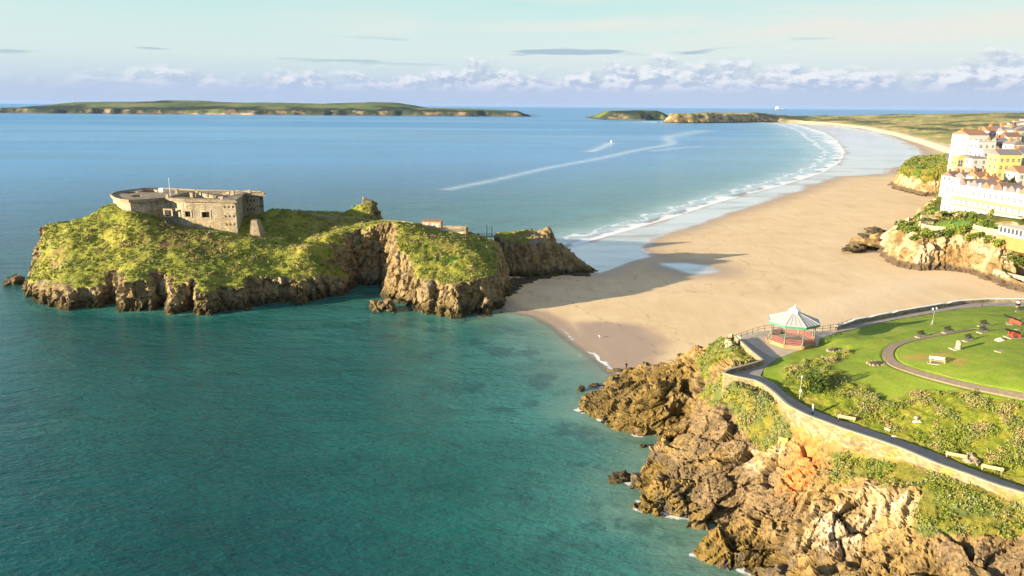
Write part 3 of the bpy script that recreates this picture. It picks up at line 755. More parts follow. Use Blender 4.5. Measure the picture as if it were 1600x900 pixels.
head_ctl += hz([(1235, 530, 17), (1210, 545, 17), (1300, 530, 17.8), (1270, 552, 17.6), (1300, 580, 18.6), (1225, 572, 17.4), (1370, 570, 19.6), (1400, 530, 19.6), (1335, 525, 17.9), (1400, 510, 18.2), (1455, 508, 18.9),
                (1460, 570, 21.6), (1500, 545, 22.2), (1560, 520, 22.6), (1600, 500, 21.2), (1600, 560, 23.6), (1600, 612, 23.0), (1550, 602, 22.5), (1500, 590, 21.9), (1440, 592, 20.7), (1400, 562, 20.2), (1600, 488, 19.5), (1520, 495, 19.5),
                (1500, 650, 19.8), (1560, 680, 19.5), (1600, 700, 19.3), (1600, 650, 21.3), (1400, 640, 18.6), (1350, 625, 18.5), (1300, 622, 18.1), (1265, 600, 17.9), (1680, 700, 20.3), (1680, 600, 24), (1680, 520, 22.5)])
# the spine the rock falls away from: the rocky ridge down to the sand, then the foot of the sea wall
spine = [PZ(966, 583, 1.2), PZ(1000, 574, 4.2), PZ(1050, 563, 7.4), PZ(1090, 551, 10.0), PZ(1118, 545, 13.0), PZ(1140, 531, 15.6)]
foot_z = [16.9, 16.5, 16.7, 17.1, 17.2, 17.2, 17.2, 17.1, 17.0, 16.6, 16.2, 15.4, 15.2, 15.3, 16.2, 16.9, 17.1, 16.8, 16.4, 16.4, 16.4]
spine = np.array(spine + [np.array([x, y, z]) for (x, y), z in zip(wall_line, foot_z)])
shore_px = [(962, 578), (945, 598), (925, 612), (908, 634), (905, 641), (935, 652), (960, 668), (998, 681), (1030, 682), (1052, 685), (1060, 676), (1066, 684), (1030, 700), (1014, 708), (1012, 716), (1040, 722), (1064, 724), (1070, 731), (1040, 738), (1008, 742), (984, 756), (1012, 770),
            (990, 793), (1010, 801), (1042, 806), (1078, 816), (1095, 822), (1120, 826), (1150, 824), (1150, 832), (1118, 842), (1096, 855), (1088, 868), (1130, 886), (1172, 893), (1190, 897), (1200, 915), (1180, 960), (1200, 1020)]
far_base = np.concatenate([PP([(1700, 468), (1600, 469), (1545, 470), (1500, 473), (1452, 480), (1400, 489), (1366, 496), (1330, 503), (1306, 509), (1281, 511), (1255, 510), (1225, 509), (1190, 510), (1150, 517)], 13.2),
                           PP([(1138, 531)], 10.5), PP([(1090, 546)], 6.0), PP([(1045, 555)], 4.5), PP([(1000, 570)], 2.5), PP([(970, 577)], 0.8)])
head_outline = np.concatenate([PP(shore_px), np.array([(45, 55), (160, 45)]), far_base])
_ht = RBF(head_ctl, 2.5, 0.12)
land_poly = np.concatenate([wall_line, np.array([(160, 60)]), back_line])
def spine_h(P):
    best = np.full(len(P), 1e18); z = np.zeros(len(P))
    for a, b in zip(spine[:-1], spine[1:]):
        ab = b - a; L = ab[0] ** 2 + ab[1] ** 2
        t = np.clip(((P[:, 0] - a[0]) * ab[0] + (P[:, 1] - a[1]) * ab[1]) / L, 0, 1)
        d = (P[:, 0] - a[0] - t * ab[0]) ** 2 + (P[:, 1] - a[1] - t * ab[1]) ** 2
        m = d < best; best = np.where(m, d, best); z = np.where(m, a[2] + t * ab[2], z)
    return np.sqrt(best), z
def seaward_h(P):
    dw, z = spine_h(P); ds = np.maximum(sdist(P, head_outline), 0)
    dw = np.maximum(dw - 2.4 * sstep(P[:, 1], 101, 107) * sstep(P[:, 0], 34, 37), 0)
    h = z * (ds / (ds + dw + 1e-6)) ** 0.80
    for bx, by, r, a in bumps: h = h + a * np.exp(-((P[:, 0] - bx) ** 2 + (P[:, 1] - by) ** 2) / (r * r)) * sstep(ds, 0, 2.5)
    return np.minimum(h, np.where(dw < 9, 16.9 + 0.02 * dw, 99))
bumps = []
path_px = [(1760, 650), (1700, 638), (1640, 626), (1600, 620), (1560, 612), (1510, 602), (1470, 592), (1430, 581), (1400, 571), (1388, 560), (1387, 549), (1396, 540), (1415, 533), (1445, 527), (1480, 521), (1520, 514)]
def head_top(P):
    return np.where(sdist(P, land_poly) > -0.15, _ht(P), seaward_h(P))
_raw = Grid(8, 170, 52, 182, 0.5, head_top)
for bx, by, r, a in ((1292, 815, 3.6, 2.6), (1262, 840, 2.2, 1.4), (1248, 790, 2.4, -2.6), (1300, 780, 2.2, -2.0), (1360, 838, 2.5, -2.0), (1330, 840, 2.0, -1.2), (1380, 790, 4.5, 0.8), (1150, 690, 5.0, 1.2), (1062, 672, 3.2, -2.4), (1090, 655, 2.5, -1.2),
                     (1010, 610, 5.0, 1.6), (955, 622, 3.2, 1.2), (1040, 640, 4.0, 1.0), (1078, 688, 4.0, 1.2), (1030, 706, 3.0, 0.8), (1122, 598, 3.0, 1.4), (1140, 602, 3.0, 0.9), (1165, 616, 3.0, 0.6), (1190, 630, 3.0, 0.4), (1108, 580, 3.0, 1.2), (1165, 556, 2.0, 0.8), (1110, 826, 3.0, -1.6), (1160, 830, 3.0, -1.6), (1170, 868, 3.0, 1.4), (1225, 872, 3.0, 1.6), (1060, 768, 3.5, 1.0), (1090, 730, 3.0, -1.4)):
    q = _raw.hit(bx, by); bumps.append((q[0], q[1], r, a))
_raw = Grid(8, 170, 52, 182, 0.5, head_top)
lawn_path = chaikin(np.array([_raw.hit(x, y)[:2] for x, y in path_px]), 2)
def head_h(P):
    d = sdist(P, head_outline) + 0.5 * fbm(np.c_[P / 4.0, P[:, 0] * 0], 2, 14)
    h = np.minimum(head_top(P), 2.4 * d)
    pr = sdist(P, prom_poly); h = np.where(pr > 0.2, np.minimum(h, 17.05), h)
    # ground drops behind the sea wall: the wall retains the path
    return np.where(d < -3, -3.0, np.maximum(h, -3.0))
head = Grid(8, 170, 52, 182, 0.4, head_h)
def smooth_h(P): return head(P)

def px_poly(lst, g=None): return np.array([(g or head).hit(a, b)[:2] for a, b in lst])
veg_polys = [px_poly(q) for q in (
    [(1120, 590), (1150, 588), (1190, 600), (1235, 640), (1255, 655), (1235, 668), (1235, 690), (1205, 700), (1175, 700), (1150, 660), (1110, 640), (1095, 615)],
    [(1080, 560), (1110, 545), (1140, 528), (1155, 528), (1185, 560), (1160, 572), (1130, 575), (1100, 580)],
    [(1285, 705), (1330, 700), (1420, 715), (1500, 745), (1600, 790), (1760, 850), (1760, 900), (1600, 845), (1510, 835), (1440, 838), (1425, 815), (1445, 770), (1400, 765), (1350, 755), (1310, 745)],
    [(1405, 690), (1480, 722), (1560, 760), (1530, 775), (1440, 735)])]
soil_poly = px_poly([(1232, 672), (1262, 668), (1318, 684), (1310, 696), (1280, 705), (1275, 730), (1240, 775), (1215, 770), (1240, 735), (1245, 700)])
weed_poly = px_poly([(900, 640), (935, 600), (1000, 580), (1060, 572), (1085, 590), (1075, 625), (1085, 655), (1045, 690), (960, 672), (905, 648)])
slab_polys = [px_poly(q) for q in ([(1075, 655), (1120, 630), (1175, 655), (1185, 690), (1150, 715), (1100, 715), (1065, 700)], [(1080, 740), (1150, 720), (1215, 735), (1245, 770), (1240, 800), (1170, 810), (1100, 790)], [(1450, 850), (1520, 840), (1600, 850), (1620, 900), (1480, 905)])]
pale_polys = [px_poly(q) for q in ([(1265, 802), (1295, 790), (1340, 800), (1370, 825), (1350, 845), (1300, 862), (1262, 858)], [(1335, 765), (1390, 762), (1430, 775), (1425, 820), (1390, 828), (1350, 800)],
                                   [(1190, 672), (1235, 668), (1240, 690), (1200, 720), (1150, 715)])]
slope_poly = px_poly([(1208, 602), (1245, 640), (1310, 674), (1420, 712), (1500, 748), (1640, 815), (1810, 880), (1810, 690), (1640, 640), (1600, 630), (1540, 618), (1480, 608), (1430, 612), (1390, 622), (1350, 608), (1330, 590), (1300, 572), (1340, 552), (1325, 548), (1280, 558), (1240, 568), (1222, 580)])
scuff_poly = px_poly([(1410, 560), (1440, 553), (1480, 553), (1510, 565), (1500, 572), (1470, 560), (1430, 563)])

def build_headland():
    V, Fq, N = remesh_solid(head, 0.27, -3.6)
    P = V[:, :2]
    prom = sdist(P, prom_poly); land = np.maximum(prom, -999)
    lawn_side = inside(P, np.concatenate([inner_line, np.array([(130, 140), (170, 120), (170, 60), (90, 60)])]))
    soft = sstep(fbm(V / 5.0, 2, 4) * 1.2 + np.max([sdist(P, q) for q in veg_polys], axis=0), -1.0, 1.2)
    calm = np.maximum(np.maximum(lawn_side * 1.0, sstep(prom, -0.9, 0.0)), 0.0)
    rocky = (1 - calm) * (1 - 0.85 * soft)
    # strata: ridges that run up the slope, dipping inland, broken into blocks
    ca, sa = math.cos(0.62), math.sin(0.62)
    u = (V[:, 0] * ca + V[:, 1] * sa); v = (-V[:, 0] * sa + V[:, 1] * ca); w = V[:, 2]
    w2 = v * 0.75 + w * 0.66
    S = np.stack([u * 0.22, w2 * 0.85, (w * 0.75 - v * 0.66) * 0.35], 1)
    warp = np.stack([fbm(V / 6.0, 2, 51), fbm(V / 6.0, 2, 52), fbm(V / 6.0, 2, 53)], 1)
    f1, e1 = facets(S * np.array([0.75, 0.42, 0.7]) + warp * 0.22, 25, 1.3); f2, e2 = facets(S * np.array([2.2, 1.5, 2.0]) + warp * 0.3 + 17, 29, 1.2); f3, e3 = facets(V * 1.7 + 5, 30)
    rd = ridged(S * np.array([1.0, 0.8, 1.0]) + warp * 0.4, 4, 23)
    big = ridged(V / 7.5 + 2.7, 3, 91)
    stria = ridged(np.stack([u * 0.10, w2 * 1.15, (w * 0.75 - v * 0.66) * 0.30], 1) + warp * 0.25, 3, 57)
    slab = sstep(np.max([sdist(P, q) for q in slab_polys], axis=0) + 1.2 * fbm(V / 4, 2, 72), -1.0, 1.0); weed = sstep(sdist(P, weed_poly) + 1.5 * fbm(V / 3, 3, 73), -1.2, 1.2)
    calmrock = 1 - 0.62 * slab - 0.25 * weed
    disp = rocky * (1.25 * f1 - 0.75 * sstep(e1, 0.07, 0.0) - 0.26 * sstep(e2, 0.08, 0.0) + 0.24 * stria + 0.28 * (big - 0.2) + calmrock * (0.44 * f2 + 0.14 * rd + 0.13 * f3) - 0.1)
    disp *= 0.25 + 0.75 * sstep(poly_dist(P, wall_line), 0.4, 3.0)
    disp += soft * (1 - calm) * (0.30 * fbm(V / 1.6, 4, 6) + 0.25 * fbm(V / 4, 2, 7))
    slope = sstep(sdist(P, slope_poly) + 1.5 * fbm(V / 3, 2, 70), -0.5, 1.5) * lawn_side
    disp += slope * sstep(poly_dist(P, lawn_path), 0.8, 2.5) * (0.28 * fbm(V / 1.4, 4, 16) + 0.15)
    rg1 = px_poly([(1330, 541), (1380, 530), (1430, 517), (1500, 504), (1590, 490)]); rg2 = px_poly([(1320, 525), (1400, 507), (1480, 496), (1560, 486)])
    disp += lawn_side * (1 - slope) * (0.10 * fbm(V / 5.0, 3, 81) + 0.32 * np.exp(-(poly_dist(P, rg1) / 1.0) ** 2) + 0.25 * np.exp(-(poly_dist(P, rg2) / 1.0) ** 2)) * sstep(poly_dist(P, lawn_path), 0.8, 2.0)
    disp -= 0.16 * np.maximum(sstep(prom, -0.3, 0.2), sstep(poly_dist(P, lawn_path), 1.25, 0.75) * lawn_side)
    shore = sstep(V[:, 2], -3.0, -0.5); disp *= shore
    V = V + N * np.where(rocky[:, None] > 0.3, np.array([[1, 1, 0.9]]), np.array([[0.3, 0.3, 1.0]])) * disp[:, None]
    me = np_mesh('headland', V, Fq, True)
    me.polygons.foreach_set('use_smooth', rocky[Fq].mean(1) < 0.5)
    n = fbm(V / 2.0, 3, 5)
    lawn = lawn_side * (1 - slope)
    set_attr(me, 'lawn', lawn); set_attr(me, 'slope', slope); set_attr(me, 'veg', soft * (1 - calm))
    set_attr(me, 'soil', sstep(sdist(P, soil_poly) + 1.3 * n, -0.8, 0.8)); set_attr(me, 'pale', sstep(np.max([sdist(P, q) for q in pale_polys], axis=0) + 1.6 * n, -1.2, 1.2))
    set_attr(me, 'scuff', sstep(sdist(P, scuff_poly) + 0.9 * n, -1.2, 0.8)); set_attr(me, 'crack', np.maximum(sstep(e1, 0.07, 0.0), 0.6 * sstep(e2, 0.07, 0.0)) * rocky)
    set_attr(me, 'weed', weed); set_attr(me, 'slab', slab)
    set_attr(me, 'cell', f2 + 0.6 * f1)
    m, t, b = material('headland_ground')
    p = t.pos(); x, y, z = t.sep(p)
    rc, tide = rock_colour(t, p, z, 1.2, 5.0, 0.88, False)
    cell = t.attr('cell')
    rc = t.mix(1.0, rc, t.ramp(t.math('ADD', t.math('MULTIPLY', cell, 0.55), 0.5), [(0.1, 0.62), (0.5, 0.95), (0.9, 1.30)]), 'MULTIPLY')
    ny = t.noise(p, 0.13, 5, 0.62, 0.5)
    rc = t.mix(t.math('MULTIPLY', t.step(ny, 0.50, 0.60), 0.75), rc, t.ramp(t.noise(p, 1.2, 5, 0.7), [(0.3, (0.055, 0.042, 0.032)), (0.6, (0.135, 0.108, 0.082)), (0.75, (0.23, 0.185, 0.13))]))
    mid = t.math('MULTIPLY', t.step(z, 7.0, 2.5), t.step(t.noise(p, 0.5, 5, 0.7), 0.42, 0.6))
    rc = t.mix(t.math('MULTIPLY', mid, 0.6), rc, (0.26, 0.17, 0.032))
    rc = t.mix(t.math('MULTIPLY', t.attr('pale'), t.step(t.noise(p, 0.8, 5, 0.7), 0.36, 0.56)), rc, (0.52, 0.44, 0.33))
    rc = t.mix(t.math('MULTIPLY', t.attr('crack'), 0.5), rc, (0.05, 0.038, 0.026))
    hi = t.math('MULTIPLY', t.step(z, 4.0, 9.5), t.step(t.noise(p, 0.35, 5, 0.7), 0.40, 0.55))
    rc = t.mix(t.math('MULTIPLY', hi, 0.55), rc, (0.40, 0.27, 0.10))
    lich = t.math('MULTIPLY', t.step(z, 5.5, 9.0), t.step(t.noise(p, 1.1, 5, 0.75), 0.56, 0.66))
    rc = t.mix(t.math('MULTIPLY', lich, 0.6), rc, (0.16, 0.155, 0.03))
    rc = t.mix(t.math('MULTIPLY', t.attr('weed'), t.step(t.noise(p, 0.28, 5, 0.65), 0.34, 0.54)), rc, t.ramp(t.noise(p, 0.9, 6, 0.72), [(0.32, (0.050, 0.034, 0.012)), (0.5, (0.150, 0.100, 0.026)), (0.66, (0.27, 0.19, 0.06))]))
    rc = t.mix(t.math('MULTIPLY', t.attr('slab'), t.step(t.noise(p, 0.35, 5, 0.65), 0.32, 0.52)), rc, t.ramp(t.noise(t.mapping(p, (0.6, 2.6, 2.2), (0.6, 0.3, 0.62)), 1.0, 6, 0.7), [(0.34, (0.075, 0.052, 0.032)), (0.52, (0.205, 0.142, 0.075)), (0.68, (0.33, 0.23, 0.115))]))
    rc = t.mix(t.attr('soil'), rc, t.ramp(t.noise(p, 0.9, 5, 0.7), [(0.3, (0.34, 0.13, 0.040)), (0.55, (0.52, 0.22, 0.065)), (0.75, (0.56, 0.32, 0.13))]))
    gv = turf_colour(t, p, 1.05)
    gv = t.mix(t.step(t.noise(p, 0.30, 3, 0.6), 0.46, 0.62), gv, (0.105, 0.135, 0.035))
    ln = t.math('ADD', t.math('MULTIPLY', t.noise(p, 0.16, 6, 0.7), 0.6), t.math('MULTIPLY', t.noise(p, 0.7, 5, 0.7), 0.4)); l2 = t.noise(p, 4.5, 5, 0.8)
    gl = t.ramp(ln, [(0.3, (0.135, 0.215, 0.018)), (0.5, (0.195, 0.268, 0.022)), (0.7, (0.262, 0.295, 0.040))])
    gl = t.mix(1.0, gl, t.ramp(l2, [(0.3, 0.62), (0.7, 1.30)]), 'MULTIPLY')
    gl = t.mix(t.math('MULTIPLY', t.step(t.noise(p, 0.33, 5, 0.7), 0.56, 0.70), 0.55), gl, (0.30, 0.25, 0.06))
    gl = t.mix(t.math('MULTIPLY', t.attr('scuff'), t.step(t.noise(p, 1.8, 4, 0.7), 0.40, 0.56)), gl, (0.36, 0.21, 0.065))
    gs = t.ramp(t.noise(p, 0.35, 5, 0.65, 0.6), [(0.28, (0.075, 0.125, 0.010)), (0.44, (0.165, 0.200, 0.016)), (0.56, (0.245, 0.235, 0.026)), (0.70, (0.330, 0.250, 0.070))])
    gs = t.mix(1.0, gs, t.ramp(t.noise(p, 2.6, 4, 0.75), [(0.3, 0.55), (0.7, 1.35)]), 'MULTIPLY')
    sl = t.step(t.math('ADD', t.attr('slope'), t.math('MULTIPLY', t.math('SUBTRACT', t.noise(p, 0.8, 4, 0.7), 0.5), 0.8)), 0.3, 0.7)
    vg = t.step(t.math('ADD', t.attr('veg'), t.math('MULTIPLY', t.math('SUBTRACT', t.noise(p, 0.9, 5, 0.7), 0.5), 1.1)), 0.35, 0.60)
    c = t.mix(vg, rc, gv); c = t.mix(t.math('MAXIMUM', t.attr('lawn'), 0.0), c, gl); c = t.mix(t.math('MULTIPLY', sl, t.step(t.attr('slope'), 0.02, 0.2)), c, gs)
    t.put(b.inputs['Base Color'], c)
    t.put(b.inputs['Roughness'], t.mix(tide, 0.92, 0.62)); b.inputs['Specular IOR Level'].default_value = 0.25
    bb = t.math('ADD', t.noise(p, 3.4, 8, 0.75), t.math('MULTIPLY', t.noise(t.mapping(p, (0.5, 4.5, 3.5), (0.6, 0.3, 0.62)), 1.0, 5, 0.7), 0.7))
    st = t.math('SUBTRACT', 0.75, t.math('MULTIPLY', t.attr('lawn'), 0.55))
    t.put(b.inputs['Normal'], t.bump(bb, st, 0.30))
    o = link('headland', me, m); o['kind'] = 'structure'
    return V, Fq, N
head_V, head_F, head_N = build_headland()
build_sea()

# ================================================================== TOWN GROUND
# plan corner points; base of cliff on the sand
town_base = np.concatenate([PP([(1700, 470), (1600, 452), (1565, 440), (1520, 424), (1475, 416), (1440, 418), (1420, 414), (1400, 408), (1388, 400)], 3.0), np.array([PZ(1380, 371, 5.5)[:2] + (-3, -2), PZ(1380, 371, 5.5)[:2] + (-3, 2), PZ(1402, 356, 10.5)[:2] + (-5, 3), PZ(1424, 341.5, 15.5)[:2] + (-6, 4)]),
                            PP([(1460, 330), (1466, 318), (1468, 308)], 3.5),
                            PP([(1475, 302), (1445, 300), (1405, 290), (1395, 284), (1415, 272), (1428, 258), (1440, 246), (1465, 236), (1500, 228), (1560, 222), (1750, 214)], 4.0)])
town_ctl = hz([(1410, 385, 13), (1435, 360, 14.5), (1425, 372, 13.5), (1455, 352, 15), (1500, 365, 15), (1540, 372, 15.2), (1600, 392, 15), (1700, 430, 15), (1465, 335, 16), (1600, 372, 16.5), (1430, 345, 12), (1455, 332, 13), (1450, 400, 8), (1520, 402, 9), (1570, 412, 9), (1600, 420, 9), (1381, 370, 5.2), (1391, 363, 7.8), (1402, 356, 10.3), (1413, 348.5, 12.7), (1424, 341, 15.2)])
town_ctl += [(230, 300, 17), (260, 270, 17), (250, 360, 20), (220, 345, 18), (300, 300, 18), (300, 400, 24), (260, 420, 25), (330, 500, 28), (280, 480, 28)]
town_ctl += hz([(1470, 262, 26), (1445, 268, 20), (1430, 278, 13), (1480, 250, 28), (1500, 243, 29), (1520, 262, 27), (1500, 285, 20), (1480, 290, 14), (1560, 250, 28), (1600, 240, 28)])
town_base = np.concatenate([town_base, np.array([(560, 560), (560, 215)])])
_tt = RBF(town_ctl, 6.0, 0.03)
def town_h(P):
    d = sdist(P, town_base) + 1.4 * ridged(np.c_[P / 9.0, P[:, 0] * 0], 3, 47) - 0.6
    return np.where(d < -3, -1.0, np.maximum(np.minimum(_tt(P), 2.6 * d + 2.2), -1.0))
town = Grid(120, 420, 190, 620, 0.9, town_h)
def build_town_ground():
    V, Fq, N = remesh_solid(town, 0.75, -2.0)
    V0 = V
    steep = sstep(N[:, 2], 0.9, 0.5)
    f1, e1 = facets(V * np.array([0.22, 0.22, 0.12]), 35); f2, e2 = facets(V * np.array([0.6, 0.6, 0.35]) + 31, 39)
    disp = steep * (1.6 * f1 - 0.8 * sstep(e1, 0.1, 0) + 0.7 * f2 + 0.9 * ridged(V * np.array([0.15, 0.15, 0.04]), 3, 4) - 0.4) + (1 - steep) * 0.18 * fbm(V / 3.0, 3, 8)
    disp += steep * (0.8 * ridged(V * np.array([0.55, 0.55, 0.10]) + 9, 3, 14) + 0.35 * facets(V * np.array([1.1, 1.1, 0.7]), 51, 1.2)[0])
    V = V + N * np.array([1, 1, 0.5]) * disp[:, None]
    me = np_mesh('town_cliff', V, Fq, True); me.polygons.foreach_set('use_smooth', steep[Fq].mean(1) < 0.5)
    n = fbm(V / 6.0, 3, 5)
    far = sstep(V[:, 1], 365, 395)
    g = np.maximum(sstep(N[:, 2] + 0.2 * n, 0.72, 0.9), far * sstep(V[:, 2] + 4 * n, 9, 13)); g *= sstep(V[:, 2] + 2 * n, 5.5, 7.5)
    set_attr(me, 'grass', g)
    m, t, b = material('town_ground'); p = t.pos(); x, y, z = t.sep(p)
    n1 = t.noise(p, 0.12, 6, 0.65, 0.5); v = t.noise(t.mapping(p, (0.4, 0.4, 0.07)), 1.0, 5, 0.65)
    rc = t.ramp(n1, [(0.30, (0.16, 0.095, 0.036)), (0.46, (0.28, 0.19, 0.085)), (0.60, (0.46, 0.36, 0.225))])
    rc = t.mix(t.math('MULTIPLY', t.step(v, 0.50, 0.64), 0.7), rc, (0.19, 0.125, 0.06))
    rc = t.mix(t.step(z, 4.8, 3.4), rc, (0.10, 0.072, 0.045))
    gc = turf_colour(t, p, 0.85)
    gc = t.mix(t.step(t.noise(p, 0.10, 4, 0.6), 0.46, 0.60), gc, (0.075, 0.120, 0.012))
    ga = t.step(t.math('ADD', t.attr('grass'), t.math('MULTIPLY', t.math('SUBTRACT', t.noise(p, 0.4, 5, 0.7), 0.5), 1.0)), 0.40, 0.60)
    t.put(b.inputs['Base Color'], t.mix(ga, rc, gc)); b.inputs['Roughness'].default_value = 0.92; b.inputs['Specular IOR Level'].default_value = 0.2
    t.put(b.inputs['Normal'], t.bump(t.noise(p, 0.9, 7, 0.7), 0.7, 0.6))
    o = link('town_cliff', me, m); o['kind'] = 'structure'
build_town_ground()

# ================================================================== FAR LAND
dune_edge = PP([(1019, 190.3), (1060, 191.0), (1100, 191.0), (1140, 190.6), (1180, 190.0), (1215, 189.8), (1250, 190.5), (1300, 194), (1350, 200), (1400, 211), (1440, 223), (1475, 235), (1510, 246)], 3.0)
far_poly = np.concatenate([dune_edge, np.array([(420, 470), (900, 420), (2600, 900), (4200, 3000), (4200, 4300), (1500, 3700), (950, 3350), (640, 3050), (560, 2800)])])
def dune_h(P):
    d = sdist(P, far_poly); r = np.hypot(P[:, 0], P[:, 1]); az = np.degrees(np.arctan2(P[:, 0], P[:, 1]))
    n = fbm(np.c_[P / 70.0, P[:, 0] * 0], 4, 6); n2 = fbm(np.c_[P / 260.0, P[:, 0] * 0], 3, 16)
    gil = sstep(az, 21.5, 17.5)                     # the limestone point at the far end
    dune = np.minimum(3.0 + 0.55 * d, 6.5 + 5.0 * sstep(d, 0, 80)) + 4.0 * n * sstep(d, 5, 60) + 5 * n2 * sstep(d, 30, 200)
    back = 3 + 23 * sstep(r, 1500, 3400) + 9 * sstep(az, 28, 33) * sstep(r, 1500, 3000)
    dune = np.maximum(dune, 0) * (1 - 0.5 * sstep(d, 150, 500)) + back * sstep(d, 60, 500)
    cliff = np.minimum(1.7 * np.maximum(d + 10 * n, 0), 33 + 5 * n + 4 * n2)
    cliff = np.where(az < 11.6, np.minimum(cliff, 24 + 4 * n), cliff)
    z = dune * (1 - gil) + cliff * gil
    return np.where(d < -12, -3.0, np.where(d < 0, np.minimum(z, 2.5 + 0.3 * d), z))
def build_far_land():
    P, na, nr = polar(8.5, 47, 0.085, 420, 4400, 1.0075)
    h = dune_h(P); _d = sdist(P, far_poly); _r = np.hypot(P[:, 0], P[:, 1])
    h = h + sstep(_d, 10, 40) * (1.2 * ridged(np.c_[P / 28.0, P[:, 0] * 0], 3, 19) + 0.8 * fbm(np.c_[P / 9.0, P[:, 0] * 0], 2, 29))
    me = np_mesh('dune_hills', np.c_[P, h], grid_faces(na, nr)[:, ::-1])
    d = sdist(P, far_poly); az = np.degrees(np.arctan2(P[:, 0], P[:, 1])); r = np.hypot(P[:, 0], P[:, 1])
    n = fbm(np.c_[P / 40.0, P[:, 0] * 0], 4, 9)
    set_attr(me, 'sandy', sstep(d + 14 * n, 26, 10) * sstep(az, 19.5, 21.5)); set_attr(me, 'cliff', sstep(az, 20.5, 18.0))
    wood = sstep(fbm(np.c_[P[:, 0] / 190.0, P[:, 1] / 260.0, P[:, 0] * 0], 4, 61), 0.05, 0.30) * sstep(d, 20, 60)
    wood = np.maximum(wood * 0.8, sstep(az, 22.5, 21.0) * sstep(az, 17.2, 18.2) * sstep(d, 8, 20) * 0.95)
    field = sstep(az, 34.2, 34.9) * sstep(r, 2300, 2600)
    set_attr(me, 'wood', wood * (1 - field)); set_attr(me, 'field', field)
    hz_ = np.empty(len(P) * 3)
    m, t, b = material('dune_land'); p = t.pos(); x, y, z = t.sep(p)
    g = t.noise(p, 0.006, 5, 0.6, 0.5); g2 = t.noise(p, 0.045, 5, 0.65)
    c = t.ramp(g, [(0.32, (0.200, 0.215, 0.070)), (0.47, (0.330, 0.300, 0.105)), (0.60, (0.450, 0.360, 0.165)), (0.74, (0.290, 0.300, 0.095))])
    c = t.mix(t.math('MULTIPLY', t.step(g2, 0.50, 0.68), 0.65), c, (0.095, 0.110, 0.042))
    c = t.mix(t.attr('wood'), c, t.ramp(t.noise(p, 0.06, 4, 0.7), [(0.3, (0.035, 0.05, 0.024)), (0.7, (0.10, 0.115, 0.045))]))
    c = t.mix(t.attr('field'), c, (0.135, 0.215, 0.055))
    lime = t.ramp(t.noise(t.mapping(p, (0.035, 0.035, 0.05)), 1.0, 5, 0.65), [(0.36, (0.10, 0.085, 0.045)), (0.50, (0.25, 0.18, 0.08)), (0.62, (0.55, 0.42, 0.26))])
    c = t.mix(t.math('MULTIPLY', t.attr('cliff'), t.math('MULTIPLY', t.step(z, 31.0, 24.0), t.step(t.noise(p, 0.014, 4, 0.6), 0.34, 0.48))), c, lime)
    c = t.mix(t.math('MULTIPLY', t.attr('cliff'), t.step(z, 5.5, 2.5)), c, (0.09, 0.07, 0.055))
    c = t.mix(t.attr('sandy'), c, (0.62, 0.50, 0.33))
    t.put(b.inputs['Base Color'], c); b.inputs['Roughness'].default_value = 0.95; b.inputs['Specular IOR Level'].default_value = 0.1
    t.put(b.inputs['Normal'], t.bump(t.noise(p, 0.05, 6, 0.7), 0.8, 5.0))
    o = link('dune_hills', me, m); o['kind'] = 'structure'
build_far_land()

def far_ridge(name, prof, Y0, Y1, base_y, cliff_k, seed, step_x, beach=None):
    """an island seen across the bay: skyline heights along x, a cliff towards us, a slope behind"""
    pts = [PY(a, b, Y1) for a, b in prof]; xs = np.array([q[0] for q in pts]); zs = np.array([max(q[2], 0) for q in pts])
    X = np.arange(xs[0], xs[-1], step_x); Yv = np.concatenate([np.linspace(Y0 - 60, Y0 + 160, 34), np.linspace(Y0 + 190, Y1 + 900, 26)])
    Xg, Yg = np.meshgrid(X, Yv); P = np.stack([Xg.ravel(), Yg.ravel()], 1)
    n = fbm(np.c_[P / 60.0, P[:, 0] * 0], 4, seed); n2 = fbm(np.c_[P / 240.0, P[:, 0] * 0], 3, seed + 3)
    top = np.interp(P[:, 0], xs, zs); d = P[:, 1] - Y0 - 50 * n2
    fr = sstep(d, -10, Y1 - Y0); low = np.minimum(top, 26 + 10 * n2)
    h = low + (top - low) * fr
    h = np.minimum(h, cliff_k * np.maximum(d + 14 * n, -5)) + 1.5 * n
    h = h * sstep(P[:, 1], Y1 + 900, Y1 + 250)
    edge = sstep(P[:, 0], xs[0], xs[0] + 90) * sstep(P[:, 0], xs[-1], xs[-1] - 90)
    h = np.where(h > 0, h * edge, h) - 0.6
    me = np_mesh(name, np.c_[P, h], grid_faces(len(X), len(Yv)))
    set_attr(me, 'wood', sstep(fbm(np.c_[P[:, 0] / 260.0, P[:, 1] / 260.0, P[:, 0] * 0], 3, seed + 8) + 0.9 * sstep(d, 330, 60) - 0.25, 0.0, 0.25))
    bc = np.zeros(len(P))
    if beach:
        x0, x1 = beach; bc = sstep(P[:, 0], x0, x0 + 60) * sstep(P[:, 0], x1, x1 - 200) * sstep(h, 9, 4)
    set_attr(me, 'sandy', bc)
    return link(name, me, FARMAT), (xs, zs)
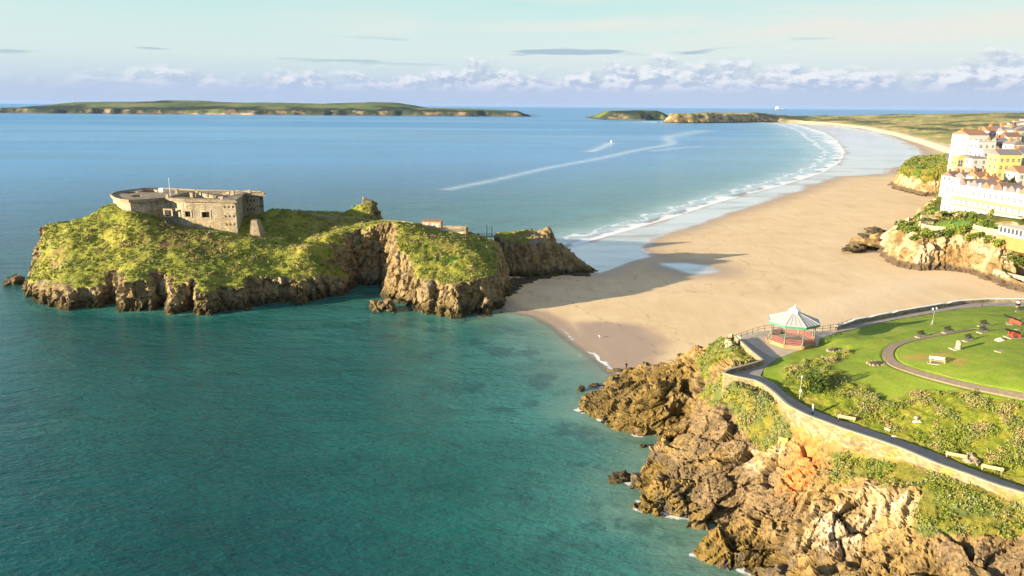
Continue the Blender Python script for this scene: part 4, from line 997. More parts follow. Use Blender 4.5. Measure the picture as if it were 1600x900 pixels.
def far_mat():
    m, t, b = material('far_island'); p = t.pos(); x, y, z = t.sep(p)
    g = t.noise(p, 0.004, 4, 0.6)
    c = t.ramp(g, [(0.35, (0.095, 0.135, 0.045)), (0.5, (0.150, 0.185, 0.055)), (0.65, (0.20, 0.20, 0.075))])
    c = t.mix(t.attr('wood'), c, t.ramp(t.noise(p, 0.03, 4, 0.7), [(0.3, (0.020, 0.034, 0.022)), (0.7, (0.060, 0.075, 0.035))]))
    geo = t.new('ShaderNodeNewGeometry'); nx, ny, nz = t.sep(geo.outputs['True Normal'])
    rk = t.math('MULTIPLY', t.step(nz, 0.88, 0.66), t.step(t.noise(p, 0.010, 5, 0.65), 0.47, 0.60))
    c = t.mix(rk, c, (0.26, 0.19, 0.11)); c = t.mix(t.step(z, 7.0, 3.0), c, (0.10, 0.08, 0.06))
    c = t.mix(t.attr('sandy'), c, (0.50, 0.36, 0.24))
    t.put(b.inputs['Base Color'], c); b.inputs['Roughness'].default_value = 0.95; b.inputs['Specular IOR Level'].default_value = 0.1
    t.put(b.inputs['Normal'], t.bump(t.noise(p, 0.03, 6, 0.7), 0.8, 8.0))
    return m
FARMAT = far_mat()
_bx0 = PZ(268, 179)[0]; _bx1 = PZ(470, 178)[0]
o, cal = far_ridge('far_island', [(-60, 171), (-20, 169.5), (40, 169), (80, 169), (100, 167), (112, 162), (125, 159.5), (150, 159), (190, 159), (240, 158.2), (262, 156.6), (290, 156.8), (320, 159), (370, 160.5), (400, 160), (440, 160.5), (500, 162), (550, 160.5), (580, 159.2), (610, 160), (640, 164.5), (660, 168.5), (700, 169.5), (740, 170.5), (780, 172), (808, 173.5), (822, 177), (832, 180)], 4080, 4700, 178, 0.9, 100, 16.0, (_bx0, _bx1))
o['kind'] = 'structure'
o, _ = far_ridge('far_islet', [(930, 181), (938, 179.2), (944, 176.5), (950, 174.5), (960, 173.6), (980, 173.2), (1010, 172.6), (1030, 172.8), (1045, 174.5), (1052, 178), (1058, 181)], 3330, 3430, 180, 1.2, 130, 7.0)
o['kind'] = 'structure'
# ================================================================== MATERIALS FOR BUILT THINGS
def masonry(name, col, dark=(0.10, 0.085, 0.06), lichen=(0.36, 0.24, 0.05), scale=0.35, streak=0.6, lich=0.5):
    m, t, b = material(name); p = t.pos()
    n = t.noise(p, scale, 6, 0.65); v = t.noise(t.mapping(p, (1.1, 1.1, 0.10)), 0.8, 5, 0.65)
    c = t.ramp(n, [(0.30, tuple(x * 0.70 for x in col)), (0.5, col), (0.7, tuple(min(0.9, x * 1.28) for x in col))])
    c = t.mix(t.math('MULTIPLY', t.step(v, 0.50, 0.68), streak), c, dark)
    c = t.mix(t.math('MULTIPLY', t.step(t.noise(p, scale * 0.6, 4, 0.6), 0.53, 0.66), lich), c, lichen)
    bl = t.new('ShaderNodeTexVoronoi'); t.put(bl.inputs['Vector'], t.mapping(p, (1.0, 1.0, 1.9))); bl.inputs['Scale'].default_value = 1.9
    c = t.mix(0.85, c, t.mix(1.0, c, t.ramp(t.sep(bl.outputs['Color'])[0], [(0.0, 0.58), (0.5, 0.95), (1.0, 1.32)]), 'MULTIPLY'))
    ed = t.voro(t.mapping(p, (1.0, 1.0, 1.9)), 1.9, 'DISTANCE_TO_EDGE'); c = t.mix(t.math('MULTIPLY', t.step(ed, 0.07, 0.02), 0.45), c, dark)
    t.put(b.inputs['Base Color'], c); b.inputs['Roughness'].default_value = 0.92; b.inputs['Specular IOR Level'].default_value = 0.2
    hgt = t.math('ADD', t.noise(p, 3.0, 5, 0.7), t.math('MULTIPLY', t.voro(p, 1.6), 0.7))
    t.put(b.inputs['Normal'], t.bump(hgt, 0.5, 0.12))
    return m
M_FORT = masonry('fort_masonry', (0.38, 0.32, 0.225), (0.11, 0.095, 0.075), (0.36, 0.22, 0.035), 0.22, 0.62, 0.6)
M_FORTROOF = masonry('fort_roof', (0.27, 0.225, 0.165), (0.17, 0.14, 0.10), (0.34, 0.22, 0.05), 0.12, 0.35, 0.35)
M_STONE = masonry('rubble_stone', (0.31, 0.25, 0.17), (0.18, 0.14, 0.09), (0.30, 0.26, 0.07), 0.6, 0.4, 0.45)
M_STONEPALE = masonry('pale_stone', (0.45, 0.37, 0.25), (0.30, 0.23, 0.14), (0.40, 0.33, 0.12), 0.5, 0.4, 0.35)
M_SEAWALL = masonry('sea_wall_stone', (0.275, 0.215, 0.125), (0.16, 0.12, 0.058), (0.20, 0.21, 0.035), 0.55, 0.55, 0.75)
M_REDROOF = simple_mat('red_roof', (0.30, 0.16, 0.10), 0.9, 0.3, 1.0)
M_DARK = simple_mat('dark_opening', (0.015, 0.015, 0.016), 0.6, 0.2)
M_GLASS = simple_mat('window_glass', (0.055, 0.065, 0.08), 0.08, 0.3)
M_IRON = simple_mat('dark_iron', (0.045, 0.045, 0.045), 0.55, 0.3)
M_WHITE = simple_mat('white_paint', (0.80, 0.79, 0.76), 0.6, 0.04, 0.4)
M_WOOD = simple_mat('weathered_wood', (0.20, 0.135, 0.08), 0.8, 0.35, 3.0, bump=0.2)
M_WOODDARK = simple_mat('dark_wood', (0.085, 0.058, 0.040), 0.75, 0.3, 3.0)
M_WOODPALE = simple_mat('pale_wood', (0.46, 0.36, 0.21), 0.8, 0.2, 3.0)
M_CONC = simple_mat('concrete', (0.33, 0.295, 0.235), 0.9, 0.2, 0.8)

# ================================================================== THE FORT
def shrink(pts, d):
    n = len(pts); out = []
    ar = sum(pts[k][0] * pts[(k + 1) % n][1] - pts[(k + 1) % n][0] * pts[k][1] for k in range(n)); sg = 1 if ar > 0 else -1
    for k in range(n):
        a, b, c = pts[k - 1], pts[k], pts[(k + 1) % n]
        n1 = np.array([-(b - a)[1], (b - a)[0]]) / (np.linalg.norm(b - a) + 1e-9); n2 = np.array([-(c - b)[1], (c - b)[0]]) / (np.linalg.norm(c - b) + 1e-9)
        m = n1 + n2; m = m / (np.linalg.norm(m) + 1e-9); out.append(b + m * sg * d / max(0.5, m @ n1))
    return np.array(out)
def boolean_cut(o, cutters):
    for c in cutters:
        md = o.modifiers.new('cut', 'BOOLEAN'); md.operation = 'DIFFERENCE'; md.object = c; md.solver = 'EXACT'
    dg = bpy.context.evaluated_depsgraph_get(); me = bpy.data.meshes.new_from_object(o.evaluated_get(dg)); o.modifiers.clear()
    old = o.data; o.data = me; bpy.data.meshes.remove(old)
    for c in cutters:
        cm = c.data; bpy.data.objects.remove(c); bpy.data.meshes.remove(cm)
def on_plane(px, py, a, b):
    """point of a sight line on the vertical plane through plan points a, b"""
    d = ray(px, py); n = np.array([-(b - a)[1], (b - a)[0]]); k = (n @ a) / (n @ d[:2])
    return np.array([d[0] * k, d[1] * k, CAM_H + d[2] * k])

def build_fort():
    cx, cy = fort_pts.mean(0)
    root = empty('fort', (0, 0, 0), 0, 'grey and cream stone fort with a flat roof on top of the island', 'fort')
    wall_pts = shrink(chaikin(fort_pts[:6], 0).tolist() and fort_pts, 0.7)
    mb = MB(); mb.prism([tuple(q) for q in wall_pts], 14.0, FORT_Z - 0.6); wall = mb.build('wall', M_FORT, root)
    mb = MB(); mb.prism([tuple(q) for q in fort_pts], FORT_Z - 0.597, FORT_Z); roof = mb.build('roof', M_FORTROOF, root)
    pits = [([(264, 307.6), (283, 302.6), (303, 298.8), (330, 304.6), (349, 309), (318, 309.4)], 22.5),
            ([(314, 300), (348, 299.9), (378, 300.8), (366, 304), (352, 307.8), (336, 304)], 25.2),
            ([(188, 302), (199, 299.4), (212, 299), (214, 301), (203, 302.6)], 26.4),
            ([(203, 306.6), (209, 304.4), (219, 304), (221, 307.2), (211, 308)], 26.4),
            ([(216, 299.6), (225, 296.2), (240, 295.8), (247, 298), (243, 300.4), (229, 300.6)], 26.2)]
    def cutters(lo):
        out = []
        for px, z in pits:
            mb = MB(); mb.prism([tuple(q) for q in PP(px, FORT_Z)], z, FORT_Z + 2); out.append(mb.build('cutter'))
        return out
    boolean_cut(roof, cutters(0))
    A, B = wall_pts[7], wall_pts[8]                    # the long front
    ax = (B - A) / np.linalg.norm(B - A); rz = math.atan2(ax[1], ax[0]); nrm = np.array([ax[1], -ax[0]])
    cut = cutters(0); emb = []
    for x0, y0, x1, y1 in ((257.5, 328.5, 268, 337.5), (288, 330, 298, 339), (315, 331, 328, 340)):
        p, q = on_plane(x0, y0, A, B), on_plane(x1, y1, A, B); c = (p + q) / 2; w = np.linalg.norm((q - p)[:2]); h = abs(p[2] - q[2])
        mb = MB(); mb.box(c, (w, 1.6, h), rz); cut.append(mb.build('cutter')); emb.append((c, w, h))
    boolean_cut(wall, cut)
    for c, w, h in emb:
        s = MB(); ib = c - np.array([nrm[0], nrm[1], 0]) * 0.77
        s.box(ib, (w - 0.02, 0.05, h - 0.02), rz); win = s.build('window', M_DARK, root)
        f = MB(); o = c + np.array([nrm[0], nrm[1], 0]) * 0.05
        t3 = np.array([ax[0], ax[1], 0.0])
        f.box(o + np.array([0, 0, h / 2 + 0.28]), (w + 1.1, 0.16, 0.55), rz); f.box(o - np.array([0, 0, h / 2 + 0.16]), (w + 1.1, 0.16, 0.3), rz)
        for s_ in (-1, 1): f.box(o + t3 * s_ * (w / 2 + 0.28), (0.55, 0.155, h), rz)
        f.build('window_frame', M_STONEPALE, win)
        g = MB(); g.box(c - np.array([nrm[0], nrm[1], 0]) * 0.6 + t3 * 0.1, (0.12, 0.06, h - 0.03), rz); g.build('mullion', M_CONC, win)
    # loopholes
    for y, xs in ((323.5, (351, 357.5, 363.8)), (338, (352.5, 358.7, 365.2)), (350.5, (354, 360, 366.3))):
        for x in xs:
            c = on_plane(x, y, A, B); s = MB(); c2 = c + np.array([nrm[0], nrm[1], 0]) * 0.01
            s.box(c2, (0.5, 0.10, 0.75), rz); s.build('loophole', M_DARK, root)
    C, D = wall_pts[9], wall_pts[10]; ax2 = (D - C) / np.linalg.norm(D - C); rz2 = math.atan2(ax2[1], ax2[0]); n2 = np.array([ax2[1], -ax2[0], 0])
    for x, y in ((386, 313.5), (391.5, 313.5), (397, 313.5), (387, 327), (392, 327), (397, 327), (407.5, 310.5), (408, 322), (390, 319.5)):
        c = on_plane(x, y, C, D) + n2 * 0.01; s = MB(); s.box(c, (0.5, 0.1, 0.8), rz2); s.build('loophole', M_DARK, root)
    c = on_plane(388, 346, C, D); s = MB(); s.box(c - np.array([0, 0, 0.5]), (6.0, 0.12, 4.4), rz2); s.build('undercroft_shade', M_DARK, root)  # flat dark panel painting the shade inside the undercroft opening
    # string course under the roof of the long front
    s = MB(); mid = (A + B) / 2; s.box((mid[0] + nrm[0] * 0.1, mid[1] + nrm[1] * 0.1, FORT_Z - 1.1), (np.linalg.norm(B - A) - 0.5, 0.22, 0.35), rz); s.build('string_course', M_STONEPALE, root)
    # chimneys and small roof houses
    for x, y, w, h in ((300, 308.2, 1.0, 1.5), (308.4, 307.4, 1.0, 1.9), (323.6, 308.8, 0.9, 1.2), (333, 309.8, 0.8, 0.9), (357, 305.4, 0.9, 1.1), (364.6, 304.3, 0.9, 1.3), (347, 312.4, 0.9, 1.1), (262, 308.6, 0.8, 0.9), (276.4, 302.6, 0.9, 1.5), (390, 301.6, 1.0, 1.0)):
        q = PZ(x, y, FORT_Z); s = MB(); s.box((q[0], q[1], FORT_Z + h / 2), (w, w, h), rz); s.box((q[0], q[1], FORT_Z + h + 0.06), (w + 0.2, w + 0.2, 0.12), rz); s.build('chimney', M_STONEPALE, root)
    q = PZ(253, 301, FORT_Z); s = MB(); s.box((q[0], q[1], FORT_Z + 0.9), (1.5, 1.4, 1.3), rz); s.box((q[0], q[1], FORT_Z + 1.6), (1.7, 1.6, 0.1), rz); s.build('roof_hut', M_WHITE, root)
    # low parapet kerb round the roof edge
    s = MB(); pr = np.vstack([fort_pts, fort_pts[:1]])
    for a, b in zip(pr[:-1], pr[1:]):
        m = (a + b) / 2; L = np.linalg.norm(b - a); r = math.atan2((b - a)[1], (b - a)[0]); nn = np.array([-(b - a)[1], (b - a)[0]]) / L
        sg = 1 if inside([m + nn * 0.3], fort_pts)[0] else -1
        s.box((m[0] + nn[0] * sg * 0.25, m[1] + nn[1] * sg * 0.25, FORT_Z + 0.2), (L, 0.4, 0.4), r)
    s.build('parapet', M_FORTROOF, root)
    # flagpole
    q = PZ(266.5, 306.5, FORT_Z); fp = empty('flagpole', (q[0], q[1], FORT_Z), 0, 'thin white flagpole standing on the flat fort roof', 'flagpole')
    s = MB(); s.tube((0, 0, 0), (0, 0, 6.2), 0.11, 0.06); s.build('pole', M_WHITE, fp)
    s = MB(); s.lathe([(0.0, 6.2), (0.14, 6.3), (0.0, 6.45)], n=8); s.build('finial', M_WHITE, fp)
    s = MB(); s.box((0, 0, 0.1), (0.7, 0.7, 0.2)); s.build('base', M_CONC, fp)
    L = Vector((float(cx), float(cy), 17.0)); root.location = L
    for c in bpy.data.objects:
        if c.parent == root: c.location -= L
build_fort()

def ribbon(mb, line, z0, z1, th, side=0.0):
    """upright wall of thickness th along a plan line"""
    line = np.asarray(line); n = len(line); t = np.gradient(line, axis=0); t /= np.linalg.norm(t, axis=1)[:, None] + 1e-9
    nn = np.stack([-t[:, 1], t[:, 0]], 1); a = line + nn * (side + th / 2); b = line + nn * (side - th / 2)
    z0 = np.broadcast_to(z0, n); z1 = np.broadcast_to(z1, n); vs = []
    for k in range(n): vs += [(*a[k], z0[k]), (*a[k], z1[k]), (*b[k], z1[k]), (*b[k], z0[k])]
    fs = [(0, 1, 2, 3), (4 * n - 1, 4 * n - 2, 4 * n - 3, 4 * n - 4)]
    for k in range(n - 1):
        o = 4 * k
        for j in range(4): fs.append((o + j, o + (j + 1) % 4, o + 4 + (j + 1) % 4, o + 4 + j))
    return mb.add(vs, fs)

def island_things():
    # guard hut and gun platform on the bluff
    q = isl.hit(676, 357); root = empty('stone_hut', q, R_(-4), 'small square stone hut with a flat red roof on top of the bluff', 'hut')
    s = MB(); s.box((0, 0, 1.1), (6.4, 4.2, 3.2)); s.build('wall', M_STONEPALE, root)
    s = MB(); s.box((0, 0, 2.8), (7.0, 4.8, 0.22)); s.build('roof', M_REDROOF, root)
    for x in (-1.6, 0.4, 1.9):
        s = MB(); s.box((x, -2.11, 1.6), (0.7, 0.06, 0.8)); s.build('window', M_WHITE, root)
    q2 = isl.hit(709, 363); root = empty('gun_platform', (q2[0], q2[1] + 1.5, q2[2] - 0.4), R_(-6), 'low stone gun platform with a walled terrace beside the hut', 'gun platform')
    s = MB(); s.box((0, 0, -0.2), (9.0, 5.0, 2.4)); s.build('terrace', M_STONE, root)
    s = MB(); s.box((0, 2.4, 1.5), (8.6, 0.4, 1.0)); s.box((4.2, 0, 1.5), (0.4, 4.4, 1.0)); s.build('parapet', M_STONE, root)
    s = MB(); s.box((-0.5, 0.2, 1.012), (6.5, 3.0, 0.02)); s.build('deck', M_CONC, root)
    s = MB(); s.box((2.0, -2.52, 0.1), (3.0, 0.06, 0.8)); s.build('white_patch', M_WHITE, root)
    # bridge to the stack
    a = isl.hit(748, 371); a[2] += 0.2; b = PY(769, 370.5, 263); b[2] = max(b[2], 13.2)
    root = empty('footbridge', a, 0, 'narrow iron footbridge from the bluff across the gap to the sea stack', 'footbridge'); d = b - a
    L = np.linalg.norm(d[:2]); u = np.array([d[0], d[1], 0]) / L; w = np.array([-u[1], u[0], 0])
    s = MB(); s.tube(-u * 0.4, d + u * 1.0, 0.16, n=4)
    for k in (-1, 1): s.tube(w * 0.7 * k, d + w * 0.7 * k, 0.2, n=4)
    s.build('girder', M_IRON, root)
    s = MB(); vs = [-w * 0.8 + (0, 0, 0.25), w * 0.8 + (0, 0, 0.25), d + w * 0.8 + (0, 0, 0.25), d - w * 0.8 + (0, 0, 0.25)]
    s.add(vs + [q - np.array([0, 0, 0.1]) for q in vs], [(0, 1, 2, 3), (7, 6, 5, 4), (0, 4, 5, 1), (1, 5, 6, 2), (2, 6, 7, 3), (3, 7, 4, 0)]); s.build('deck', M_WOODDARK, root)
    for k in (-1, 1):
        s = MB()
        for t in np.linspace(0, 1, 8): s.tube(d * t + w * 0.75 * k, d * t + w * 0.75 * k + (0, 0, 1.25), 0.05, n=5)
        for h in (0.7, 1.25): s.tube(w * 0.75 * k + (0, 0, h), d + w * 0.75 * k + (0, 0, h), 0.05, n=5)
        s.build('railing', M_IRON, root)
    for t in (0.78,):
        for k in (-1, 1):
            s = MB(); s.tube(d * t + w * 0.9 * k, d * t + w * 0.9 * k + (0, 0, 4.2), 0.16, 0.1, n=6); s.build('mast', M_IRON, root)
    # tapering stone buttress below the right end of the fort
    q = isl.hit(400, 371); bt = MB()
    z0 = q[2] - 1.5; bt.prism([(q[0] - 2.3, q[1] - 0.6), (q[0] + 2.1, q[1] - 0.9), (q[0] + 2.5, q[1] + 4), (q[0] - 2.0, q[1] + 4)], z0, z0 + 0.3)
    lo = [(q[0] - 2.3, q[1] - 0.6, z0 + 0.3), (q[0] + 2.1, q[1] - 0.9, z0 + 0.3), (q[0] + 2.5, q[1] + 4, z0 + 0.3), (q[0] - 2.0, q[1] + 4, z0 + 0.3)]
    hi = [(q[0] - 1.3, q[1] + 0.2, z0 + 7.4), (q[0] + 0.6, q[1] + 0.1, z0 + 7.2), (q[0] + 0.8, q[1] + 3, z0 + 7.2), (q[0] - 1.2, q[1] + 3, z0 + 7.4)]
    bt.add(lo + hi, [(4, 5, 6, 7)] + [(k, (k + 1) % 4, 4 + (k + 1) % 4, 4 + k) for k in range(4)])
    tag(bt.build('stone_buttress', M_STONE), 'tapering grey stone buttress below the right end of the fort', 'buttress')
    # path wall along the far ridge
    pts = [(470, 334.5), (520, 340.5), (560, 342.5), (590, 345.5), (622, 349), (655, 354)]
    ln = np.array([PY(x, y, 264 - 0.03 * (x - 520) - (8 if x > 600 else 0) * (x - 600) / 55)[:2] for x, y in pts]); ln = resample(chaikin(ln, 1), 2.0); z = isl(ln)
    s = MB(); ribbon(s, ln, z - 1.2, z + 0.75, 0.5); tag(s.build('ridge_wall', M_STONE), 'low dark stone path wall along the ridge behind the bluff', 'wall')
    # ruin on the look-out knoll
    q = np.array([_lk[0] - 1.6, 273.4, isl.at(_lk[0] - 1.6, 273.4)]); root = empty('lookout_ruin', q, 0.3, 'broken stone lookout on the steep knoll at the far side of the island', 'ruin')
    s = MB(); s.prism([(-1.6, -1.4), (1.5, -1.5), (1.7, 1.2), (-1.4, 1.4)], -1.5, [1.4, 0.8, 1.2, 1.6]); s.build('wall', M_STONEPALE, root)
    s = MB(); s.prism([(-1.2, -1.0), (0.2, -1.0), (0.2, 0.6), (-1.2, 0.6)], 1.0, [2.2, 1.9, 2.0, 2.3]); s.build('turret', M_STONEPALE, root)
island_things()

# ================================================================== BOULDERS
def boulder_mesh(name, seed, sub=3, squash=0.7, amp=0.45):
    bm = bmesh.new(); bmesh.ops.create_icosphere(bm, subdivisions=sub, radius=1.0)
    V = np.array([v.co[:] for v in bm.verts]); f, e = facets(V * 1.3 + seed * 3.1, seed, 1.2); f2, e2 = facets(V * 3.0 + seed * 1.7, seed + 4, 1.0)
    r = 1 + amp * f + 0.18 * f2 + 0.25 * fbm(V * 1.1 + seed, 3, seed) - 0.12 * sstep(e, 0.1, 0)
    V = V * r[:, None] * np.array([1, 1, squash])
    for v, q in zip(bm.verts, V): v.co = q
    me = bpy.data.meshes.new(name); bm.to_mesh(me); bm.free(); return me
def rock_mat(name, tone, lo, hi):
    m, t, b = material(name); p = t.pos(); geo = t.new('ShaderNodeNewGeometry').outputs['Position']; x, y, z = t.sep(geo)
    c, tide = rock_colour(t, geo, z, lo, hi, tone, False); t.put(b.inputs['Base Color'], c); b.inputs['Roughness'].default_value = 0.85
    t.put(b.inputs['Normal'], t.bump(t.noise(geo, 2.2, 6, 0.7), 0.7, 0.3)); return m
M_SHOREROCK = rock_mat('shore_rock', 0.95, 1.2, 4.2)
M_DARKROCK = rock_mat('weedy_rock', 0.95, 2.6, 5.2)
M_PALEROCK = simple_mat('pale_rock', (0.62, 0.55, 0.45), 0.9, 0.25, 1.0, bump=0.5)
BOULD = [boulder_mesh('boulder', k) for k in range(5)]
def rock(loc, size, rz, label, mat=M_SHOREROCK, k=0, group=None, cat='rock', name='boulder'):
    me = BOULD[k % 5].copy(); me.materials.clear()
    o = link(name, me, mat); o.location = loc; o.scale = size; o.rotation_euler = (0, 0, rz)
    return tag(o, label, cat, group)
def P0(px, py, z=0.0): return PZ(px, py, z)
rock(P0(27, 442, 0.3), (3.2, 2.6, 3.6), 0.4, 'dark jagged rock standing in the sea off the left end of the island', k=1)
rock(P0(33, 443, 0.1), (1.9, 1.6, 1.6), 1.4, 'low dark rock joined to the right foot of the jagged sea rock', k=2)
rock(P0(590, 480, 0.8), (2.3, 2.0, 2.6), 0.2, 'round tan boulder in the water left of the bluff, leftmost of three', k=3, group='boulders at the foot of the bluff')
rock(P0(601, 478, 1.2), (2.6, 2.4, 2.9), 1.2, 'largest boulder at the foot of the bluff, middle of three', k=0, group='boulders at the foot of the bluff')
rock(P0(612, 484, 0.6), (1.5, 1.4, 1.9), 2.2, 'smallest boulder at the foot of the bluff, rightmost of three', k=4, group='boulders at the foot of the bluff')
rock(P0(969, 748, 0.3), (1.9, 1.2, 1.35), 0.2, 'brown rounded rock alone in the water off the headland', k=2)
rock(P0(908, 608, 0.3), (0.9, 0.75, 0.9), 0.9, 'small dark rock in the shallows at the tip of the headland', k=4)
rock(P0(1004, 697, 0.1), (0.7, 0.5, 0.5), 0.9, 'tiny rock in the inlet between two headland ledges', k=0)
rock(P0(930, 602, 0.1), (1.5, 0.9, 0.5), 0.3, 'low flat wet rock just off the headland tip', M_DARKROCK, k=1)
for k, (x, y, a, b, c, L) in enumerate(((1358, 383, 8, 5, 4.6, 'dark craggy rock mass below the beach steps'), (1378, 378, 6, 4.5, 5.2, 'ochre topped rock mass against the wall foot by the beach steps'), (1338, 388, 5, 3.6, 2.2, 'low dark rock at the seaward end of the crag below the steps'),
        (1323, 390, 3.2, 1.8, 0.9, 'flat brown slab lying alone on the sand left of the crag'), (1368, 361, 9, 4.5, 1.3, 'broad flat grey rock shelf behind the craggy rocks'), (1350, 368, 5, 2.6, 0.8, 'thin grey rock tongue pointing left across the sand'),
        (1392, 388, 3.0, 2.6, 3.8, 'grey rock leaning on the sloping stone wall'), (1399, 404, 2.0, 1.6, 2.0, 'small dark rock on the sand in front of the white cliff'), (1412, 402, 2.2, 1.8, 3.6, 'yellow stained rock at the left foot of the white cliff'))):
    rock(PZ(x, y, 2.8), (a, b, c), 0.3 * k, L, M_DARKROCK if k in (0, 2, 3, 4, 5, 6, 7) else M_SHOREROCK, k, 'rocks on the beach below the town')
random.seed(4)
def rubble(name, pts, n, s0, s1, z, mat, seed, flat=0.5):
    """weed-covered rubble nobody could count: one mesh"""
    rg = np.random.default_rng(seed); poly = PP(pts, z); lo, hi = poly.min(0), poly.max(0); Vs, Fs, b = [], [], 0
    src = boulder_mesh('tmp', 7, 2); sv = np.array([v.co[:] for v in src.vertices]); sf = np.array([p.vertices[:] for p in src.polygons]); bpy.data.meshes.remove(src)
    while len(Vs) < n:
        q = lo + rg.random(2) * (hi - lo)
        if not inside([q], poly)[0]: continue
        s = s0 + (s1 - s0) * rg.random() ** 2; a = rg.random() * 6.28; ca, sa = math.cos(a), math.sin(a)
        v = sv * np.array([s * (0.7 + 0.6 * rg.random()), s, s * flat]); v = v @ np.array([[ca, sa, 0], [-sa, ca, 0], [0, 0, 1]])
        zz = sand_h(np.array([q]))[0]; Vs.append(v + np.array([q[0], q[1], zz])); Fs.append(sf + b); b += len(sv)
    o = link(name, np_mesh(name, np.concatenate(Vs), np.concatenate(Fs), False), mat); o['kind'] = 'stuff'; return tag(o, None, None)
tag(rubble('seaweed_rocks', [(798, 458), (812, 447), (840, 436), (880, 430), (925, 432), (905, 424), (860, 428), (800, 436)], 260, 0.5, 1.7, 0.6, M_DARKROCK, 3, 0.42), 'dark seaweed covered rocks spread over the sand below the sea stack', 'rocks')
tag(rubble('beach_rubble', [(1388, 284), (1400, 292), (1440, 302), (1472, 306), (1470, 298), (1430, 290), (1405, 282)], 130, 1.2, 3.2, 3.0, M_SHOREROCK, 5, 0.5), 'brown rubble of rocks along the foot of the far cliff', 'rocks')
tag(rubble('reef', [(690, 499), (720, 500), (760, 496), (790, 486), (775, 490), (735, 496)], 40, 0.5, 1.5, 0.0, M_DARKROCK, 8, 0.6), 'dark wet reef rocks at the waterline of the bluff', 'rocks')
# ================================================================== HEADLAND: paths, walls
M_PATH = simple_mat('tarmac_path', (0.30, 0.26, 0.225), 0.9, 0.18, 0.7, bump=0.15)
M_PATHLAWN = simple_mat('lawn_path_surface', (0.20, 0.155, 0.11), 0.95, 0.25, 1.5, bump=0.2)
M_TERRACE = simple_mat('terrace_paving', (0.50, 0.42, 0.32), 0.9, 0.18, 0.6, bump=0.15)
sheet_on('promenade_path', prom_poly, lambda P: np.full(len(P), 17.02), 0.0, M_PATH, 1.0)
_lp = resample(lawn_path, 1.0); _t = np.gradient(_lp, axis=0); _t /= np.linalg.norm(_t, axis=1)[:, None]; _n = np.stack([-_t[:, 1], _t[:, 0]], 1)
_wl = np.interp(np.arange(len(_lp)) / len(_lp), [0, 0.55, 0.75, 1.0], [0.5, 0.72, 0.95, 0.55])[:, None]
sheet_on('lawn_path', np.concatenate([_lp + _n * _wl, (_lp - _n * _wl)[::-1]]), head, 0.03, M_PATHLAWN, 0.8)
_terr = np.concatenate([PP([(1152, 524), (1165, 521), (1190, 517), (1225, 515), (1255, 516), (1281, 518), (1306, 515), (1306, 520), (1281, 529), (1278, 540), (1247, 548), (1218, 559), (1205, 557), (1190, 549), (1172, 536)], 17.02)])
sheet_on('bandstand_terrace', _terr, lambda P: np.full(len(P), 17.03), 0.0, M_TERRACE, 1.2)

def build_walls():
    root = empty('sea_wall', (*wall_line[10], 17.0), 0, 'long pale stone wall winding along the seaward edge of the cliff path', 'wall')
    ln = resample(wall_line, 1.0); _, fz = spine_h(ln); top = np.full(len(ln), 17.80) + 0.05 * perlin(np.c_[ln / 4, ln[:, 0] * 0], 3)
    off = np.array([*wall_line[10], 17.0])
    s = MB(); ribbon(s, ln, np.minimum(fz, head(ln)) - 3.5, top, 0.36, -0.1); w = s.build('wall', M_SEAWALL, root); w.location = -off
    s = MB(); ribbon(s, ln, top + 0.002, top + 0.10, 0.42, -0.1); c = s.build('coping', M_CONC, root); c.location = -off
    ln = resample(back_line[:9], 1.5); z = np.full(len(ln), 17.0); z = head(ln + np.array([-0.5, -0.5])); z = np.maximum(z, 16.9)
    root = empty('promenade_wall', (*ln[10], 17.0), 0, 'low straight stone wall with pale coping between the lawn path and the beach', 'wall'); off = np.array([*ln[10], 17.0])
    s = MB(); ribbon(s, ln, z - 3.0, z + 0.75, 0.45); w = s.build('wall', M_STONE, root); w.location = -off
    s = MB(); ribbon(s, ln, z + 0.752, z + 0.87, 0.55); c = s.build('coping', M_WHITE, root); c.location = -off
    # iron railing round the terrace
    ln = resample(np.concatenate([wall_line[:1], back_line[::-1][:6]]), 1.9); root = empty('railing', (*ln[0], 17.0), 0, 'thin dark iron railing along the beach side of the bandstand terrace', 'railing'); off = np.array([*ln[0], 17.0])
    for q in ln:
        s = MB(); s.tube((q[0] - off[0], q[1] - off[1], 0), (q[0] - off[0], q[1] - off[1], 1.15), 0.05, n=6); s.build('post', M_IRON, root)
    for h in (0.6, 1.12):
        s = MB()
        for a, b in zip(ln[:-1], ln[1:]): s.tube((a[0] - off[0], a[1] - off[1], h), (b[0] - off[0], b[1] - off[1], h), 0.035, n=5)
        s.build('rail', M_IRON, root)
build_walls()

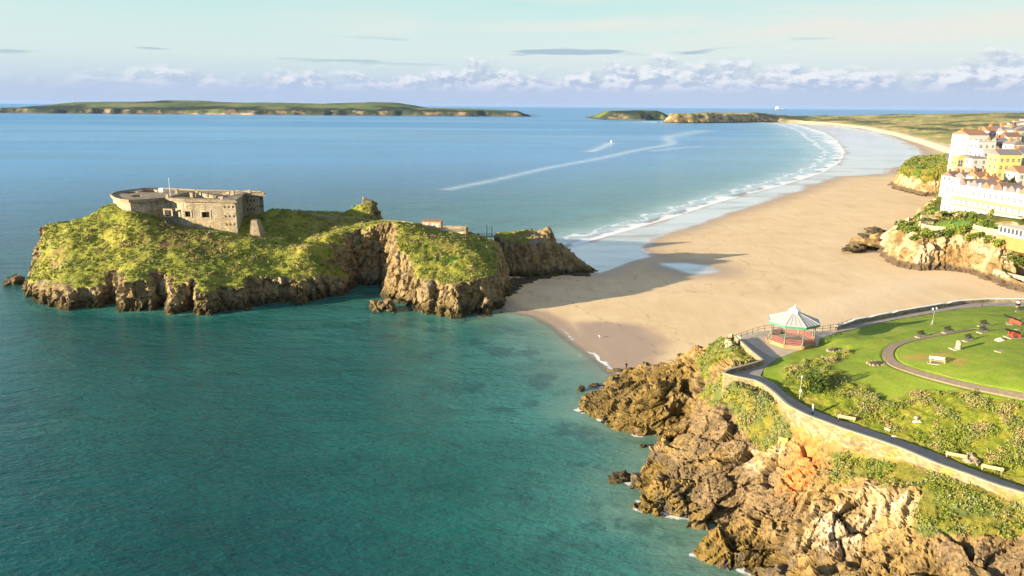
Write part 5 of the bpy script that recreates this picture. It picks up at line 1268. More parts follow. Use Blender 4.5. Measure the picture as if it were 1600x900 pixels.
# ================================================================== BANDSTAND
M_ROOFPANEL = simple_mat('roof_panel', (0.43, 0.42, 0.40), 0.45, 0.06, 0.8)
M_SEAM = simple_mat('roof_seam', (0.36, 0.36, 0.37), 0.5, 0.1)
M_GREEN = simple_mat('green_fascia', (0.055, 0.235, 0.145), 0.5, 0.1)
M_BRICK = simple_mat('plinth_brick', (0.38, 0.215, 0.09), 0.9, 0.25, 2.5)
M_RED = simple_mat('red_railing', (0.38, 0.12, 0.10), 0.6, 0.15)
M_POST = simple_mat('post_paint', (0.17, 0.17, 0.13), 0.5, 0.2)
def build_bandstand():
    c = PZ(1236.5, 535.0, 17.05); up3 = Vector((0, 0, 1)); root = empty('bandstand', c, 0, 'octagonal bandstand with a pale panelled roof and green fascia on the terrace', 'bandstand')
    a0 = math.atan2(-c[1], -c[0]) + R_(22.5) + R_(6); cor = lambda R, z, k: Vector((R * math.cos(a0 + k * math.pi / 4), R * math.sin(a0 + k * math.pi / 4), z))
    RE, RP, ZE, HP = 4.75, 4.25, 4.05, 0.62
    s = MB(); s.prism([cor(RP, 0, k)[:2] for k in range(8)], -0.4, HP - 0.08); s.build('plinth', M_BRICK, root)
    s = MB(); s.prism([cor(RP + 0.12, 0, k)[:2] for k in range(8)], HP - 0.078, HP); s.build('floor', M_CONC, root)
    for k in range(8):
        p = cor(RP - 0.22, HP, k); s = MB(); s.lathe([(0.16, 0), (0.16, 0.5), (0.09, 0.6), (0.075, 1.6), (0.075, ZE - HP - 0.45), (0.13, ZE - HP - 0.3), (0.13, ZE - HP)], c=p, n=10)
        po = s.build('post', M_POST, root, True)
        for dk in (-1, 1):
            d = (cor(RP - 0.22, HP, k + dk) - p).normalized(); b = MB(); b.tube(p + Vector((0, 0, ZE - HP - 0.8)), p + d * 0.7 + Vector((0, 0, ZE - HP - 0.05)), 0.04, n=5); b.build('bracket', M_POST, po)
        f = MB(); f.prism([(p + Vector((x, y, 0)))[:2] for x, y in ((-0.28, -0.28), (0.28, -0.28), (0.28, 0.28), (-0.28, 0.28))], HP - 0.45, HP + 0.06); f.build('pier', M_BRICK, root)
    open_side = 5
    for k in range(8):
        if k == open_side: continue
        a, b = cor(RP - 0.22, HP, k), cor(RP - 0.22, HP, k + 1); d = (b - a); L = d.length; d.normalize(); s = MB(); up = Vector((0, 0, 1))
        a2, b2 = a + d * 0.2, b - d * 0.2; L -= 0.4
        for h in (0.12, 0.55, 1.0): s.tube(a2 + up * h, b2 + up * h, 0.045, n=5)
        n = 9
        for j in range(n):
            p, q = a2 + d * (L * j / n), a2 + d * (L * (j + 1) / n)
            s.tube(p + up * 0.12, q + up * 0.55, 0.035, n=4); s.tube(q + up * 0.12, p + up * 0.55, 0.035, n=4); s.tube((p + q) / 2 + up * 0.55, (p + q) / 2 + up * 1.0, 0.04, n=4)
            s.lathe([(0.0, -0.10), (0.14, 0.0), (0.0, 0.10)], c=(p + q) / 2 + up * 0.78, n=5)
        s.build('balustrade', M_RED, root)
    # roof: eight facets with standing seams, a fascia and a lantern
    RL, ZL = 0.98, ZE + 1.85; s = MB()
    for k in range(8):
        s.add([cor(RE, ZE + 0.34, k), cor(RE, ZE + 0.34, k + 1), cor(RL, ZL, k + 1), cor(RL, ZL, k)], [(0, 1, 2, 3)])
    s.add([cor(RE - 0.05, ZE + 0.2, k) for k in range(8)], [tuple(range(8))]); roof = s.build('roof', M_ROOFPANEL, root)
    sm = MB()
    for k in range(8):
        for t in (0.0, 0.25, 0.5, 0.75):
            lo = cor(RE, ZE + 0.36, k).lerp(cor(RE, ZE + 0.36, k + 1), t); hi = cor(RL, ZL + 0.02, k).lerp(cor(RL, ZL + 0.02, k + 1), t); sm.tube(lo, hi, 0.05 if t == 0 else 0.026, n=4)
    sm.build('roof_seams', M_SEAM, root)
    for k in range(8):
        f = MB(); a, b = cor(RE + 0.03, ZE - 0.12, k), cor(RE + 0.03, ZE - 0.12, k + 1); ai, bi = cor(RE - 0.09, ZE - 0.12, k), cor(RE - 0.09, ZE - 0.12, k + 1); u = Vector((0, 0, 0.44))
        f.add([a, b, bi, ai, a + u, b + u, bi + u, ai + u], [(0, 1, 2, 3), (7, 6, 5, 4), (0, 4, 5, 1), (1, 5, 6, 2), (2, 6, 7, 3), (3, 7, 4, 0)]); f.build('fascia', M_GREEN, root)
    g = MB()
    for k in range(8): g.tube(cor(RE + 0.05, ZE + 0.36, k), cor(RE + 0.05, ZE + 0.36, k + 1), 0.06, n=5)
    g.build('gutter', M_ROOFPANEL, root)
    l = MB(); l.lathe([(RL + 0.06, ZL - 0.05), (RL + 0.06, ZL + 0.38), (RL + 0.14, ZL + 0.42), (0.42, ZL + 0.85), (0.0, ZL + 1.32)], n=8, rot=a0); l.build('lantern', M_WHITE, root)
    f = MB(); f.tube((0, 0, ZL + 1.25), (0, 0, ZL + 1.55), 0.05, 0.02, n=6); f.build('finial', M_WHITE, root)
    st = cor(RP - 0.1, 0, open_side).lerp(cor(RP - 0.1, 0, open_side + 1), 0.5); r = math.atan2(st.y, st.x); s = MB()
    s.box((st.x * 1.06, st.y * 1.06, 0.12), (0.7, 2.2, 0.38), r); s.box((st.x * 1.0, st.y * 1.0, 0.25), (0.6, 2.2, 0.5), r); s.build('steps', M_BRICK, root)
build_bandstand()

# ================================================================== BENCHES AND THE REST OF THE PARK FURNITURE
def make_bench(name, mat, leg_mat, label, L=1.9, slab=True):
    root = empty(name, (0, 0, 0), 0, label, 'bench')
    s = MB()
    for k in range(4): s.box((0, -0.22 + k * 0.14, 0.46), (L, 0.11, 0.045))
    s.build('seat', mat, root)
    s = MB()
    for k in range(3): s.box((0, 0.30 + 0.05 * k, 0.60 + 0.15 * k), (L, 0.04, 0.11))
    s.build('backrest', mat, root)
    for x in (-L / 2 + 0.15, L / 2 - 0.15):
        s = MB(); s.box((x, -0.22, 0.22), (0.08, 0.08, 0.44)); s.box((x, 0.26, 0.48), (0.08, 0.08, 0.96)); s.box((x, 0.02, 0.66), (0.07, 0.56, 0.06)); s.box((x, -0.24, 0.55), (0.06, 0.06, 0.22)); s.build('leg', leg_mat, root)
    if slab:
        s = MB(); s.box((0, 0, -0.03), (L + 0.5, 1.1, 0.12)); s.build('base_slab', M_CONC, root)
    return root
def children(o): return [c for c in bpy.data.objects if c.parent == o]
def copy_tree(o, parent=None):
    kids = children(o); c = o.copy(); COL.objects.link(c)
    if parent is not None: c.parent = parent
    for k in kids: copy_tree(k, c)
    return c
def ground(px, py, g=None):
    q = (g or head).hit(px, py); return q
def surface(q, r=0.6):
    m = (np.abs(head_V[:, 0] - q[0]) < r) & (np.abs(head_V[:, 1] - q[1]) < r); return float(np.median(head_V[m, 2])) if m.any() else q[2]
bench = make_bench('bench', M_WOODDARK, M_IRON, 'x')
_first = [True]
def put_bench(px, py, deg, label, proto=None, z=0.05, group='benches on the lawn'):
    p = proto or bench
    o = copy_tree(p) if p.get('used') else p
    p['used'] = True
    q = ground(px, py); o.location = (q[0], q[1], q[2] + z); o.rotation_euler = (0, 0, R_(deg)); o['label'] = label; o['group'] = group
    if 'used' in o and o is not p: del o['used']
    return o
put_bench(1440, 526, 28, 'dark bench where the lawn path bends, nearest the bandstand')
put_bench(1482, 519.5, 24, 'dark bench on the lawn path, second from the bandstand, wide pale slab under it')
put_bench(1538, 509.5, 22, 'dark bench highest up the lawn, left of the farther cannon')
put_bench(1537, 519, 24, 'dark bench on a long pale slab beside the lawn path end')
put_bench(1514, 532, 30, 'brown bench on the lawn just above the stone pillar')
put_bench(1597, 487, 10, 'dark bench by the promenade wall at the right edge')
bench2 = make_bench('bench', M_WOODPALE, M_WOODPALE, 'x', 2.2)
put_bench(1464, 568.5, -22, 'pale bench with a white back on the worn grass inside the path loop', bench2, group='benches of pale wood')
s = [c for c in children(bench2) if c.name.startswith('backrest')][0]; s.data.materials.clear(); s.data.materials.append(M_WHITE)
bench3 = make_bench('bench', M_WOODPALE, M_WOODPALE, 'x', 2.3, False)
put_bench(1322, 658, 153, 'pale wooden bench beside the cliff path, alone below the bushes', bench3, -0.02, 'benches along the cliff path')
put_bench(1549, 737, 151, 'pale wooden bench beside the cliff path right of the rocky bank', bench3, -0.02, 'benches along the cliff path')
put_bench(1493, 717, 152, 'low pale wooden bench beside the cliff path left of the rocky bank', bench3, -0.02, 'benches along the cliff path')
for o in bpy.data.objects:
    if 'used' in o: del o['used']

M_CANRED = simple_mat('carriage_red', (0.36, 0.070, 0.030), 0.6, 0.15)
M_BARREL = simple_mat('barrel_black', (0.018, 0.018, 0.020), 0.45, 0.2)
def make_cannon(label):
    root = empty('cannon', (0, 0, 0), 0, label, 'cannon', 'cannons on the lawn')
    for y in (-0.36, 0.36):
        s = MB(); s.add([(-0.95, y - 0.07, 0.2), (0.95, y - 0.07, 0.2), (0.95, y - 0.07, 0.55), (0.2, y - 0.07, 0.85), (-0.75, y - 0.07, 1.15), (-0.95, y - 0.07, 1.05),
                        (-0.95, y + 0.07, 0.2), (0.95, y + 0.07, 0.2), (0.95, y + 0.07, 0.55), (0.2, y + 0.07, 0.85), (-0.75, y + 0.07, 1.15), (-0.95, y + 0.07, 1.05)],
                       [(0, 1, 2, 3, 4, 5), (11, 10, 9, 8, 7, 6)] + [(k, (k + 1) % 6, 6 + (k + 1) % 6, 6 + k) for k in range(6)]); s.build('cheek', M_CANRED, root)
    s = MB(); s.box((0, 0, 0.42), (1.6, 0.58, 0.25)); s.build('carriage_bed', M_CANRED, root)
    for x in (-0.65, 0.65):
        for y in (-0.5, 0.5):
            s = MB(); s.tube((x, y - 0.06, 0.22), (x, y + 0.06, 0.22), 0.22, n=14); s.build('wheel', M_CANRED, root)
    b = MB(); d = Vector((-math.cos(0.30), 0, math.sin(0.30))); o = Vector((-0.3, 0, 1.02)); prof = [(-1.35, 0.05), (-1.28, 0.11), (-1.2, 0.10), (-1.15, 0.27), (-0.3, 0.25), (-0.25, 0.28), (0.2, 0.22), (1.5, 0.165), (1.55, 0.21), (1.75, 0.19)]
    for (t0, r0), (t1, r1) in zip(prof[:-1], prof[1:]): b.tube(o + d * t0, o + d * t1, r0, r1, n=14, cap=True)
    b.tube(o + Vector((0.0, -0.5, 0)), o + Vector((0, 0.5, 0)), 0.09, n=8); b.build('barrel', M_BARREL, root)
    s = MB(); s.box((0.1, 0, -0.06), (3.0, 1.9, 0.14)); s.build('slab', M_CONC, root)
    return root
can = make_cannon('red carriage cannon aiming left at the sea, the nearer of the two')
q = ground(1585, 527.5); can.location = (q[0], q[1], q[2] + 0.08); can.rotation_euler = (0, 0, R_(6)); can.scale = (0.95,) * 3
can2 = copy_tree(can); q = ground(1586, 507); can2.location = (q[0], q[1], q[2] + 0.08); can2.rotation_euler = (0, 0, R_(-28)); can2['label'] = 'red carriage cannon with its barrel raised, farther up the lawn'

def build_furniture():
    q = ground(1497, 546); root = empty('stone_pillar', q, 0.2, 'short round stone pillar on a square slab in the lawn', 'pillar')
    s = MB(); s.box((0, 0, 0.0), (1.9, 1.9, 0.16)); s.build('slab', M_CONC, root)
    s = MB(); s.lathe([(0.50, 0.08), (0.50, 0.25), (0.42, 0.3), (0.40, 1.15), (0.48, 1.2), (0.48, 1.32), (0.25, 1.5), (0.0, 1.56)], n=18); s.build('shaft', M_STONEPALE, root)
    # lamps
    q = ground(1457, 506.5); root = empty('street_lamp', q, 0.3, 'twin headed street lamp on the lawn by the promenade wall', 'street lamp')
    s = MB(); s.lathe([(0.42, -0.1), (0.42, 0.15), (0.2, 0.25), (0.14, 0.9), (0.07, 1.0), (0.055, 3.0)], n=10); s.build('pole', M_POST, root)
    s = MB(); s.tube((-0.45, 0, 2.9), (0.45, 0, 2.9), 0.04); s.build('arm', M_POST, root)
    for x in (-0.45, 0.45):
        s = MB(); s.lathe([(0.06, 2.92), (0.14, 3.02), (0.17, 3.18), (0.12, 3.32), (0.0, 3.38)], c=(x, 0, 0), n=10); s.build('lantern', M_WHITE, root)
    q = ground(1249, 626); root = empty('street_lamp', q, 0.0, 'thin pale single lamp post beside the dark bush by the path', 'street lamp')
    s = MB(); s.tube((0, 0, -0.3), (0, 0, 3.7), 0.075, 0.05); s.build('pole', M_CONC, root)
    s = MB(); s.lathe([(0.05, 3.68), (0.12, 3.75), (0.14, 3.9), (0.0, 4.02)], n=10); s.build('lantern', M_WHITE, root)
    s = MB(); s.box((0.0, -0.06, 1.6), (0.3, 0.05, 0.42)); s.build('notice', M_WHITE, root)
    q = ground(1534, 480); root = empty('signpost', q, 0, 'short dark wooden post with a small board by the promenade wall', 'signpost')
    s = MB(); s.box((0, 0, 0.7), (0.16, 0.16, 1.5)); s.build('post', M_WOODDARK, root)
    s = MB(); s.box((0, -0.1, 1.25), (0.55, 0.04, 0.4)); s.build('board', M_WOODDARK, root)
    # painted ball
    q = ground(1590, 480); root = empty('mooring_buoy', q, 0, 'round black buoy with a white cap mounted by the promenade wall', 'buoy')
    s = MB(); s.lathe([(0.4, -0.1), (0.4, 0.25), (0.22, 0.35)], n=14); s.build('stand', M_STONE, root)
    prof = [(0.52 * math.cos(t), 0.85 + 0.52 * math.sin(t)) for t in np.linspace(-1.2, 0.35, 7)]; s = MB(); s.lathe([(0.15, 0.33)] + prof, n=18); s.build('ball', M_BARREL, root, True)
    prof = [(0.523 * math.cos(t), 0.85 + 0.523 * math.sin(t)) for t in np.linspace(0.36, 1.5, 6)] + [(0.0, 1.375)]; s = MB(); s.lathe(prof, n=18); s.build('cap', M_WHITE, root, True)
    # slabs in the grass
    for x, y, w, d, L in ((1563.5, 549.5, 1.5, 1.1, 'white flat stone slab lying in the lawn'), (1591, 499, 1.0, 0.7, 'small pale slab in the grass behind the farther cannon'), (1590, 515.5, 0.9, 0.6, 'small pale slab between the two cannons')):
        q = ground(x, y); s = MB(); s.box((0, 0, 0.05), (w, d, 0.14), 0.4, 0.02); o = s.build('stone_slab', M_STONEPALE); o.location = q; tag(o, L, 'slab')
    q = ground(1563, 532); rock((q[0], q[1], q[2]), (0.8, 0.6, 0.45), 0.3, 'low pale stone in the lawn left of the nearer cannon', M_PALEROCK, 2)
    for k, (x, y, L, sc) in enumerate(((1369, 569, 'brown rocky flower bed in the lawn left of the path bend', 1.25), (1302, 548, 'brown planted bed with stones near the bandstand terrace', 1.1))):
        q = ground(x, y); root = empty('flower_bed', q, 0.5 * k, L, 'flower bed')
        s = MB(); rg = random.Random(k)
        for j in range(11):
            a = j * 0.571; s.box((1.0 * sc * math.cos(a), 0.75 * sc * math.sin(a), 0.08), (0.42, 0.34, 0.36), a + rg.random(), 0.06)
        s.build('stone_edge', M_STONE, root)
        s = MB(); s.lathe([(1.0 * sc, -0.2), (0.9 * sc, 0.16), (0.4 * sc, 0.34), (0.0, 0.4)], n=12); s.build('soil', M_WOODDARK, root)
        me = leaf_mesh('plants', 60, (0.7, 0.55, 0.3), 0.16, 20 + k); p = link('plants', me, M_LEAF, root); p.location = (0, 0, 0.4)
    # orange notice below the wall
    q = PY(1226, 657, 96.6); root = empty('notice_board', (q[0], q[1], surface(q) + 0.15), R_(-32), 'plain orange square board on the bank below the sea wall', 'board')
    s = MB(); s.box((0, 0, 1.05), (1.25, 0.06, 1.15)); o = s.build('panel', simple_mat('orange_board', (0.62, 0.24, 0.055), 0.6, 0.06), root); o.rotation_euler = (R_(-18), 0, 0)
    s = MB(); s.box((-0.4, 0.05, 0.4), (0.08, 0.08, 1.3)); s.box((0.4, 0.05, 0.4), (0.08, 0.08, 1.3)); s.build('leg', M_WOOD, root)
    # pale stones on the bank and the rocky bank by the benches
    for k, (x, y, sx, L) in enumerate(((1434, 662, 0.5, 'white boulder among the bushes, the larger of two'), (1432, 655, 0.34, 'white boulder among the bushes, the smaller upper one'), (1387, 673, 0.35, 'small white stone at the upper edge of the cliff path'), (1397, 684, 0.3, 'white stone lying beside the cliff path below the boulders'))):
        q = ground(x, y); rock((q[0], q[1], q[2] + 0.15), (sx * 1.3, sx * 0.8, sx * 0.8), k, L, M_PALEROCK, k, 'white stones on the bank')
    for k, (x, y, sx, L) in enumerate(((1516, 716, 0.6, 'tall rough tan rock between the two path benches, upper one'), (1524, 724, 0.6, 'rough tan rock at the path edge between the two benches, lower one'), (1512, 724, 0.5, 'small tan rock at the foot of the rocky bank by the benches'))):
        q = ground(x, y); rock((q[0], q[1], q[2] + 0.2), (sx, sx * 0.8, sx * 1.1), k, L, M_STONE, k + 1, 'rocks of the bank between the benches')
    for k, (x, y, sx, L) in enumerate(((1138, 542, 0.9, 'pale upright rock standing in the grass below the terrace corner'), (1143, 531, 0.6, 'pale rock at the top of the grassy ridge by the railing'))):
        q = ground(x, y); rock((q[0], q[1], q[2] + 0.6), (sx * 0.8, sx * 0.7, sx * 1.5), k, L, M_STONEPALE, k)

# ================================================================== LEAVES, BUSHES, SCRUB
def leaf_material():
    m, t, b = material('leaf'); p = t.pos(); a = t.attr('tint')
    c = t.ramp(a, [(0.0, (0.030, 0.055, 0.010)), (0.22, (0.075, 0.120, 0.016)), (0.45, (0.200, 0.225, 0.026)), (0.62, (0.190, 0.230, 0.100)), (0.80, (0.320, 0.255, 0.090)), (1.0, (0.38, 0.28, 0.14))])
    t.put(b.inputs['Base Color'], c); b.inputs['Roughness'].default_value = 0.75; b.inputs['Specular IOR Level'].default_value = 0.25
    return m
M_LEAF = leaf_material()
def leaf_quads(C, size, rg, up=0.6):
    """a small bent quad at each centre"""
    n = len(C); d = rg.normal(size=(n, 3)); d[:, 2] = np.abs(d[:, 2]) * up + 0.15; d /= np.linalg.norm(d, axis=1)[:, None]
    e = np.cross(d, rg.normal(size=(n, 3))); e /= np.linalg.norm(e, axis=1)[:, None] + 1e-9; s = size * (0.6 + 0.8 * rg.random((n, 1)))
    f = np.cross(d, e)
    V = np.stack([C - e * s * 0.5, C + f * s * 0.28, C + e * s * 0.62, C - f * s * 0.28], 1).reshape(-1, 3)
    return V, np.arange(4 * n).reshape(n, 4)
def leaf_mesh(name, n, rad, size, seed, tint=(0.1, 0.5), clumps=9):
    rg = np.random.default_rng(seed); cc = rg.normal(size=(clumps, 3)); cc /= np.linalg.norm(cc, axis=1)[:, None]; cc *= rg.random((clumps, 1)) ** 0.4 * 0.72
    k = rg.integers(0, clumps, n); d = rg.normal(size=(n, 3)); d /= np.linalg.norm(d, axis=1)[:, None]; C = cc[k] + d * (0.30 + 0.16 * rg.random((n, 1)))
    C = C * np.array(rad); V, F = leaf_quads(C, size, rg); me = np_mesh(name, V, F, True)
    tn = np.clip(tint[0] + (tint[1] - tint[0]) * (rg.random(clumps)[k] * 0.7 + 0.3 * rg.random(n)), 0, 1); set_attr(me, 'tint', np.repeat(tn, 4)); return me
def make_bush(name, loc, rad, label, n=420, size=0.35, tint=(0.1, 0.4), seed=1, cat='bush', group=None):
    root = empty(name, loc, seed * 0.7, label, cat, group)
    o = link('foliage', leaf_mesh('foliage', n, rad, size, seed, tint), M_LEAF, root); o.location = (0, 0, rad[2] * 0.75)
    s = MB(); rg = random.Random(seed)
    for k in range(5):
        a = k * 1.257 + rg.random(); s.tube((0.1 * math.cos(a), 0.1 * math.sin(a), -0.3), (rad[0] * 0.45 * math.cos(a), rad[1] * 0.45 * math.sin(a), rad[2] * (0.7 + 0.5 * rg.random())), 0.09 * rad[2] * 0.5 + 0.02, 0.02, n=5)
    s.build('stem', M_WOODDARK, root); return root
build_furniture()
q = ground(1272, 612); make_bush('bush', q, (2.4, 2.0, 2.1), 'dark round bush on the bank beside the thin lamp post', 1400, 0.34, (0.0, 0.22), 3)
q = ground(1258, 614); make_bush('bush', q, (1.6, 1.4, 1.2), 'lower green bush left of the dark round bush', 700, 0.30, (0.12, 0.5), 4)

def scatter(name, obj, weight, n, per, size, spread, seed, tints, label, hgt=0.35):
    """tufts growing on a ground mesh; tint bands follow a broad pattern so that kinds grow in drifts"""
    rg = np.random.default_rng(seed); me = obj.data; nv = len(me.vertices); V = np.empty(nv * 3); me.vertices.foreach_get('co', V); V = V.reshape(-1, 3)
    w = np.clip(weight(me, V), 0, None); vis = V[:, 1] > 0; w = w * vis
    idx = rg.choice(nv, n, p=w / w.sum()); B = V[idx] + rg.normal(size=(n, 3)) * np.array([0.15, 0.15, 0.0])
    pat = fbm(np.c_[B[:, :2] / 3.5, B[:, 0] * 0], 3, seed) * 1.1 + 0.5 + rg.normal(size=n) * 0.16
    tn = np.interp(np.clip(pat, 0, 1), np.linspace(0, 1, len(tints)), tints) + rg.normal(size=n) * 0.05
    sc = 0.55 + 0.9 * rg.random(n) ** 1.5
    k = np.repeat(np.arange(n), per); d = rg.normal(size=(n * per, 3)); d[:, 2] = np.abs(d[:, 2]); d /= np.linalg.norm(d, axis=1)[:, None]
    C = B[k] + d * (spread * sc[k])[:, None] * np.array([1, 1, hgt / spread if spread else 1]) * (0.5 + 0.5 * rg.random((n * per, 1)))
    Vq, F = leaf_quads(C, size, rg); m2 = np_mesh(name, Vq, F, True)
    set_attr(m2, 'tint', np.repeat(np.clip(tn[k] + rg.normal(size=n * per) * 0.04, 0, 1), 4))
    o = link(name, m2, M_LEAF); o['kind'] = 'stuff'; tag(o, label, 'plants'); return o
def get_attr(me, name):
    a = np.empty(len(me.vertices)); me.attributes[name].data.foreach_get('value', a); return a
HEAD = bpy.data.objects['headland']; ISL = bpy.data.objects['rocky_island']
_clear = lambda V: sstep(poly_dist(V[:, :2], lawn_path), 0.9, 1.4) * (sdist(V[:, :2], prom_poly) < -0.4)
scatter('slope_scrub', HEAD, lambda me, V: (get_attr(me, 'slope') > 0.75) * _clear(V) * (0.12 + 0.88 * sstep(V[:, 0] + 0.4 * V[:, 1] + 3 * fbm(V / 5, 2, 6), 86, 95)) * sstep(fbm(V / 3.2, 2, 45), -0.15, 0.35), 4200, 12, 0.20, 0.34, 11, (0.42, 0.47, 0.50, 0.58, 0.80, 0.92), 'mixed low bushes and dry grass covering the bank above the cliff path', 0.42)
scatter('cliff_scrub', HEAD, lambda me, V: sstep(get_attr(me, 'veg') + 0.5 * fbm(V / 2.0, 2, 4), 0.4, 0.9) * _clear(V) * sstep(fbm(V / 3.0, 2, 46), -0.45, 0.1), 3600, 12, 0.22, 0.36, 12, (0.28, 0.45, 0.5, 0.62, 0.62, 0.82), 'green and grey low plants growing on the cliff below the sea wall', 0.40)
scatter('island_scrub', ISL, lambda me, V: sstep(get_attr(me, 'grass') + 0.4 * fbm(V / 3.0, 2, 14), 0.5, 1.0) * sstep(fbm(V / 5.0, 2, 47), -0.4, 0.25) * (sdist(V[:, :2], fort_pts) < -1.0), 8500, 7, 0.42, 0.55, 13, (0.34, 0.45, 0.47, 0.50, 0.74, 0.9), 'rough grass and low scrub covering the top of the island', 0.5)
# ================================================================== TOWN
M_RENDERW = simple_mat('white_render', (0.46, 0.45, 0.435), 0.85, 0.05, 0.25)
M_RENDERC = simple_mat('cream_render', (0.52, 0.47, 0.36), 0.85, 0.08, 0.3)
M_RENDERY = simple_mat('yellow_render', (0.50, 0.42, 0.14), 0.85, 0.10, 0.3)
M_OCHRE = simple_mat('ochre_stone', (0.56, 0.38, 0.12), 0.9, 0.22, 0.6, bump=0.3)
M_TILE = simple_mat('orange_tile', (0.29, 0.145, 0.085), 0.85, 0.25, 1.2, bump=0.3)
M_TILE2 = simple_mat('brown_tile', (0.16, 0.11, 0.09), 0.85, 0.25, 1.2, bump=0.3)
M_SLATE = simple_mat('grey_slate', (0.17, 0.155, 0.16), 0.7, 0.22, 1.2, bump=0.2)
M_BRICKO = simple_mat('orange_brick', (0.40, 0.185, 0.065), 0.9, 0.2, 1.0)
M_VERANDA = simple_mat('verandah_canopy', (0.42, 0.37, 0.18), 0.7, 0.1, 0.5)
M_LAWN = simple_mat('garden_lawn_grass', (0.085, 0.20, 0.02), 0.95, 0.2, 0.5)
M_PALEWIN = simple_mat('curtained_window', (0.035, 0.04, 0.05), 0.25, 0.3)
TG = lambda x, y: town.at(x, y)

class Face:
    """a building frame: origin, long axis u, outward normal of the front n, up"""
    def __init__(s, o, ang): s.o = np.array(o, float); s.u = np.array([math.cos(ang), math.sin(ang)]); s.n = np.array([s.u[1], -s.u[0]]); s.ang = ang
    def p(s, a, b, z): q = s.u * a + s.n * b; return (q[0], q[1], z)
def fbox(mb, f, a, b, z, L, D, H): q = f.p(a, b, z); mb.box(q, (L, D, H), f.ang)
def add_windows(root, f, cols, rows, w, h, b=0.0, glass=None, pane=True):
    for z in rows:
        for a in cols:
            s = MB(); fbox(s, f, a, b + 0.03, z, w, 0.10, h); win = s.build('window', glass or M_GLASS, root)
            if pane:
                s = MB(); fbox(s, f, a, b + 0.07, z - h / 2 - 0.06, w + 0.3, 0.22, 0.12); s.build('sill', M_RENDERW, win)
                s = MB(); fbox(s, f, a, b + 0.09, z, w, 0.04, 0.07); fbox(s, f, a, b + 0.0905, z, 0.06, 0.041, h); s.build('glazing_bar', M_WHITE, win)
def gable_roof(root, f, a0, a1, b0, b1, z, rise, mat, along=True, over=0.3, name='roof', wallmat=None):
    """pitched roof over a plan rectangle; ridge along u, or along n"""
    s = MB(); a0 -= over; a1 += over; b0 -= over; b1 += over
    if along: m = (b0 + b1) / 2; R = [f.p(a0, m, z + rise), f.p(a1, m, z + rise)]; E = [f.p(a0, b0, z), f.p(a1, b0, z), f.p(a1, b1, z), f.p(a0, b1, z)]; F = [(0, 1, 5, 4), (2, 3, 4, 5), (1, 2, 5), (3, 0, 4), (3, 2, 1, 0)]
    else: m = (a0 + a1) / 2; R = [f.p(m, b0, z + rise), f.p(m, b1, z + rise)]; E = [f.p(a0, b0, z), f.p(a1, b0, z), f.p(a1, b1, z), f.p(a0, b1, z)]; F = [(0, 1, 4), (2, 3, 5), (1, 2, 5, 4), (3, 0, 4, 5), (3, 2, 1, 0)]
    s.add(E + R, F); return s.build(name, mat, root)
def chimney(root, f, a, b, z, w=0.9, h=1.8, mat=None, pots=2):
    s = MB(); fbox(s, f, a, b, z + h / 2, w * 1.5, w, h); fbox(s, f, a, b, z + h + 0.08, w * 1.5 + 0.2, w + 0.2, 0.16); c = s.build('chimney', mat or M_BRICKO, root)
    for k in range(pots):
        p = f.p(a - w * 0.4 + k * w * 0.8 / max(1, pots - 1), b, z + h + 0.16); s = MB(); s.lathe([(0.16, 0), (0.13, 0.5)], c=p, n=8); s.build('chimney_pot', M_TILE, c)

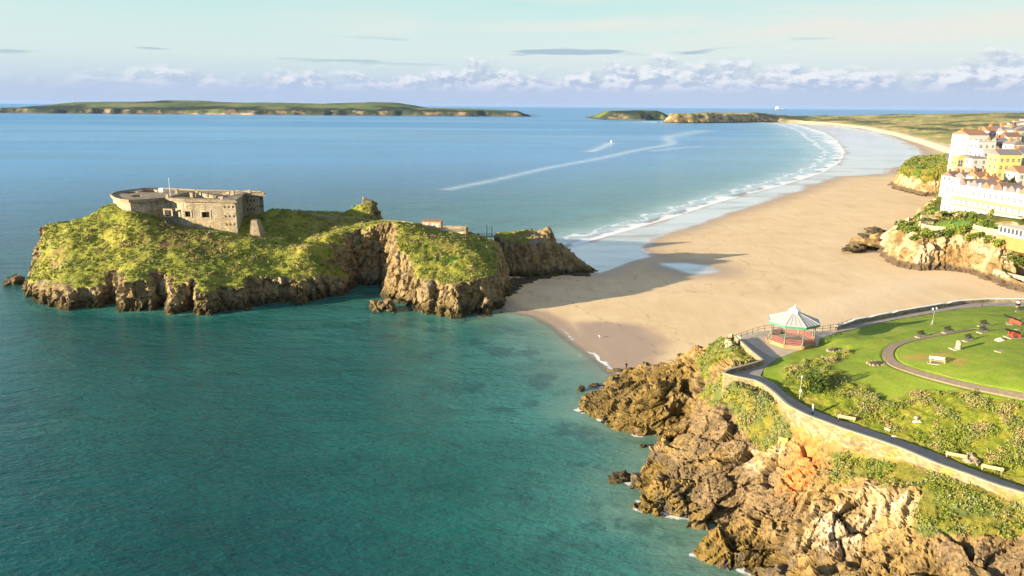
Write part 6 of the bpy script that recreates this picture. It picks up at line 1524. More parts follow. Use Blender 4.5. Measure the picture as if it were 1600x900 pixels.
def build_hotel():
    A = PZ(1469, 328.7, 16.5); B = PZ(1600, 355.5, 16.5); d = B - A; ang = math.atan2(d[1], d[0]); L = np.linalg.norm(d[:2]) + 26
    root = empty('hotel', (A[0], A[1], 16.5), 0, 'long white seafront terrace of houses with verandahs above the cliff garden', 'hotel'); f = Face((0, 0), ang)
    if f.n @ np.array([-1, 0]) < 0: f.n = -f.n
    H, D = 11.6, 11.0
    s = MB(); P = [f.p(0, 0, 0)[:2], f.p(L, 0, 0)[:2], f.p(L, -D, 0)[:2], f.p(0, -D, 0)[:2]]; s.prism(P, -7, H); s.build('wall', M_RENDERW, root)
    # parapet, then alternating tiled roofs with party walls and chimneys
    s = MB(); fbox(s, f, L / 2, 0.1, H + 0.25, L, 0.5, 0.7); s.build('parapet', M_RENDERW, root)
    n = 10; w = (L - 6.0) / n
    for k in range(n):
        a0 = 6.0 + k * w
        gable_roof(root, f, a0, a0 + w, -D + 0.5, -1.2, H + 0.1, 3.0 + 0.4 * (k % 2), (M_TILE2, M_SLATE, M_TILE)[k % 3], False, 0.0)
        chimney(root, f, a0, -1.6, H, 0.8, 2.0, M_RENDERW)
        if k % 2 == 0: chimney(root, f, a0, -D + 1.5, H, 0.8, 3.2, M_BRICKO)
    gable_roof(root, f, 0.2, 6.0, -D + 0.5, -1.0, H + 0.1, 1.8, M_SLATE, True, 0.0)
    s = MB(); fbox(s, f, 7.0, -1.2, H + 1.6, 4.6, 2.6, 3.4); s.build('tower', M_RENDERW, root)
    # windows in three floors
    cols = np.arange(2.5, L - 1, 3.1)
    add_windows(root, f, cols, (1.7, 5.4, 9.4), 0.8, 1.5, 0.0, M_PALEWIN)
    fe = Face(f.p(0, 0, 0)[:2], f.ang)
    for z in (2.0, 5.6, 9.0):
        for b in (-3.2, -7.5):
            s = MB(); fbox(s, f, -0.03, b, z, 0.08, 0.9, 1.7); s.build('window', M_GLASS, root)
    # first floor verandah
    v0, v1 = 7.5, L - 2
    s = MB(); E = [f.p(v0, 0, 7.5), f.p(v1, 0, 7.5), f.p(v1, 2.1, 6.6), f.p(v0, 2.1, 6.6)]; s.add(E + [(x, y, z - 0.12) for x, y, z in E], [(0, 1, 2, 3), (7, 6, 5, 4), (0, 4, 5, 1), (1, 5, 6, 2), (2, 6, 7, 3), (3, 7, 4, 0)]); va = s.build('verandah_roof', M_VERANDA, root)
    s = MB(); fbox(s, f, (v0 + v1) / 2, 1.05, 3.9, v1 - v0, 2.1, 0.28); s.build('balcony', M_VERANDA, root)
    s = MB()
    for h in (4.35, 4.95): fbox(s, f, (v0 + v1) / 2, 2.05, h, v1 - v0, 0.07, 0.07)
    for a in np.arange(v0 + 0.2, v1, 0.7): fbox(s, f, a, 2.05, 4.5, 0.05, 0.05, 0.95)
    s.build('balcony_railing', M_VERANDA, root)
    for a in np.arange(v0 + 0.1, v1, 3.1):
        s = MB(); fbox(s, f, a, 2.0, 5.3, 0.14, 0.14, 2.7); s.build('post', M_VERANDA, root)
    # glazed dining room
    q = town.hit(1559, 366, 225); a = (q[:2] - A[:2]) @ f.u; b = (q[:2] - A[:2]) @ f.n; cr = empty('conservatory', (q[0], q[1], q[2] + 0.1), 0, 'white glazed garden room with a sloping roof in front of the long white terrace', 'conservatory')
    LL, DD = 17.0, max(3.5, b - 0.3)
    s = MB(); s.prism([f.p(0, 0, 0)[:2], f.p(LL, 0, 0)[:2], f.p(LL, -DD, 0)[:2], f.p(0, -DD, 0)[:2]], 0.0, 2.9); s.build('wall', M_RENDERW, cr)
    s = MB(); s.prism([f.p(-0.15, 0.15, 0)[:2], f.p(LL + 0.15, 0.15, 0)[:2], f.p(LL + 0.15, -DD, 0)[:2], f.p(-0.15, -DD, 0)[:2]], -4.5, -0.003); s.build('plinth', M_BRICKO, cr)
    s = MB(); E = [f.p(-0.2, 0.3, 2.95), f.p(LL, 0.3, 2.95), f.p(LL, -DD, 4.6), f.p(-0.2, -DD, 4.6)]; s.add(E + [(x, y, z - 0.15) for x, y, z in E], [(0, 1, 2, 3), (7, 6, 5, 4), (0, 4, 5, 1), (1, 5, 6, 2), (2, 6, 7, 3), (3, 7, 4, 0)]); s.build('roof', M_RENDERC, cr)
    for k in range(9):
        s = MB(); fbox(s, f, 1.2 + 1.75 * k, 0.03, 1.6, 1.05, 0.1, 1.5); w_ = s.build('window', M_GLASS, cr)
        s = MB(); p = f.p(1.2 + 1.75 * k, 0.06, 2.36); s.tube((p[0] - f.n[0] * 0.04, p[1] - f.n[1] * 0.04, p[2]), (p[0] + f.n[0] * 0.03, p[1] + f.n[1] * 0.03, p[2]), 0.52, n=14); s.build('arch_pane', M_GLASS, w_)
build_hotel()

def house(px0, px1, ytop, ybot, Y, depth, label, wall, roof_mat, rise=2.2, roof='gable', rot=0.0, rows=3, cols=3, cat='house', flat_edge=False, chim=1, win=(0.9, 1.5), group=None, name='house', ends=2):
    a = PY(px0, ytop, Y); b = PY(px1, ytop, Y); zt = (a[2] + b[2]) / 2; zb = PY((px0 + px1) / 2, ybot, Y)[2]; L = b[0] - a[0]; c = (a + b) / 2
    root = empty(name, (c[0], c[1], zb), R_(rot), label, cat, group); H = zt - zb; f = Face((0, 0), 0.0)
    s = MB(); s.prism([(-L / 2, 0), (L / 2, 0), (L / 2, depth), (-L / 2, depth)], -8, H); s.build('wall', wall, root)
    if roof == 'gable': gable_roof(root, f, -L / 2, L / 2, -depth, 0, H, rise, roof_mat, True)
    elif roof == 'cross': gable_roof(root, f, -L / 2, L / 2, -depth, 0, H, rise, roof_mat, False)
    else:
        s = MB(); s.box((0, depth / 2, H + 0.1), (L + 0.3, depth + 0.3, 0.2)); s.build('roof', roof_mat, root)
        s = MB()
        for (x, y, lx, ly) in ((0, 0.1, L, 0.25), (-L / 2 + 0.12, depth / 2, 0.24, depth - 0.3), (L / 2 - 0.12, depth / 2, 0.24, depth - 0.3)): s.box((x, y, H + 0.45), (lx, ly, 0.5))
        s.build('parapet', wall, root)
    for k in range(chim): chimney(root, f, -L / 2 + 0.9 + k * (L - 1.8) / max(1, chim - 1) if chim > 1 else L * 0.3, -depth * 0.5, H + (0.0 if roof == 'flat' else rise * 0.55), 0.9, 2.0)
    fl = H / (rows + 0.35)
    zs = [fl * (k + 0.62) for k in range(rows)]; xs = [(-L / 2 + L * (k + 0.5) / cols) for k in range(cols)]
    add_windows(root, f, xs, zs, win[0], win[1], 0.0, M_PALEWIN if wall is M_RENDERW else M_GLASS)
    for z in zs[:rows]:                                  # end walls
        for y in np.linspace(depth * 0.28, depth * 0.72, ends):
            for sx in (-1, 1):
                s = MB(); s.box((sx * (L / 2 + 0.02), y, z), (0.1, 0.85, 1.4)); s.build('window', M_GLASS, root)
    return root
house(1514, 1546, 211, 275, 424, 16, 'tallest white seafront block with an orange tiled top floor at the left of the town', M_RENDERW, M_TILE, 2.6, 'gable', 0, 5, 4, 'town block', chim=2)
house(1529, 1557, 221.5, 276, 414, 8, 'white block of stepped height in front of the tallest block', M_RENDERW, M_SLATE, 1, 'flat', 0, 5, 3, 'town block', chim=1)
house(1536, 1567, 234.5, 280, 405, 8, 'white block with an olive flat roof beside the yellow house', M_RENDERW, M_VERANDA, 1, 'flat', 0, 4, 3, 'town block', chim=0)
house(1519, 1544, 247.5, 275, 392, 13, 'low white block with a grey roof, foremost of the white seafront blocks', M_RENDERW, M_SLATE, 1.2, 'cross', 0, 3, 2, 'town block', chim=0)
house(1545, 1558, 205, 224, 436, 10, 'white gabled house with an orange roof behind the tallest white block', M_RENDERW, M_TILE, 2.5, 'gable', 0, 2, 2, chim=1)
house(1563, 1597, 242, 292, 366, 10, 'tall bright yellow house with a hipped slate roof and orange chimney', M_RENDERY, M_SLATE, 2.6, 'gable', -4, 4, 4, chim=2)
house(1592, 1625, 270, 300, 352, 10, 'white house with an orange roof below the yellow house at the right edge', M_RENDERW, M_TILE, 3, 'gable', 0, 3, 3)
house(1497, 1516, 246, 263, 398, 6, 'ochre stone building with two dark arches beside the white blocks', M_OCHRE, M_OCHRE, 1, 'flat', 0, 1, 2, 'stone building', chim=0, win=(2.2, 3.2))
house(1489, 1522, 263, 272, 388, 5, 'low white garden wall building under the ochre stone building', M_RENDERC, M_RENDERC, 1, 'flat', 0, 1, 3, 'outbuilding', chim=0)
for k, (x0, x1, y0, y1, Y, w, r, lab) in enumerate(((1488, 1508, 276, 284, 366, M_RENDERC, M_TILE2, 'low house with a brown roof left most behind the long white terrace'), (1508, 1530, 278, 288, 360, M_OCHRE, M_SLATE, 'ochre house with a slate roof behind the long white terrace'),
        (1528, 1550, 277, 290, 352, M_RENDERC, M_TILE, 'cream house with a bright orange roof below the foremost white block'), (1548, 1566, 284, 294, 345, M_OCHRE, M_TILE, 'ochre house with an orange roof just left of the yellow house foot'))):
    house(x0, x1, y0, y1, Y, 8, lab, w, r, 2.4, 'gable', 8, 1, 3, chim=2)
for k, (x0, x1, y0, y1, Y, w, r, lab, ro) in enumerate(((1552, 1572, 203, 216, 470, M_RENDERC, M_SLATE, 'cream house with a long slate roof in the back row right of the orange roof', 'gable'), (1570, 1588, 206, 220, 455, M_RENDERW, M_SLATE, 'white house in the back row with a grey roof above the yellow house', 'gable'),
        (1586, 1612, 204, 222, 448, M_RENDERC, M_SLATE, 'cream house in the back row at the right edge with a slate roof', 'cross'), (1562, 1574, 222, 236, 418, M_RENDERW, M_SLATE, 'narrow white house with a slate roof between the olive roof and the yellow house', 'gable'),
        (1584, 1600, 226, 240, 404, M_RENDERW, M_SLATE, 'small white gabled house just behind the yellow house', 'cross'), (1598, 1630, 240, 280, 382, M_RENDERC, M_SLATE, 'grey roofed house right of the yellow house at the edge of the view', 'gable'), (1575, 1596, 214, 228, 430, M_RENDERC, M_TILE2, 'cream house with a brown roof between the back row and the yellow house', 'gable'))):
    house(x0, x1, y0, y1, Y, 9, lab, w, r, 2.6, ro, 3 * (k % 3) - 3, 2, 3, chim=2)

def town_things():
    poly = chaikin(np.array([town.hit(a, b, 225)[:2] for a, b in [(1456, 354), (1470, 349), (1490, 345.5), (1510, 347.5), (1526, 352), (1520, 356), (1490, 357), (1462, 357.5)]]), 1, True)
    sheet_on('garden_lawn', poly, lambda P: town(P), 0.45, M_LAWN, 2.0)
    def wall(px, z0, z1, label, mat, th=0.6, name='garden_wall', zp=None):
        onland = zp is None
        ln = resample(np.array([town.hit(a, b, 225)[:2] for a, b in px]) if onland else PP(px, zp), 2.0); n = len(ln)
        if onland: g = town(ln); z0 = g.min() - 4.0; z1 = float(g.mean() + 1.7)
        s = MB(); ribbon(s, ln, z0, np.full(n, z1) if np.isscalar(z1) else np.interp(np.linspace(0, 1, n), np.linspace(0, 1, len(z1)), z1), th)
        return tag(s.build(name, mat), label, 'wall')
    wall([(1440, 357), (1448, 359), (1462, 360), (1477, 359)], 8, 15.8, 'pale rubble retaining wall under the left end of the garden lawn', M_STONEPALE)
    wall([(1521, 356), (1538, 361), (1556, 366), (1570, 368)], 8, 15.6, 'pale stone retaining wall under the right end of the garden', M_STONEPALE)
    wall([(1569, 369), (1585, 374), (1604, 377), (1640, 384)], 8, 15.6, 'orange brick retaining wall below the garden room at the right edge', M_BRICKO)
    wall([(1553, 420), (1575, 426), (1600, 432), (1640, 440)], 1.5, 5.8, 'low pale sea wall on the sand at the right edge', M_STONEPALE, 0.9, 'beach_wall', 5.8)
    wall([(1396, 396), (1410, 398), (1424, 400)], 1.0, (8.4, 6.4, 5.2), 'sloping grey stone wall at the foot of the beach steps', M_STONEPALE, 0.9, 'sloping_wall', 3.0)
    # steps down to the beach
    a = np.array([*PZ(1380, 371, 5.5)]); b = PZ(1424, 341.5, 15.5); st = empty('beach_steps', a, 0, 'long straight pale steps climbing from the beach rocks to the garden', 'steps')
    d = b - a; L = np.linalg.norm(d[:2]); ang = math.atan2(d[1], d[0]); u = np.array([math.cos(ang), math.sin(ang), 0]); n = 26; s = MB()
    zz = [max(d[2] * (k + 1) / n, town.at(a[0] + u[0] * L * (k + 0.5) / n, a[1] + u[1] * L * (k + 0.5) / n) - a[2] + 0.9) for k in range(n)]
    for k in range(n): q = u * (L * (k + 0.5) / n); s.box((q[0], q[1], zz[k] - 1.4), (L / n + 0.02, 2.4, 3.0), ang)
    s.build('flight', M_STONEPALE, st)
    for sd_ in (-1, 1):
        s = MB(); w = np.array([-u[1], u[0], 0]) * 1.25 * sd_; vs = []
        for e in (-0.2, 0.2):
            for q, z in ((np.zeros(3), -2.5), (u * L, zz[-1] - 2.5), (u * L, zz[-1] + 0.8), (np.zeros(3), zz[0] + 0.8)): p = q + w + np.array([-u[1], u[0], 0]) * e; vs.append((p[0], p[1], z))
        s.add(vs, [(0, 1, 2, 3), (7, 6, 5, 4), (0, 4, 5, 1), (1, 5, 6, 2), (2, 6, 7, 3), (3, 7, 4, 0)]); s.build('side_wall', M_STONEPALE, st)
    # terraces of the rock garden at the top of the steps
    for k, (px, z, L) in enumerate(([[(1438, 346), (1449, 342), (1461, 339)], 16.2, 'upper curved pale garden terrace wall left of the white terrace'], [[(1438, 350.5), (1450, 346.5), (1463, 344)], 15.6, 'middle pale garden terrace wall below the upper curved one'], [[(1436, 355), (1447, 352), (1458, 349.5)], 15.3, 'lowest pale garden terrace wall beside the garden lawn'])):
        wall(px, z - 4, z, L, M_STONEPALE, 0.7)
    # garden shrubs
    sh = [(1487, 364, 4.5, 3.0, 2.8, (0.30, 0.5), 'large bright yellow green shrub hanging over the cliff below the lawn, left one', 15.0), (1505, 366, 4.5, 3, 3.0, (0.28, 0.48), 'large bright yellow green shrub hanging over the cliff below the lawn, right one', 14.5), (1514, 378, 3.2, 2.4, 2.6, (0.25, 0.45), 'green shrub hanging lowest over the white cliff', 11.0),
          (1448, 368, 3.4, 2.4, 2.2, (0.3, 0.5), 'bright green shrub on the cliff top below the rubble wall', 13.0), (1408, 357, 4.2, 3.5, 3.0, (0.1, 0.4), 'dark green bush beside the middle of the beach steps', 11.5), (1420, 364, 4.0, 3.2, 3.0, (0.15, 0.42), 'green bush between the beach steps and the cliff top', 11.5),
          (1446, 350, 3.4, 3.0, 2.6, (0.05, 0.3), 'dark round bush at the left end of the garden lawn', 15.3), (1466, 343, 2.2, 2.0, 2.4, (0.78, 0.95), 'straw coloured shrub at the back of the garden lawn', 15.5), (1475, 338, 3.2, 2.4, 2.2, (0.05, 0.35), 'dark green shrub by the left corner of the white terrace', 16.0),
          (1497, 342, 2.6, 2.2, 2.0, (0.55, 0.85), 'brown green shrub against the white terrace, left of the upright bush', 15.8), (1520, 346, 3.0, 2.2, 2.2, (0.1, 0.4), 'green shrub against the white terrace behind the lawn', 15.8), (1533, 350, 2.8, 2.2, 2.0, (0.3, 0.7), 'olive shrub between the lawn and the garden room', 15.6),
          (1547, 344, 1.6, 1.6, 3.0, (0.35, 0.55), 'upright yellow green bush in front of the white verandah', 15.6), (1540, 356, 3.0, 2.2, 1.8, (0.05, 0.3), 'dark hedge like bush on top of the right retaining wall', 15.4), (1552, 358, 2.6, 2.0, 1.6, (0.1, 0.35), 'green bush left of the garden room', 15.4),
          (1530, 372, 3.0, 2.2, 1.8, (0.1, 0.35), 'green bush at the foot of the right retaining wall', 10.5), (1546, 379, 3.0, 2.4, 2.0, (0.1, 0.4), 'green bush on the white cliff below the brick wall', 10.0), (1562, 384, 3.0, 2.2, 1.8, (0.2, 0.5), 'olive bush below the orange brick wall', 10.0),
          (1580, 408, 5.0, 3.4, 3.6, (0.08, 0.35), 'large green bush above the low sea wall at the right edge', 7.0), (1596, 414, 4.0, 3.0, 3.0, (0.12, 0.38), 'green bush at the right edge above the low sea wall', 6.5), (1588, 392, 3.4, 2.6, 2.2, (0.05, 0.3), 'dark bush at the right edge under the orange brick wall', 10.0),
          (1583, 290, 3.6, 3.0, 3.4, (0.55, 0.9), 'brownish tree at the foot of the yellow house', 24.0), (1430, 375, 3.2, 2.4, 1.8, (0.1, 0.4), 'green bush at the cliff edge above the sloping wall', 12.5), (1478, 371, 3.2, 2.4, 2.0, (0.02, 0.25), 'dark bush below the left yellow green shrub', 11.5), (1466, 368, 2.8, 2.2, 1.8, (0.5, 0.85), 'brown shrub on the cliff top between two green ones', 12.0)]
    for k, (x, y, a, b, c, tint, L, z) in enumerate(sh):
        q = PZ(x, y, z) if k == 21 else town.hit(x, y, 225); make_bush('shrub', (q[0], q[1], q[2] - 0.3), (a * 0.85, b * 0.85, c * 0.85), L, 300, 0.7, tint, 40 + k, 'shrub')
    for k, (x, y, Y, c, L) in enumerate(((1478, 237, 455, 3.6, 'dark tree at the head of the car park, leftmost of three'), (1484, 233, 462, 4.0, 'dark tree at the head of the car park, middle of three'), (1490, 231, 470, 3.2, 'dark tree at the head of the car park, rightmost of three'), (1466, 243, 440, 2.8, 'low dark bush at the cliff top left of the car park'), (1455, 250, 428, 3.0, 'olive bush on the far cliff slope'), (1448, 262, 420, 2.6, 'green bush halfway down the far cliff slope'), (1470, 262, 410, 3.6, 'bright green bush on the far cliff top below the car park'), (1485, 268, 398, 3.4, 'green bush left of the ochre stone building'), (1457, 270, 412, 3.0, 'green bush in the middle of the far cliff'))):
        q = PY(x, y, Y); z = town.at(q[0], q[1]); make_bush('tree' if k < 3 else 'bush', (q[0], q[1], z), (c, c * 0.8, c * (0.9 if k < 3 else 0.6)), L, 200, 1.1, (0.0, 0.25) if k < 4 else (0.15, 0.42), 80 + k, 'tree' if k < 3 else 'bush')
    # car park and cars
    poly = PP([(1478, 241), (1494, 234), (1512, 233), (1513, 240), (1500, 247), (1490, 256), (1482, 254)], 29.0)
    sheet_on('car_park', poly, lambda P: np.maximum(town(P) + 0.25, 28.2), 0.0, M_PATH, 4.0)
    cols = [(0.75, 0.75, 0.75), (0.10, 0.10, 0.11), (0.6, 0.6, 0.62), (0.25, 0.03, 0.03), (0.05, 0.07, 0.12), (0.8, 0.8, 0.8)]
    names = ['white', 'black', 'silver', 'dark red', 'dark blue', 'white']
    for k, (x, y, w) in enumerate(((1488, 240.5, 'at the left end of the car park'), (1494, 238, 'beside the trees in the car park'), (1500, 236.5, 'in the middle of the car park row'), (1506, 236, 'second from the white block in the car park'), (1511, 236.4, 'nearest the white block in the car park'), (1496, 245, 'parked lower down near the ochre building'))):
        q = PZ(x, y, 29.0); z = max(town.at(q[0], q[1]) + 0.25, 28.2); car('%s car parked %s' % (names[k], w), cols[k], (q[0], q[1], z), 0.9 + 0.1 * k)
def car(label, col, loc, rz):
    root = empty('parked_car', loc, rz, label, 'car', 'cars in the car park'); mat = simple_mat('car_paint', col, 0.3, 0.05)
    prof = [(-2.1, 0.35), (2.1, 0.35), (2.15, 0.75), (1.25, 0.92), (-2.05, 0.98)]; s = MB()
    s.add([(x, -0.85, z) for x, z in prof] + [(x, 0.85, z) for x, z in prof], [(4, 3, 2, 1, 0), (5, 6, 7, 8, 9)] + [(k, (k + 1) % 5, 5 + (k + 1) % 5, 5 + k) for k in range(5)]); s.build('body', mat, root)
    prof = [(-1.9, 0.97), (0.95, 0.93), (0.3, 1.45), (-1.5, 1.48)]; s = MB()
    s.add([(x, -0.74, z) for x, z in prof] + [(x, 0.74, z) for x, z in prof], [(3, 2, 1, 0), (4, 5, 6, 7)] + [(k, (k + 1) % 4, 4 + (k + 1) % 4, 4 + k) for k in range(4)]); s.build('window', M_GLASS, root)
    s = MB(); s.box((-0.6, 0, 1.485), (1.75, 1.44, 0.05)); s.build('roof', mat, root)
    for x in (-1.35, 1.35):
        for y in (-0.8, 0.8):
            s = MB(); s.tube((x, y - 0.1, 0.32), (x, y + 0.1, 0.32), 0.32, n=12); s.build('wheel', M_BARREL, root)
town_things()

# ---- houses far away on the hill behind the dunes
def far_houses():
    rg = random.Random(8); pts = [(1573, 193.5), (1579, 192.0), (1584, 190.5), (1589, 190), (1594, 189), (1598, 190.5), (1588, 193), (1596, 193.5)]
    where = ['leftmost of the hillside cluster', 'second from the left of the hillside cluster', 'on the upper edge of the hillside cluster, left', 'at the middle of the hillside cluster', 'highest on the hill behind the dunes', 'at the right edge of the picture, upper', 'in the lower middle of the hillside cluster', 'at the right edge of the picture, lower']
    for k, (x, y) in enumerate(pts):
        P = PY(x, y, 1750 + 40 * k); h = float(dune_h(np.array([[P[0], P[1]]]))[0]); root = empty('distant_house', (P[0], P[1], h), rg.uniform(-0.5, 0.5), 'distant white house with a %s roof, %s' % ('grey' if k % 2 else 'red', where[k]), 'house', 'distant houses on the hill')
        w, d, hh = rg.uniform(10, 15), 9, rg.uniform(5, 7.5); s = MB(); s.box((0, 0, hh / 2 - 2), (w, d, hh + 4)); s.build('wall', M_RENDERW, root)
        gable_roof(root, Face((0, 0), 0), -w / 2, w / 2, -d / 2, d / 2, hh, 3.2, M_SLATE if k % 2 else M_TILE, True)
        for q in (-0.28, 0.0, 0.28):
            s = MB(); s.box((w * q, -d / 2 - 0.02, hh * 0.55), (1.4, 0.1, 1.6)); s.build('window', M_GLASS, root)
far_houses()
_built = np.array([(193, 330), (207, 262), (215, 200), (420, 200), (420, 620), (335, 520), (262, 420), (240, 385), (215, 372)])
scatter('cliff_bushes', bpy.data.objects['town_cliff'], lambda me, V: sstep(get_attr(me, 'grass') + 0.4 * fbm(V / 6.0, 2, 14), 0.4, 0.9) * sstep(fbm(V / 9.0, 2, 49), -0.35, 0.2) * (V[:, 0] < 0.64 * V[:, 1]) * (V[:, 1] > 235) * ~inside(V[:, :2], _built), 3600, 9, 0.80, 1.1, 17, (0.05, 0.25, 0.45, 0.35, 0.75), 'bushes and rough grass covering the cliff tops below the town', 0.9)
# ================================================================== BOATS, PEOPLE, GULL
def hull(L, B, H, z0=0.0, n=9):
    s = MB(); rows = []
    for k in range(n):
        t = k / (n - 1); x = -L / 2 + L * t; w = B / 2 * (1 - max(0, (t - 0.45) / 0.55) ** 2.2); sh = H * (0.85 + 0.35 * t * t); dp = -0.35 * H * (1 - 0.9 * max(0, (t - 0.6) / 0.4) ** 2)
        rows.append([(x, -w, sh), (x + 0.02, -w * 0.8, 0.15 * H), (x, 0, dp), (x + 0.02, w * 0.8, 0.15 * H), (x, w, sh)])
    vs = [(a, b, c + z0) for r in rows for a, b, c in r]; fs = []
    for k in range(n - 1):
        for j in range(4): fs.append((k * 5 + j, k * 5 + j + 1, k * 5 + 6 + j, k * 5 + 5 + j))
        fs.append((k * 5 + 4, k * 5, k * 5 + 5, k * 5 + 9))
    fs += [(0, 1, 2, 3, 4)]; return s.add(vs, fs)
def build_boats():
    a, b = PZ(942, 230), PZ(955, 222.6); d = b - a; root = empty('motor_boat', (b[0], b[1], 0.25), math.atan2(d[1], d[0]), 'small white motor boat speeding across the bay ahead of its wake', 'boat')
    hull(9.5, 3.2, 1.4).build('hull', M_WHITE, root)
    s = MB(); s.add([(-1.8, -1.2, 1.2), (1.6, -1.2, 1.3), (0.9, -1.0, 2.9), (-1.6, -1.0, 2.9), (-1.8, 1.2, 1.2), (1.6, 1.2, 1.3), (0.9, 1.0, 2.9), (-1.6, 1.0, 2.9)], [(0, 1, 2, 3), (7, 6, 5, 4), (0, 4, 5, 1), (1, 5, 6, 2), (2, 6, 7, 3), (3, 7, 4, 0)]); s.build('cabin', M_WHITE, root)
    s = MB(); s.box((0.0, 0, 2.2), (1.9, 2.32, 0.6)); s.build('windscreen', M_GLASS, root)
    s = MB(); s.tube((-1.2, 0, 2.9), (-1.4, 0, 5.0), 0.06); s.build('mast', M_IRON, root)
    s = MB(); s.box((-4.9, 0, 0.9), (0.6, 0.5, 1.6), 0, 0.08); s.build('outboard', M_BARREL, root)
    P = PZ(1219, 171.0, 0.0); P = P / np.linalg.norm(P[:2]) * 17500; root = empty('ship', (P[0], P[1], 0), 0.15, 'large white ship on the horizon above the dunes', 'ship')
    k = 17500 / 1142.0
    hull(15 * k, 2.2 * k, 0.9 * k).build('hull', M_SLATE, root)
    s = MB(); s.box((-4.6 * k, 0, 2.4 * k), (4.4 * k, 1.8 * k, 3.6 * k), 0, 2); s.build('superstructure', M_WHITE, root)
    s = MB(); s.lathe([(1.2 * k, 4.1 * k), (0.8 * k, 5.0 * k), (0.0, 5.4 * k)], c=(-4.8 * k, 0, 0), n=10); s.build('funnel', M_WHITE, root)
    for x in (1.5, 5.0):
        s = MB(); s.box((x * k, 0, 1.2 * k), (1.4 * k, 1.4 * k, 1.1 * k), 0, 2); s.build('deck_house', M_WHITE, root)
build_boats()

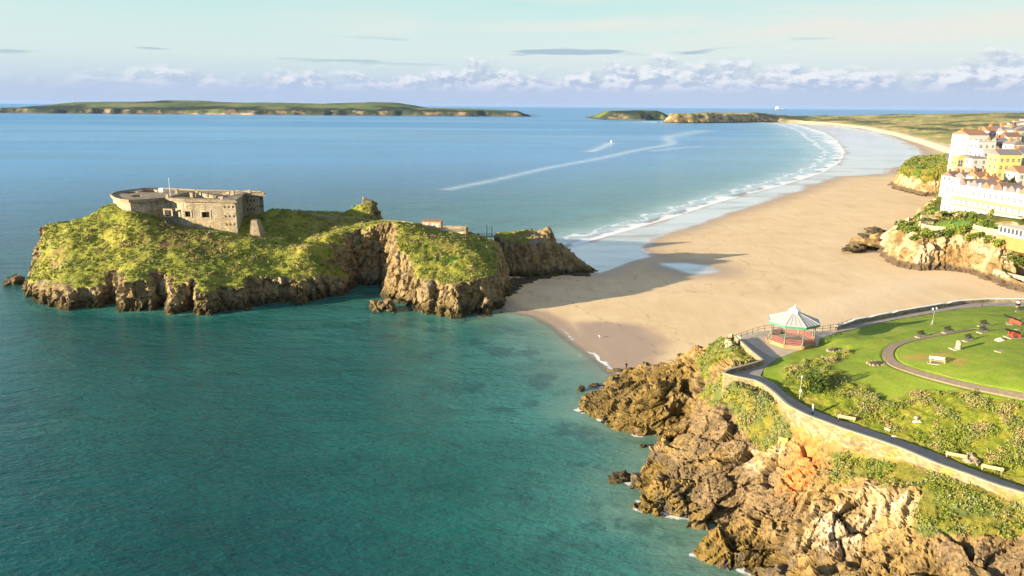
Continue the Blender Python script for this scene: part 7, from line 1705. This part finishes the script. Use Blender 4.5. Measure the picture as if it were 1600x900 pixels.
M_SKIN = simple_mat('skin', (0.50, 0.30, 0.20), 0.6, 0.05)
M_HAIR = simple_mat('hair', (0.05, 0.035, 0.025), 0.7, 0.1)
def person(loc, rz, label, top, legs, pose='stand'):
    """one skinned body from a joint skeleton, with clothes as snug shells cut from the same skeleton"""
    root = empty('person', loc, rz, label, 'person')
    if pose == 'stand': J = {'pel': (0, 0, .93), 'wst': (0, .01, 1.08), 'chs': (0, .0, 1.32), 'nck': (0, .0, 1.49), 'hd1': (0, -.02, 1.60), 'hd2': (0, -.02, 1.71), 'lhp': (.10, 0, .88), 'lkn': (.12, -.03, .50), 'lan': (.13, .02, .09), 'lto': (.14, -.14, .04), 'rhp': (-.10, 0, .88), 'rkn': (-.11, -.05, .50), 'ran': (-.13, .0, .09), 'rto': (-.15, -.16, .04), 'lsh': (.19, 0, 1.42), 'lel': (.27, .03, 1.15), 'lwr': (.27, -.07, .92), 'lha': (.26, -.11, .82), 'rsh': (-.19, 0, 1.42), 'rel': (-.27, .04, 1.15), 'rwr': (-.26, -.08, .92), 'rha': (-.25, -.12, .82)}
    Rr = {'pel': .15, 'wst': .135, 'chs': .16, 'nck': .058, 'hd1': .085, 'hd2': .088, 'lhp': .09, 'lkn': .062, 'lan': .042, 'lto': .04, 'lsh': .065, 'lel': .045, 'lwr': .032, 'lha': .036}
    E = [('pel', 'wst'), ('wst', 'chs'), ('chs', 'nck'), ('nck', 'hd1'), ('hd1', 'hd2')] + [(s + a, s + b) for s in 'lr' for a, b in (('hp', 'kn'), ('kn', 'an'), ('an', 'to'), ('sh', 'el'), ('el', 'wr'), ('wr', 'ha'))] + [('pel', 'lhp'), ('pel', 'rhp'), ('chs', 'lsh'), ('chs', 'rsh')]
    def skin(name, keys, edges, mat, grow=0.0, rootk='pel', parent=root):
        ks = [k for k in J if k in keys]; me = bpy.data.meshes.new(name); me.from_pydata([J[k] for k in ks], [(ks.index(a), ks.index(b)) for a, b in edges], [])
        o = bpy.data.objects.new(name, me); COL.objects.link(o); o.modifiers.new('skin', 'SKIN'); sm = o.modifiers.new('sub', 'SUBSURF'); sm.levels = 2; sm.render_levels = 2
        for k, v in zip(ks, me.skin_vertices[0].data): r = Rr.get(k, Rr.get('l' + k[1:], .05)) + grow; v.radius = (r, r * (0.78 if k in ('pel', 'wst', 'chs') else 1.0)); v.use_root = (k == rootk)
        dg = bpy.context.evaluated_depsgraph_get(); m2 = bpy.data.meshes.new_from_object(o.evaluated_get(dg)); bpy.data.objects.remove(o); bpy.data.meshes.remove(me)
        for p in m2.polygons: p.use_smooth = True
        return link(name, m2, mat, parent)
    body = skin('body', list(J), E, M_SKIN)
    skin('jacket', ['pel', 'wst', 'chs', 'lsh', 'lel', 'lwr', 'rsh', 'rel', 'rwr'], [e for e in E if set(e) <= {'pel', 'wst', 'chs', 'lsh', 'lel', 'lwr', 'rsh', 'rel', 'rwr'}], top, 0.02)
    skin('trousers', ['pel', 'lhp', 'lkn', 'lan', 'rhp', 'rkn', 'ran'], [e for e in E if set(e) <= {'pel', 'lhp', 'lkn', 'lan', 'rhp', 'rkn', 'ran'}], legs, 0.015)
    for s_ in (-1, 1):
        h = MB(); hx = .26 if s_ > 0 else -.25
        for k in range(4): h.tube((hx - 0.02 + 0.013 * k, -.13, .80), (hx - 0.02 + 0.013 * k, -.145, .715 + 0.008 * abs(k - 1)), 0.009, 0.007, n=5)
        h.tube((hx - 0.03 * s_, -.14, .84), (hx - 0.045 * s_, -.18, .78), 0.011, 0.008, n=5); h.build('fingers', M_SKIN, root)
        b = MB(); a = J['lan' if s_ > 0 else 'ran']; b.box((a[0], a[1] - 0.06, 0.05), (0.10, 0.28, 0.10), 0, 0.02); b.build('shoe', M_BARREL, root)
    s = MB(); s.lathe([(0.098, 1.63), (0.108, 1.68), (0.095, 1.76), (0.05, 1.81), (0.0, 1.825)], c=(0, -0.005, 0), n=14); s.build('hair', M_HAIR, root, True)
    s = MB()
    for x in (-0.032, 0.032): s.lathe([(0.0, -0.012), (0.012, 0.0), (0.0, 0.012)], c=(x, -0.105, 1.655), n=6)
    s.build('eyes', M_BARREL, root)
    s = MB(); s.add([(-0.016, -0.10, 1.61), (0.016, -0.10, 1.61), (0.0, -0.135, 1.612), (0.0, -0.10, 1.66)], [(0, 1, 2), (0, 2, 3), (1, 3, 2), (0, 3, 1)]); s.build('nose', M_SKIN, root)
    s = MB(); s.box((0, -0.104, 1.585), (0.05, 0.012, 0.010)); s.build('mouth', simple_mat('lips', (0.35, 0.14, 0.11), 0.6, 0.05), root)
    for x in (-0.092, 0.092):
        s = MB(); s.lathe([(0.0, -0.03), (0.02, 0.0), (0.0, 0.03)], c=(x, -0.01, 1.64), n=6); s.build('ear', M_SKIN, root)
    return root
q = head.hit(978, 581); q[2] = surface(q, 0.35) + 0.02
person(q, 0.6, 'person in dark clothes standing on the rocks at the end of the beach', simple_mat('dark_jacket', (0.03, 0.035, 0.05), 0.8), simple_mat('dark_trousers', (0.04, 0.04, 0.045), 0.8))
q = PZ(1264.5, 648, 17.02); q[0] += 0.55; q[1] += 0.3
person(q, 1.2, 'person in a white top walking on the cliff path beside the sea wall', simple_mat('white_jacket', (0.72, 0.74, 0.78), 0.8), simple_mat('blue_trousers', (0.10, 0.14, 0.24), 0.8))
def gull():
    p = PZ(937, 526, 0.4); p[2] = float(sand_h(p[None, :2])[0]); root = empty('gull', p, 2.4, 'white gull standing on the wet sand near the water edge', 'gull'); root.scale = (1.3,) * 3
    bm = bmesh.new(); bmesh.ops.create_uvsphere(bm, u_segments=14, v_segments=10, radius=1.0)
    for v in bm.verts:
        x, y, z = v.co; x2 = x * 0.26; r = 0.105 * (1 - 0.35 * max(0, -x) ** 2); v.co = (x2, y * r, 0.27 + z * r * 1.05 + (0.13 * max(0, x) ** 2) - 0.03 * max(0, -x))
        if x > 0.75: v.co.z += 0.05
    me = bpy.data.meshes.new('body'); bm.to_mesh(me); bm.free()
    for p_ in me.polygons: p_.use_smooth = True
    link('body', me, M_WHITE, root)
    s = MB(); s.lathe([(0.0, -0.075), (0.055, -0.04), (0.068, 0.01), (0.045, 0.055), (0.0, 0.07)], c=(0.24, 0, 0.45), n=12); s.tube((0.21, 0, 0.33), (0.24, 0, 0.45), 0.055, 0.05); s.build('head', M_WHITE, root, True)
    s = MB(); s.tube((0.29, 0, 0.45), (0.385, 0, 0.43), 0.02, 0.006, n=6); s.build('beak', M_VERANDA, root)
    for y in (-1, 1):
        s = MB(); s.add([(0.12, y * 0.105, 0.33), (-0.10, y * 0.118, 0.33), (-0.36, y * 0.05, 0.29), (-0.12, y * 0.115, 0.22), (0.08, y * 0.112, 0.24)], [(0, 1, 2, 3, 4)] ); s.build('wing', M_SLATE, root)
        s = MB(); s.tube((0.0, y * 0.045, 0.2), (0.01, y * 0.045, 0.0), 0.012, n=5); s.box((0.035, y * 0.045, 0.006), (0.08, 0.05, 0.012)); s.build('leg', M_VERANDA, root)
gull()
# ================================================================== AIR
def build_haze():
    me = bpy.data.meshes.new('haze'); R, z0, z1 = 29500.0, -8.5, 96.0
    vs = [(x, y, z) for z in (z0, z1) for x, y in ((-R, -R), (R, -R), (R, R), (-R, R))]
    me.from_pydata(vs, [], [(3, 2, 1, 0), (4, 5, 6, 7), (0, 1, 5, 4), (1, 2, 6, 5), (2, 3, 7, 6), (3, 0, 4, 7)])
    m = bpy.data.materials.new('air'); m.use_nodes = True; nt = m.node_tree
    nt.nodes.remove(nt.nodes['Principled BSDF']); v = nt.nodes.new('ShaderNodeVolumePrincipled')
    v.inputs['Color'].default_value = (0.32, 0.52, 0.95, 1); v.inputs['Density'].default_value = HAZE_DENSITY; v.inputs['Anisotropy'].default_value = 0.0
    nt.links.new(v.outputs[0], nt.nodes['Material Output'].inputs['Volume'])
    o = link('haze', me, m); o['kind'] = 'stuff'; o['label'] = 'thin blue sea haze over the far bay'; o['category'] = 'haze'
HAZE_DENSITY = 0.000015
build_haze()
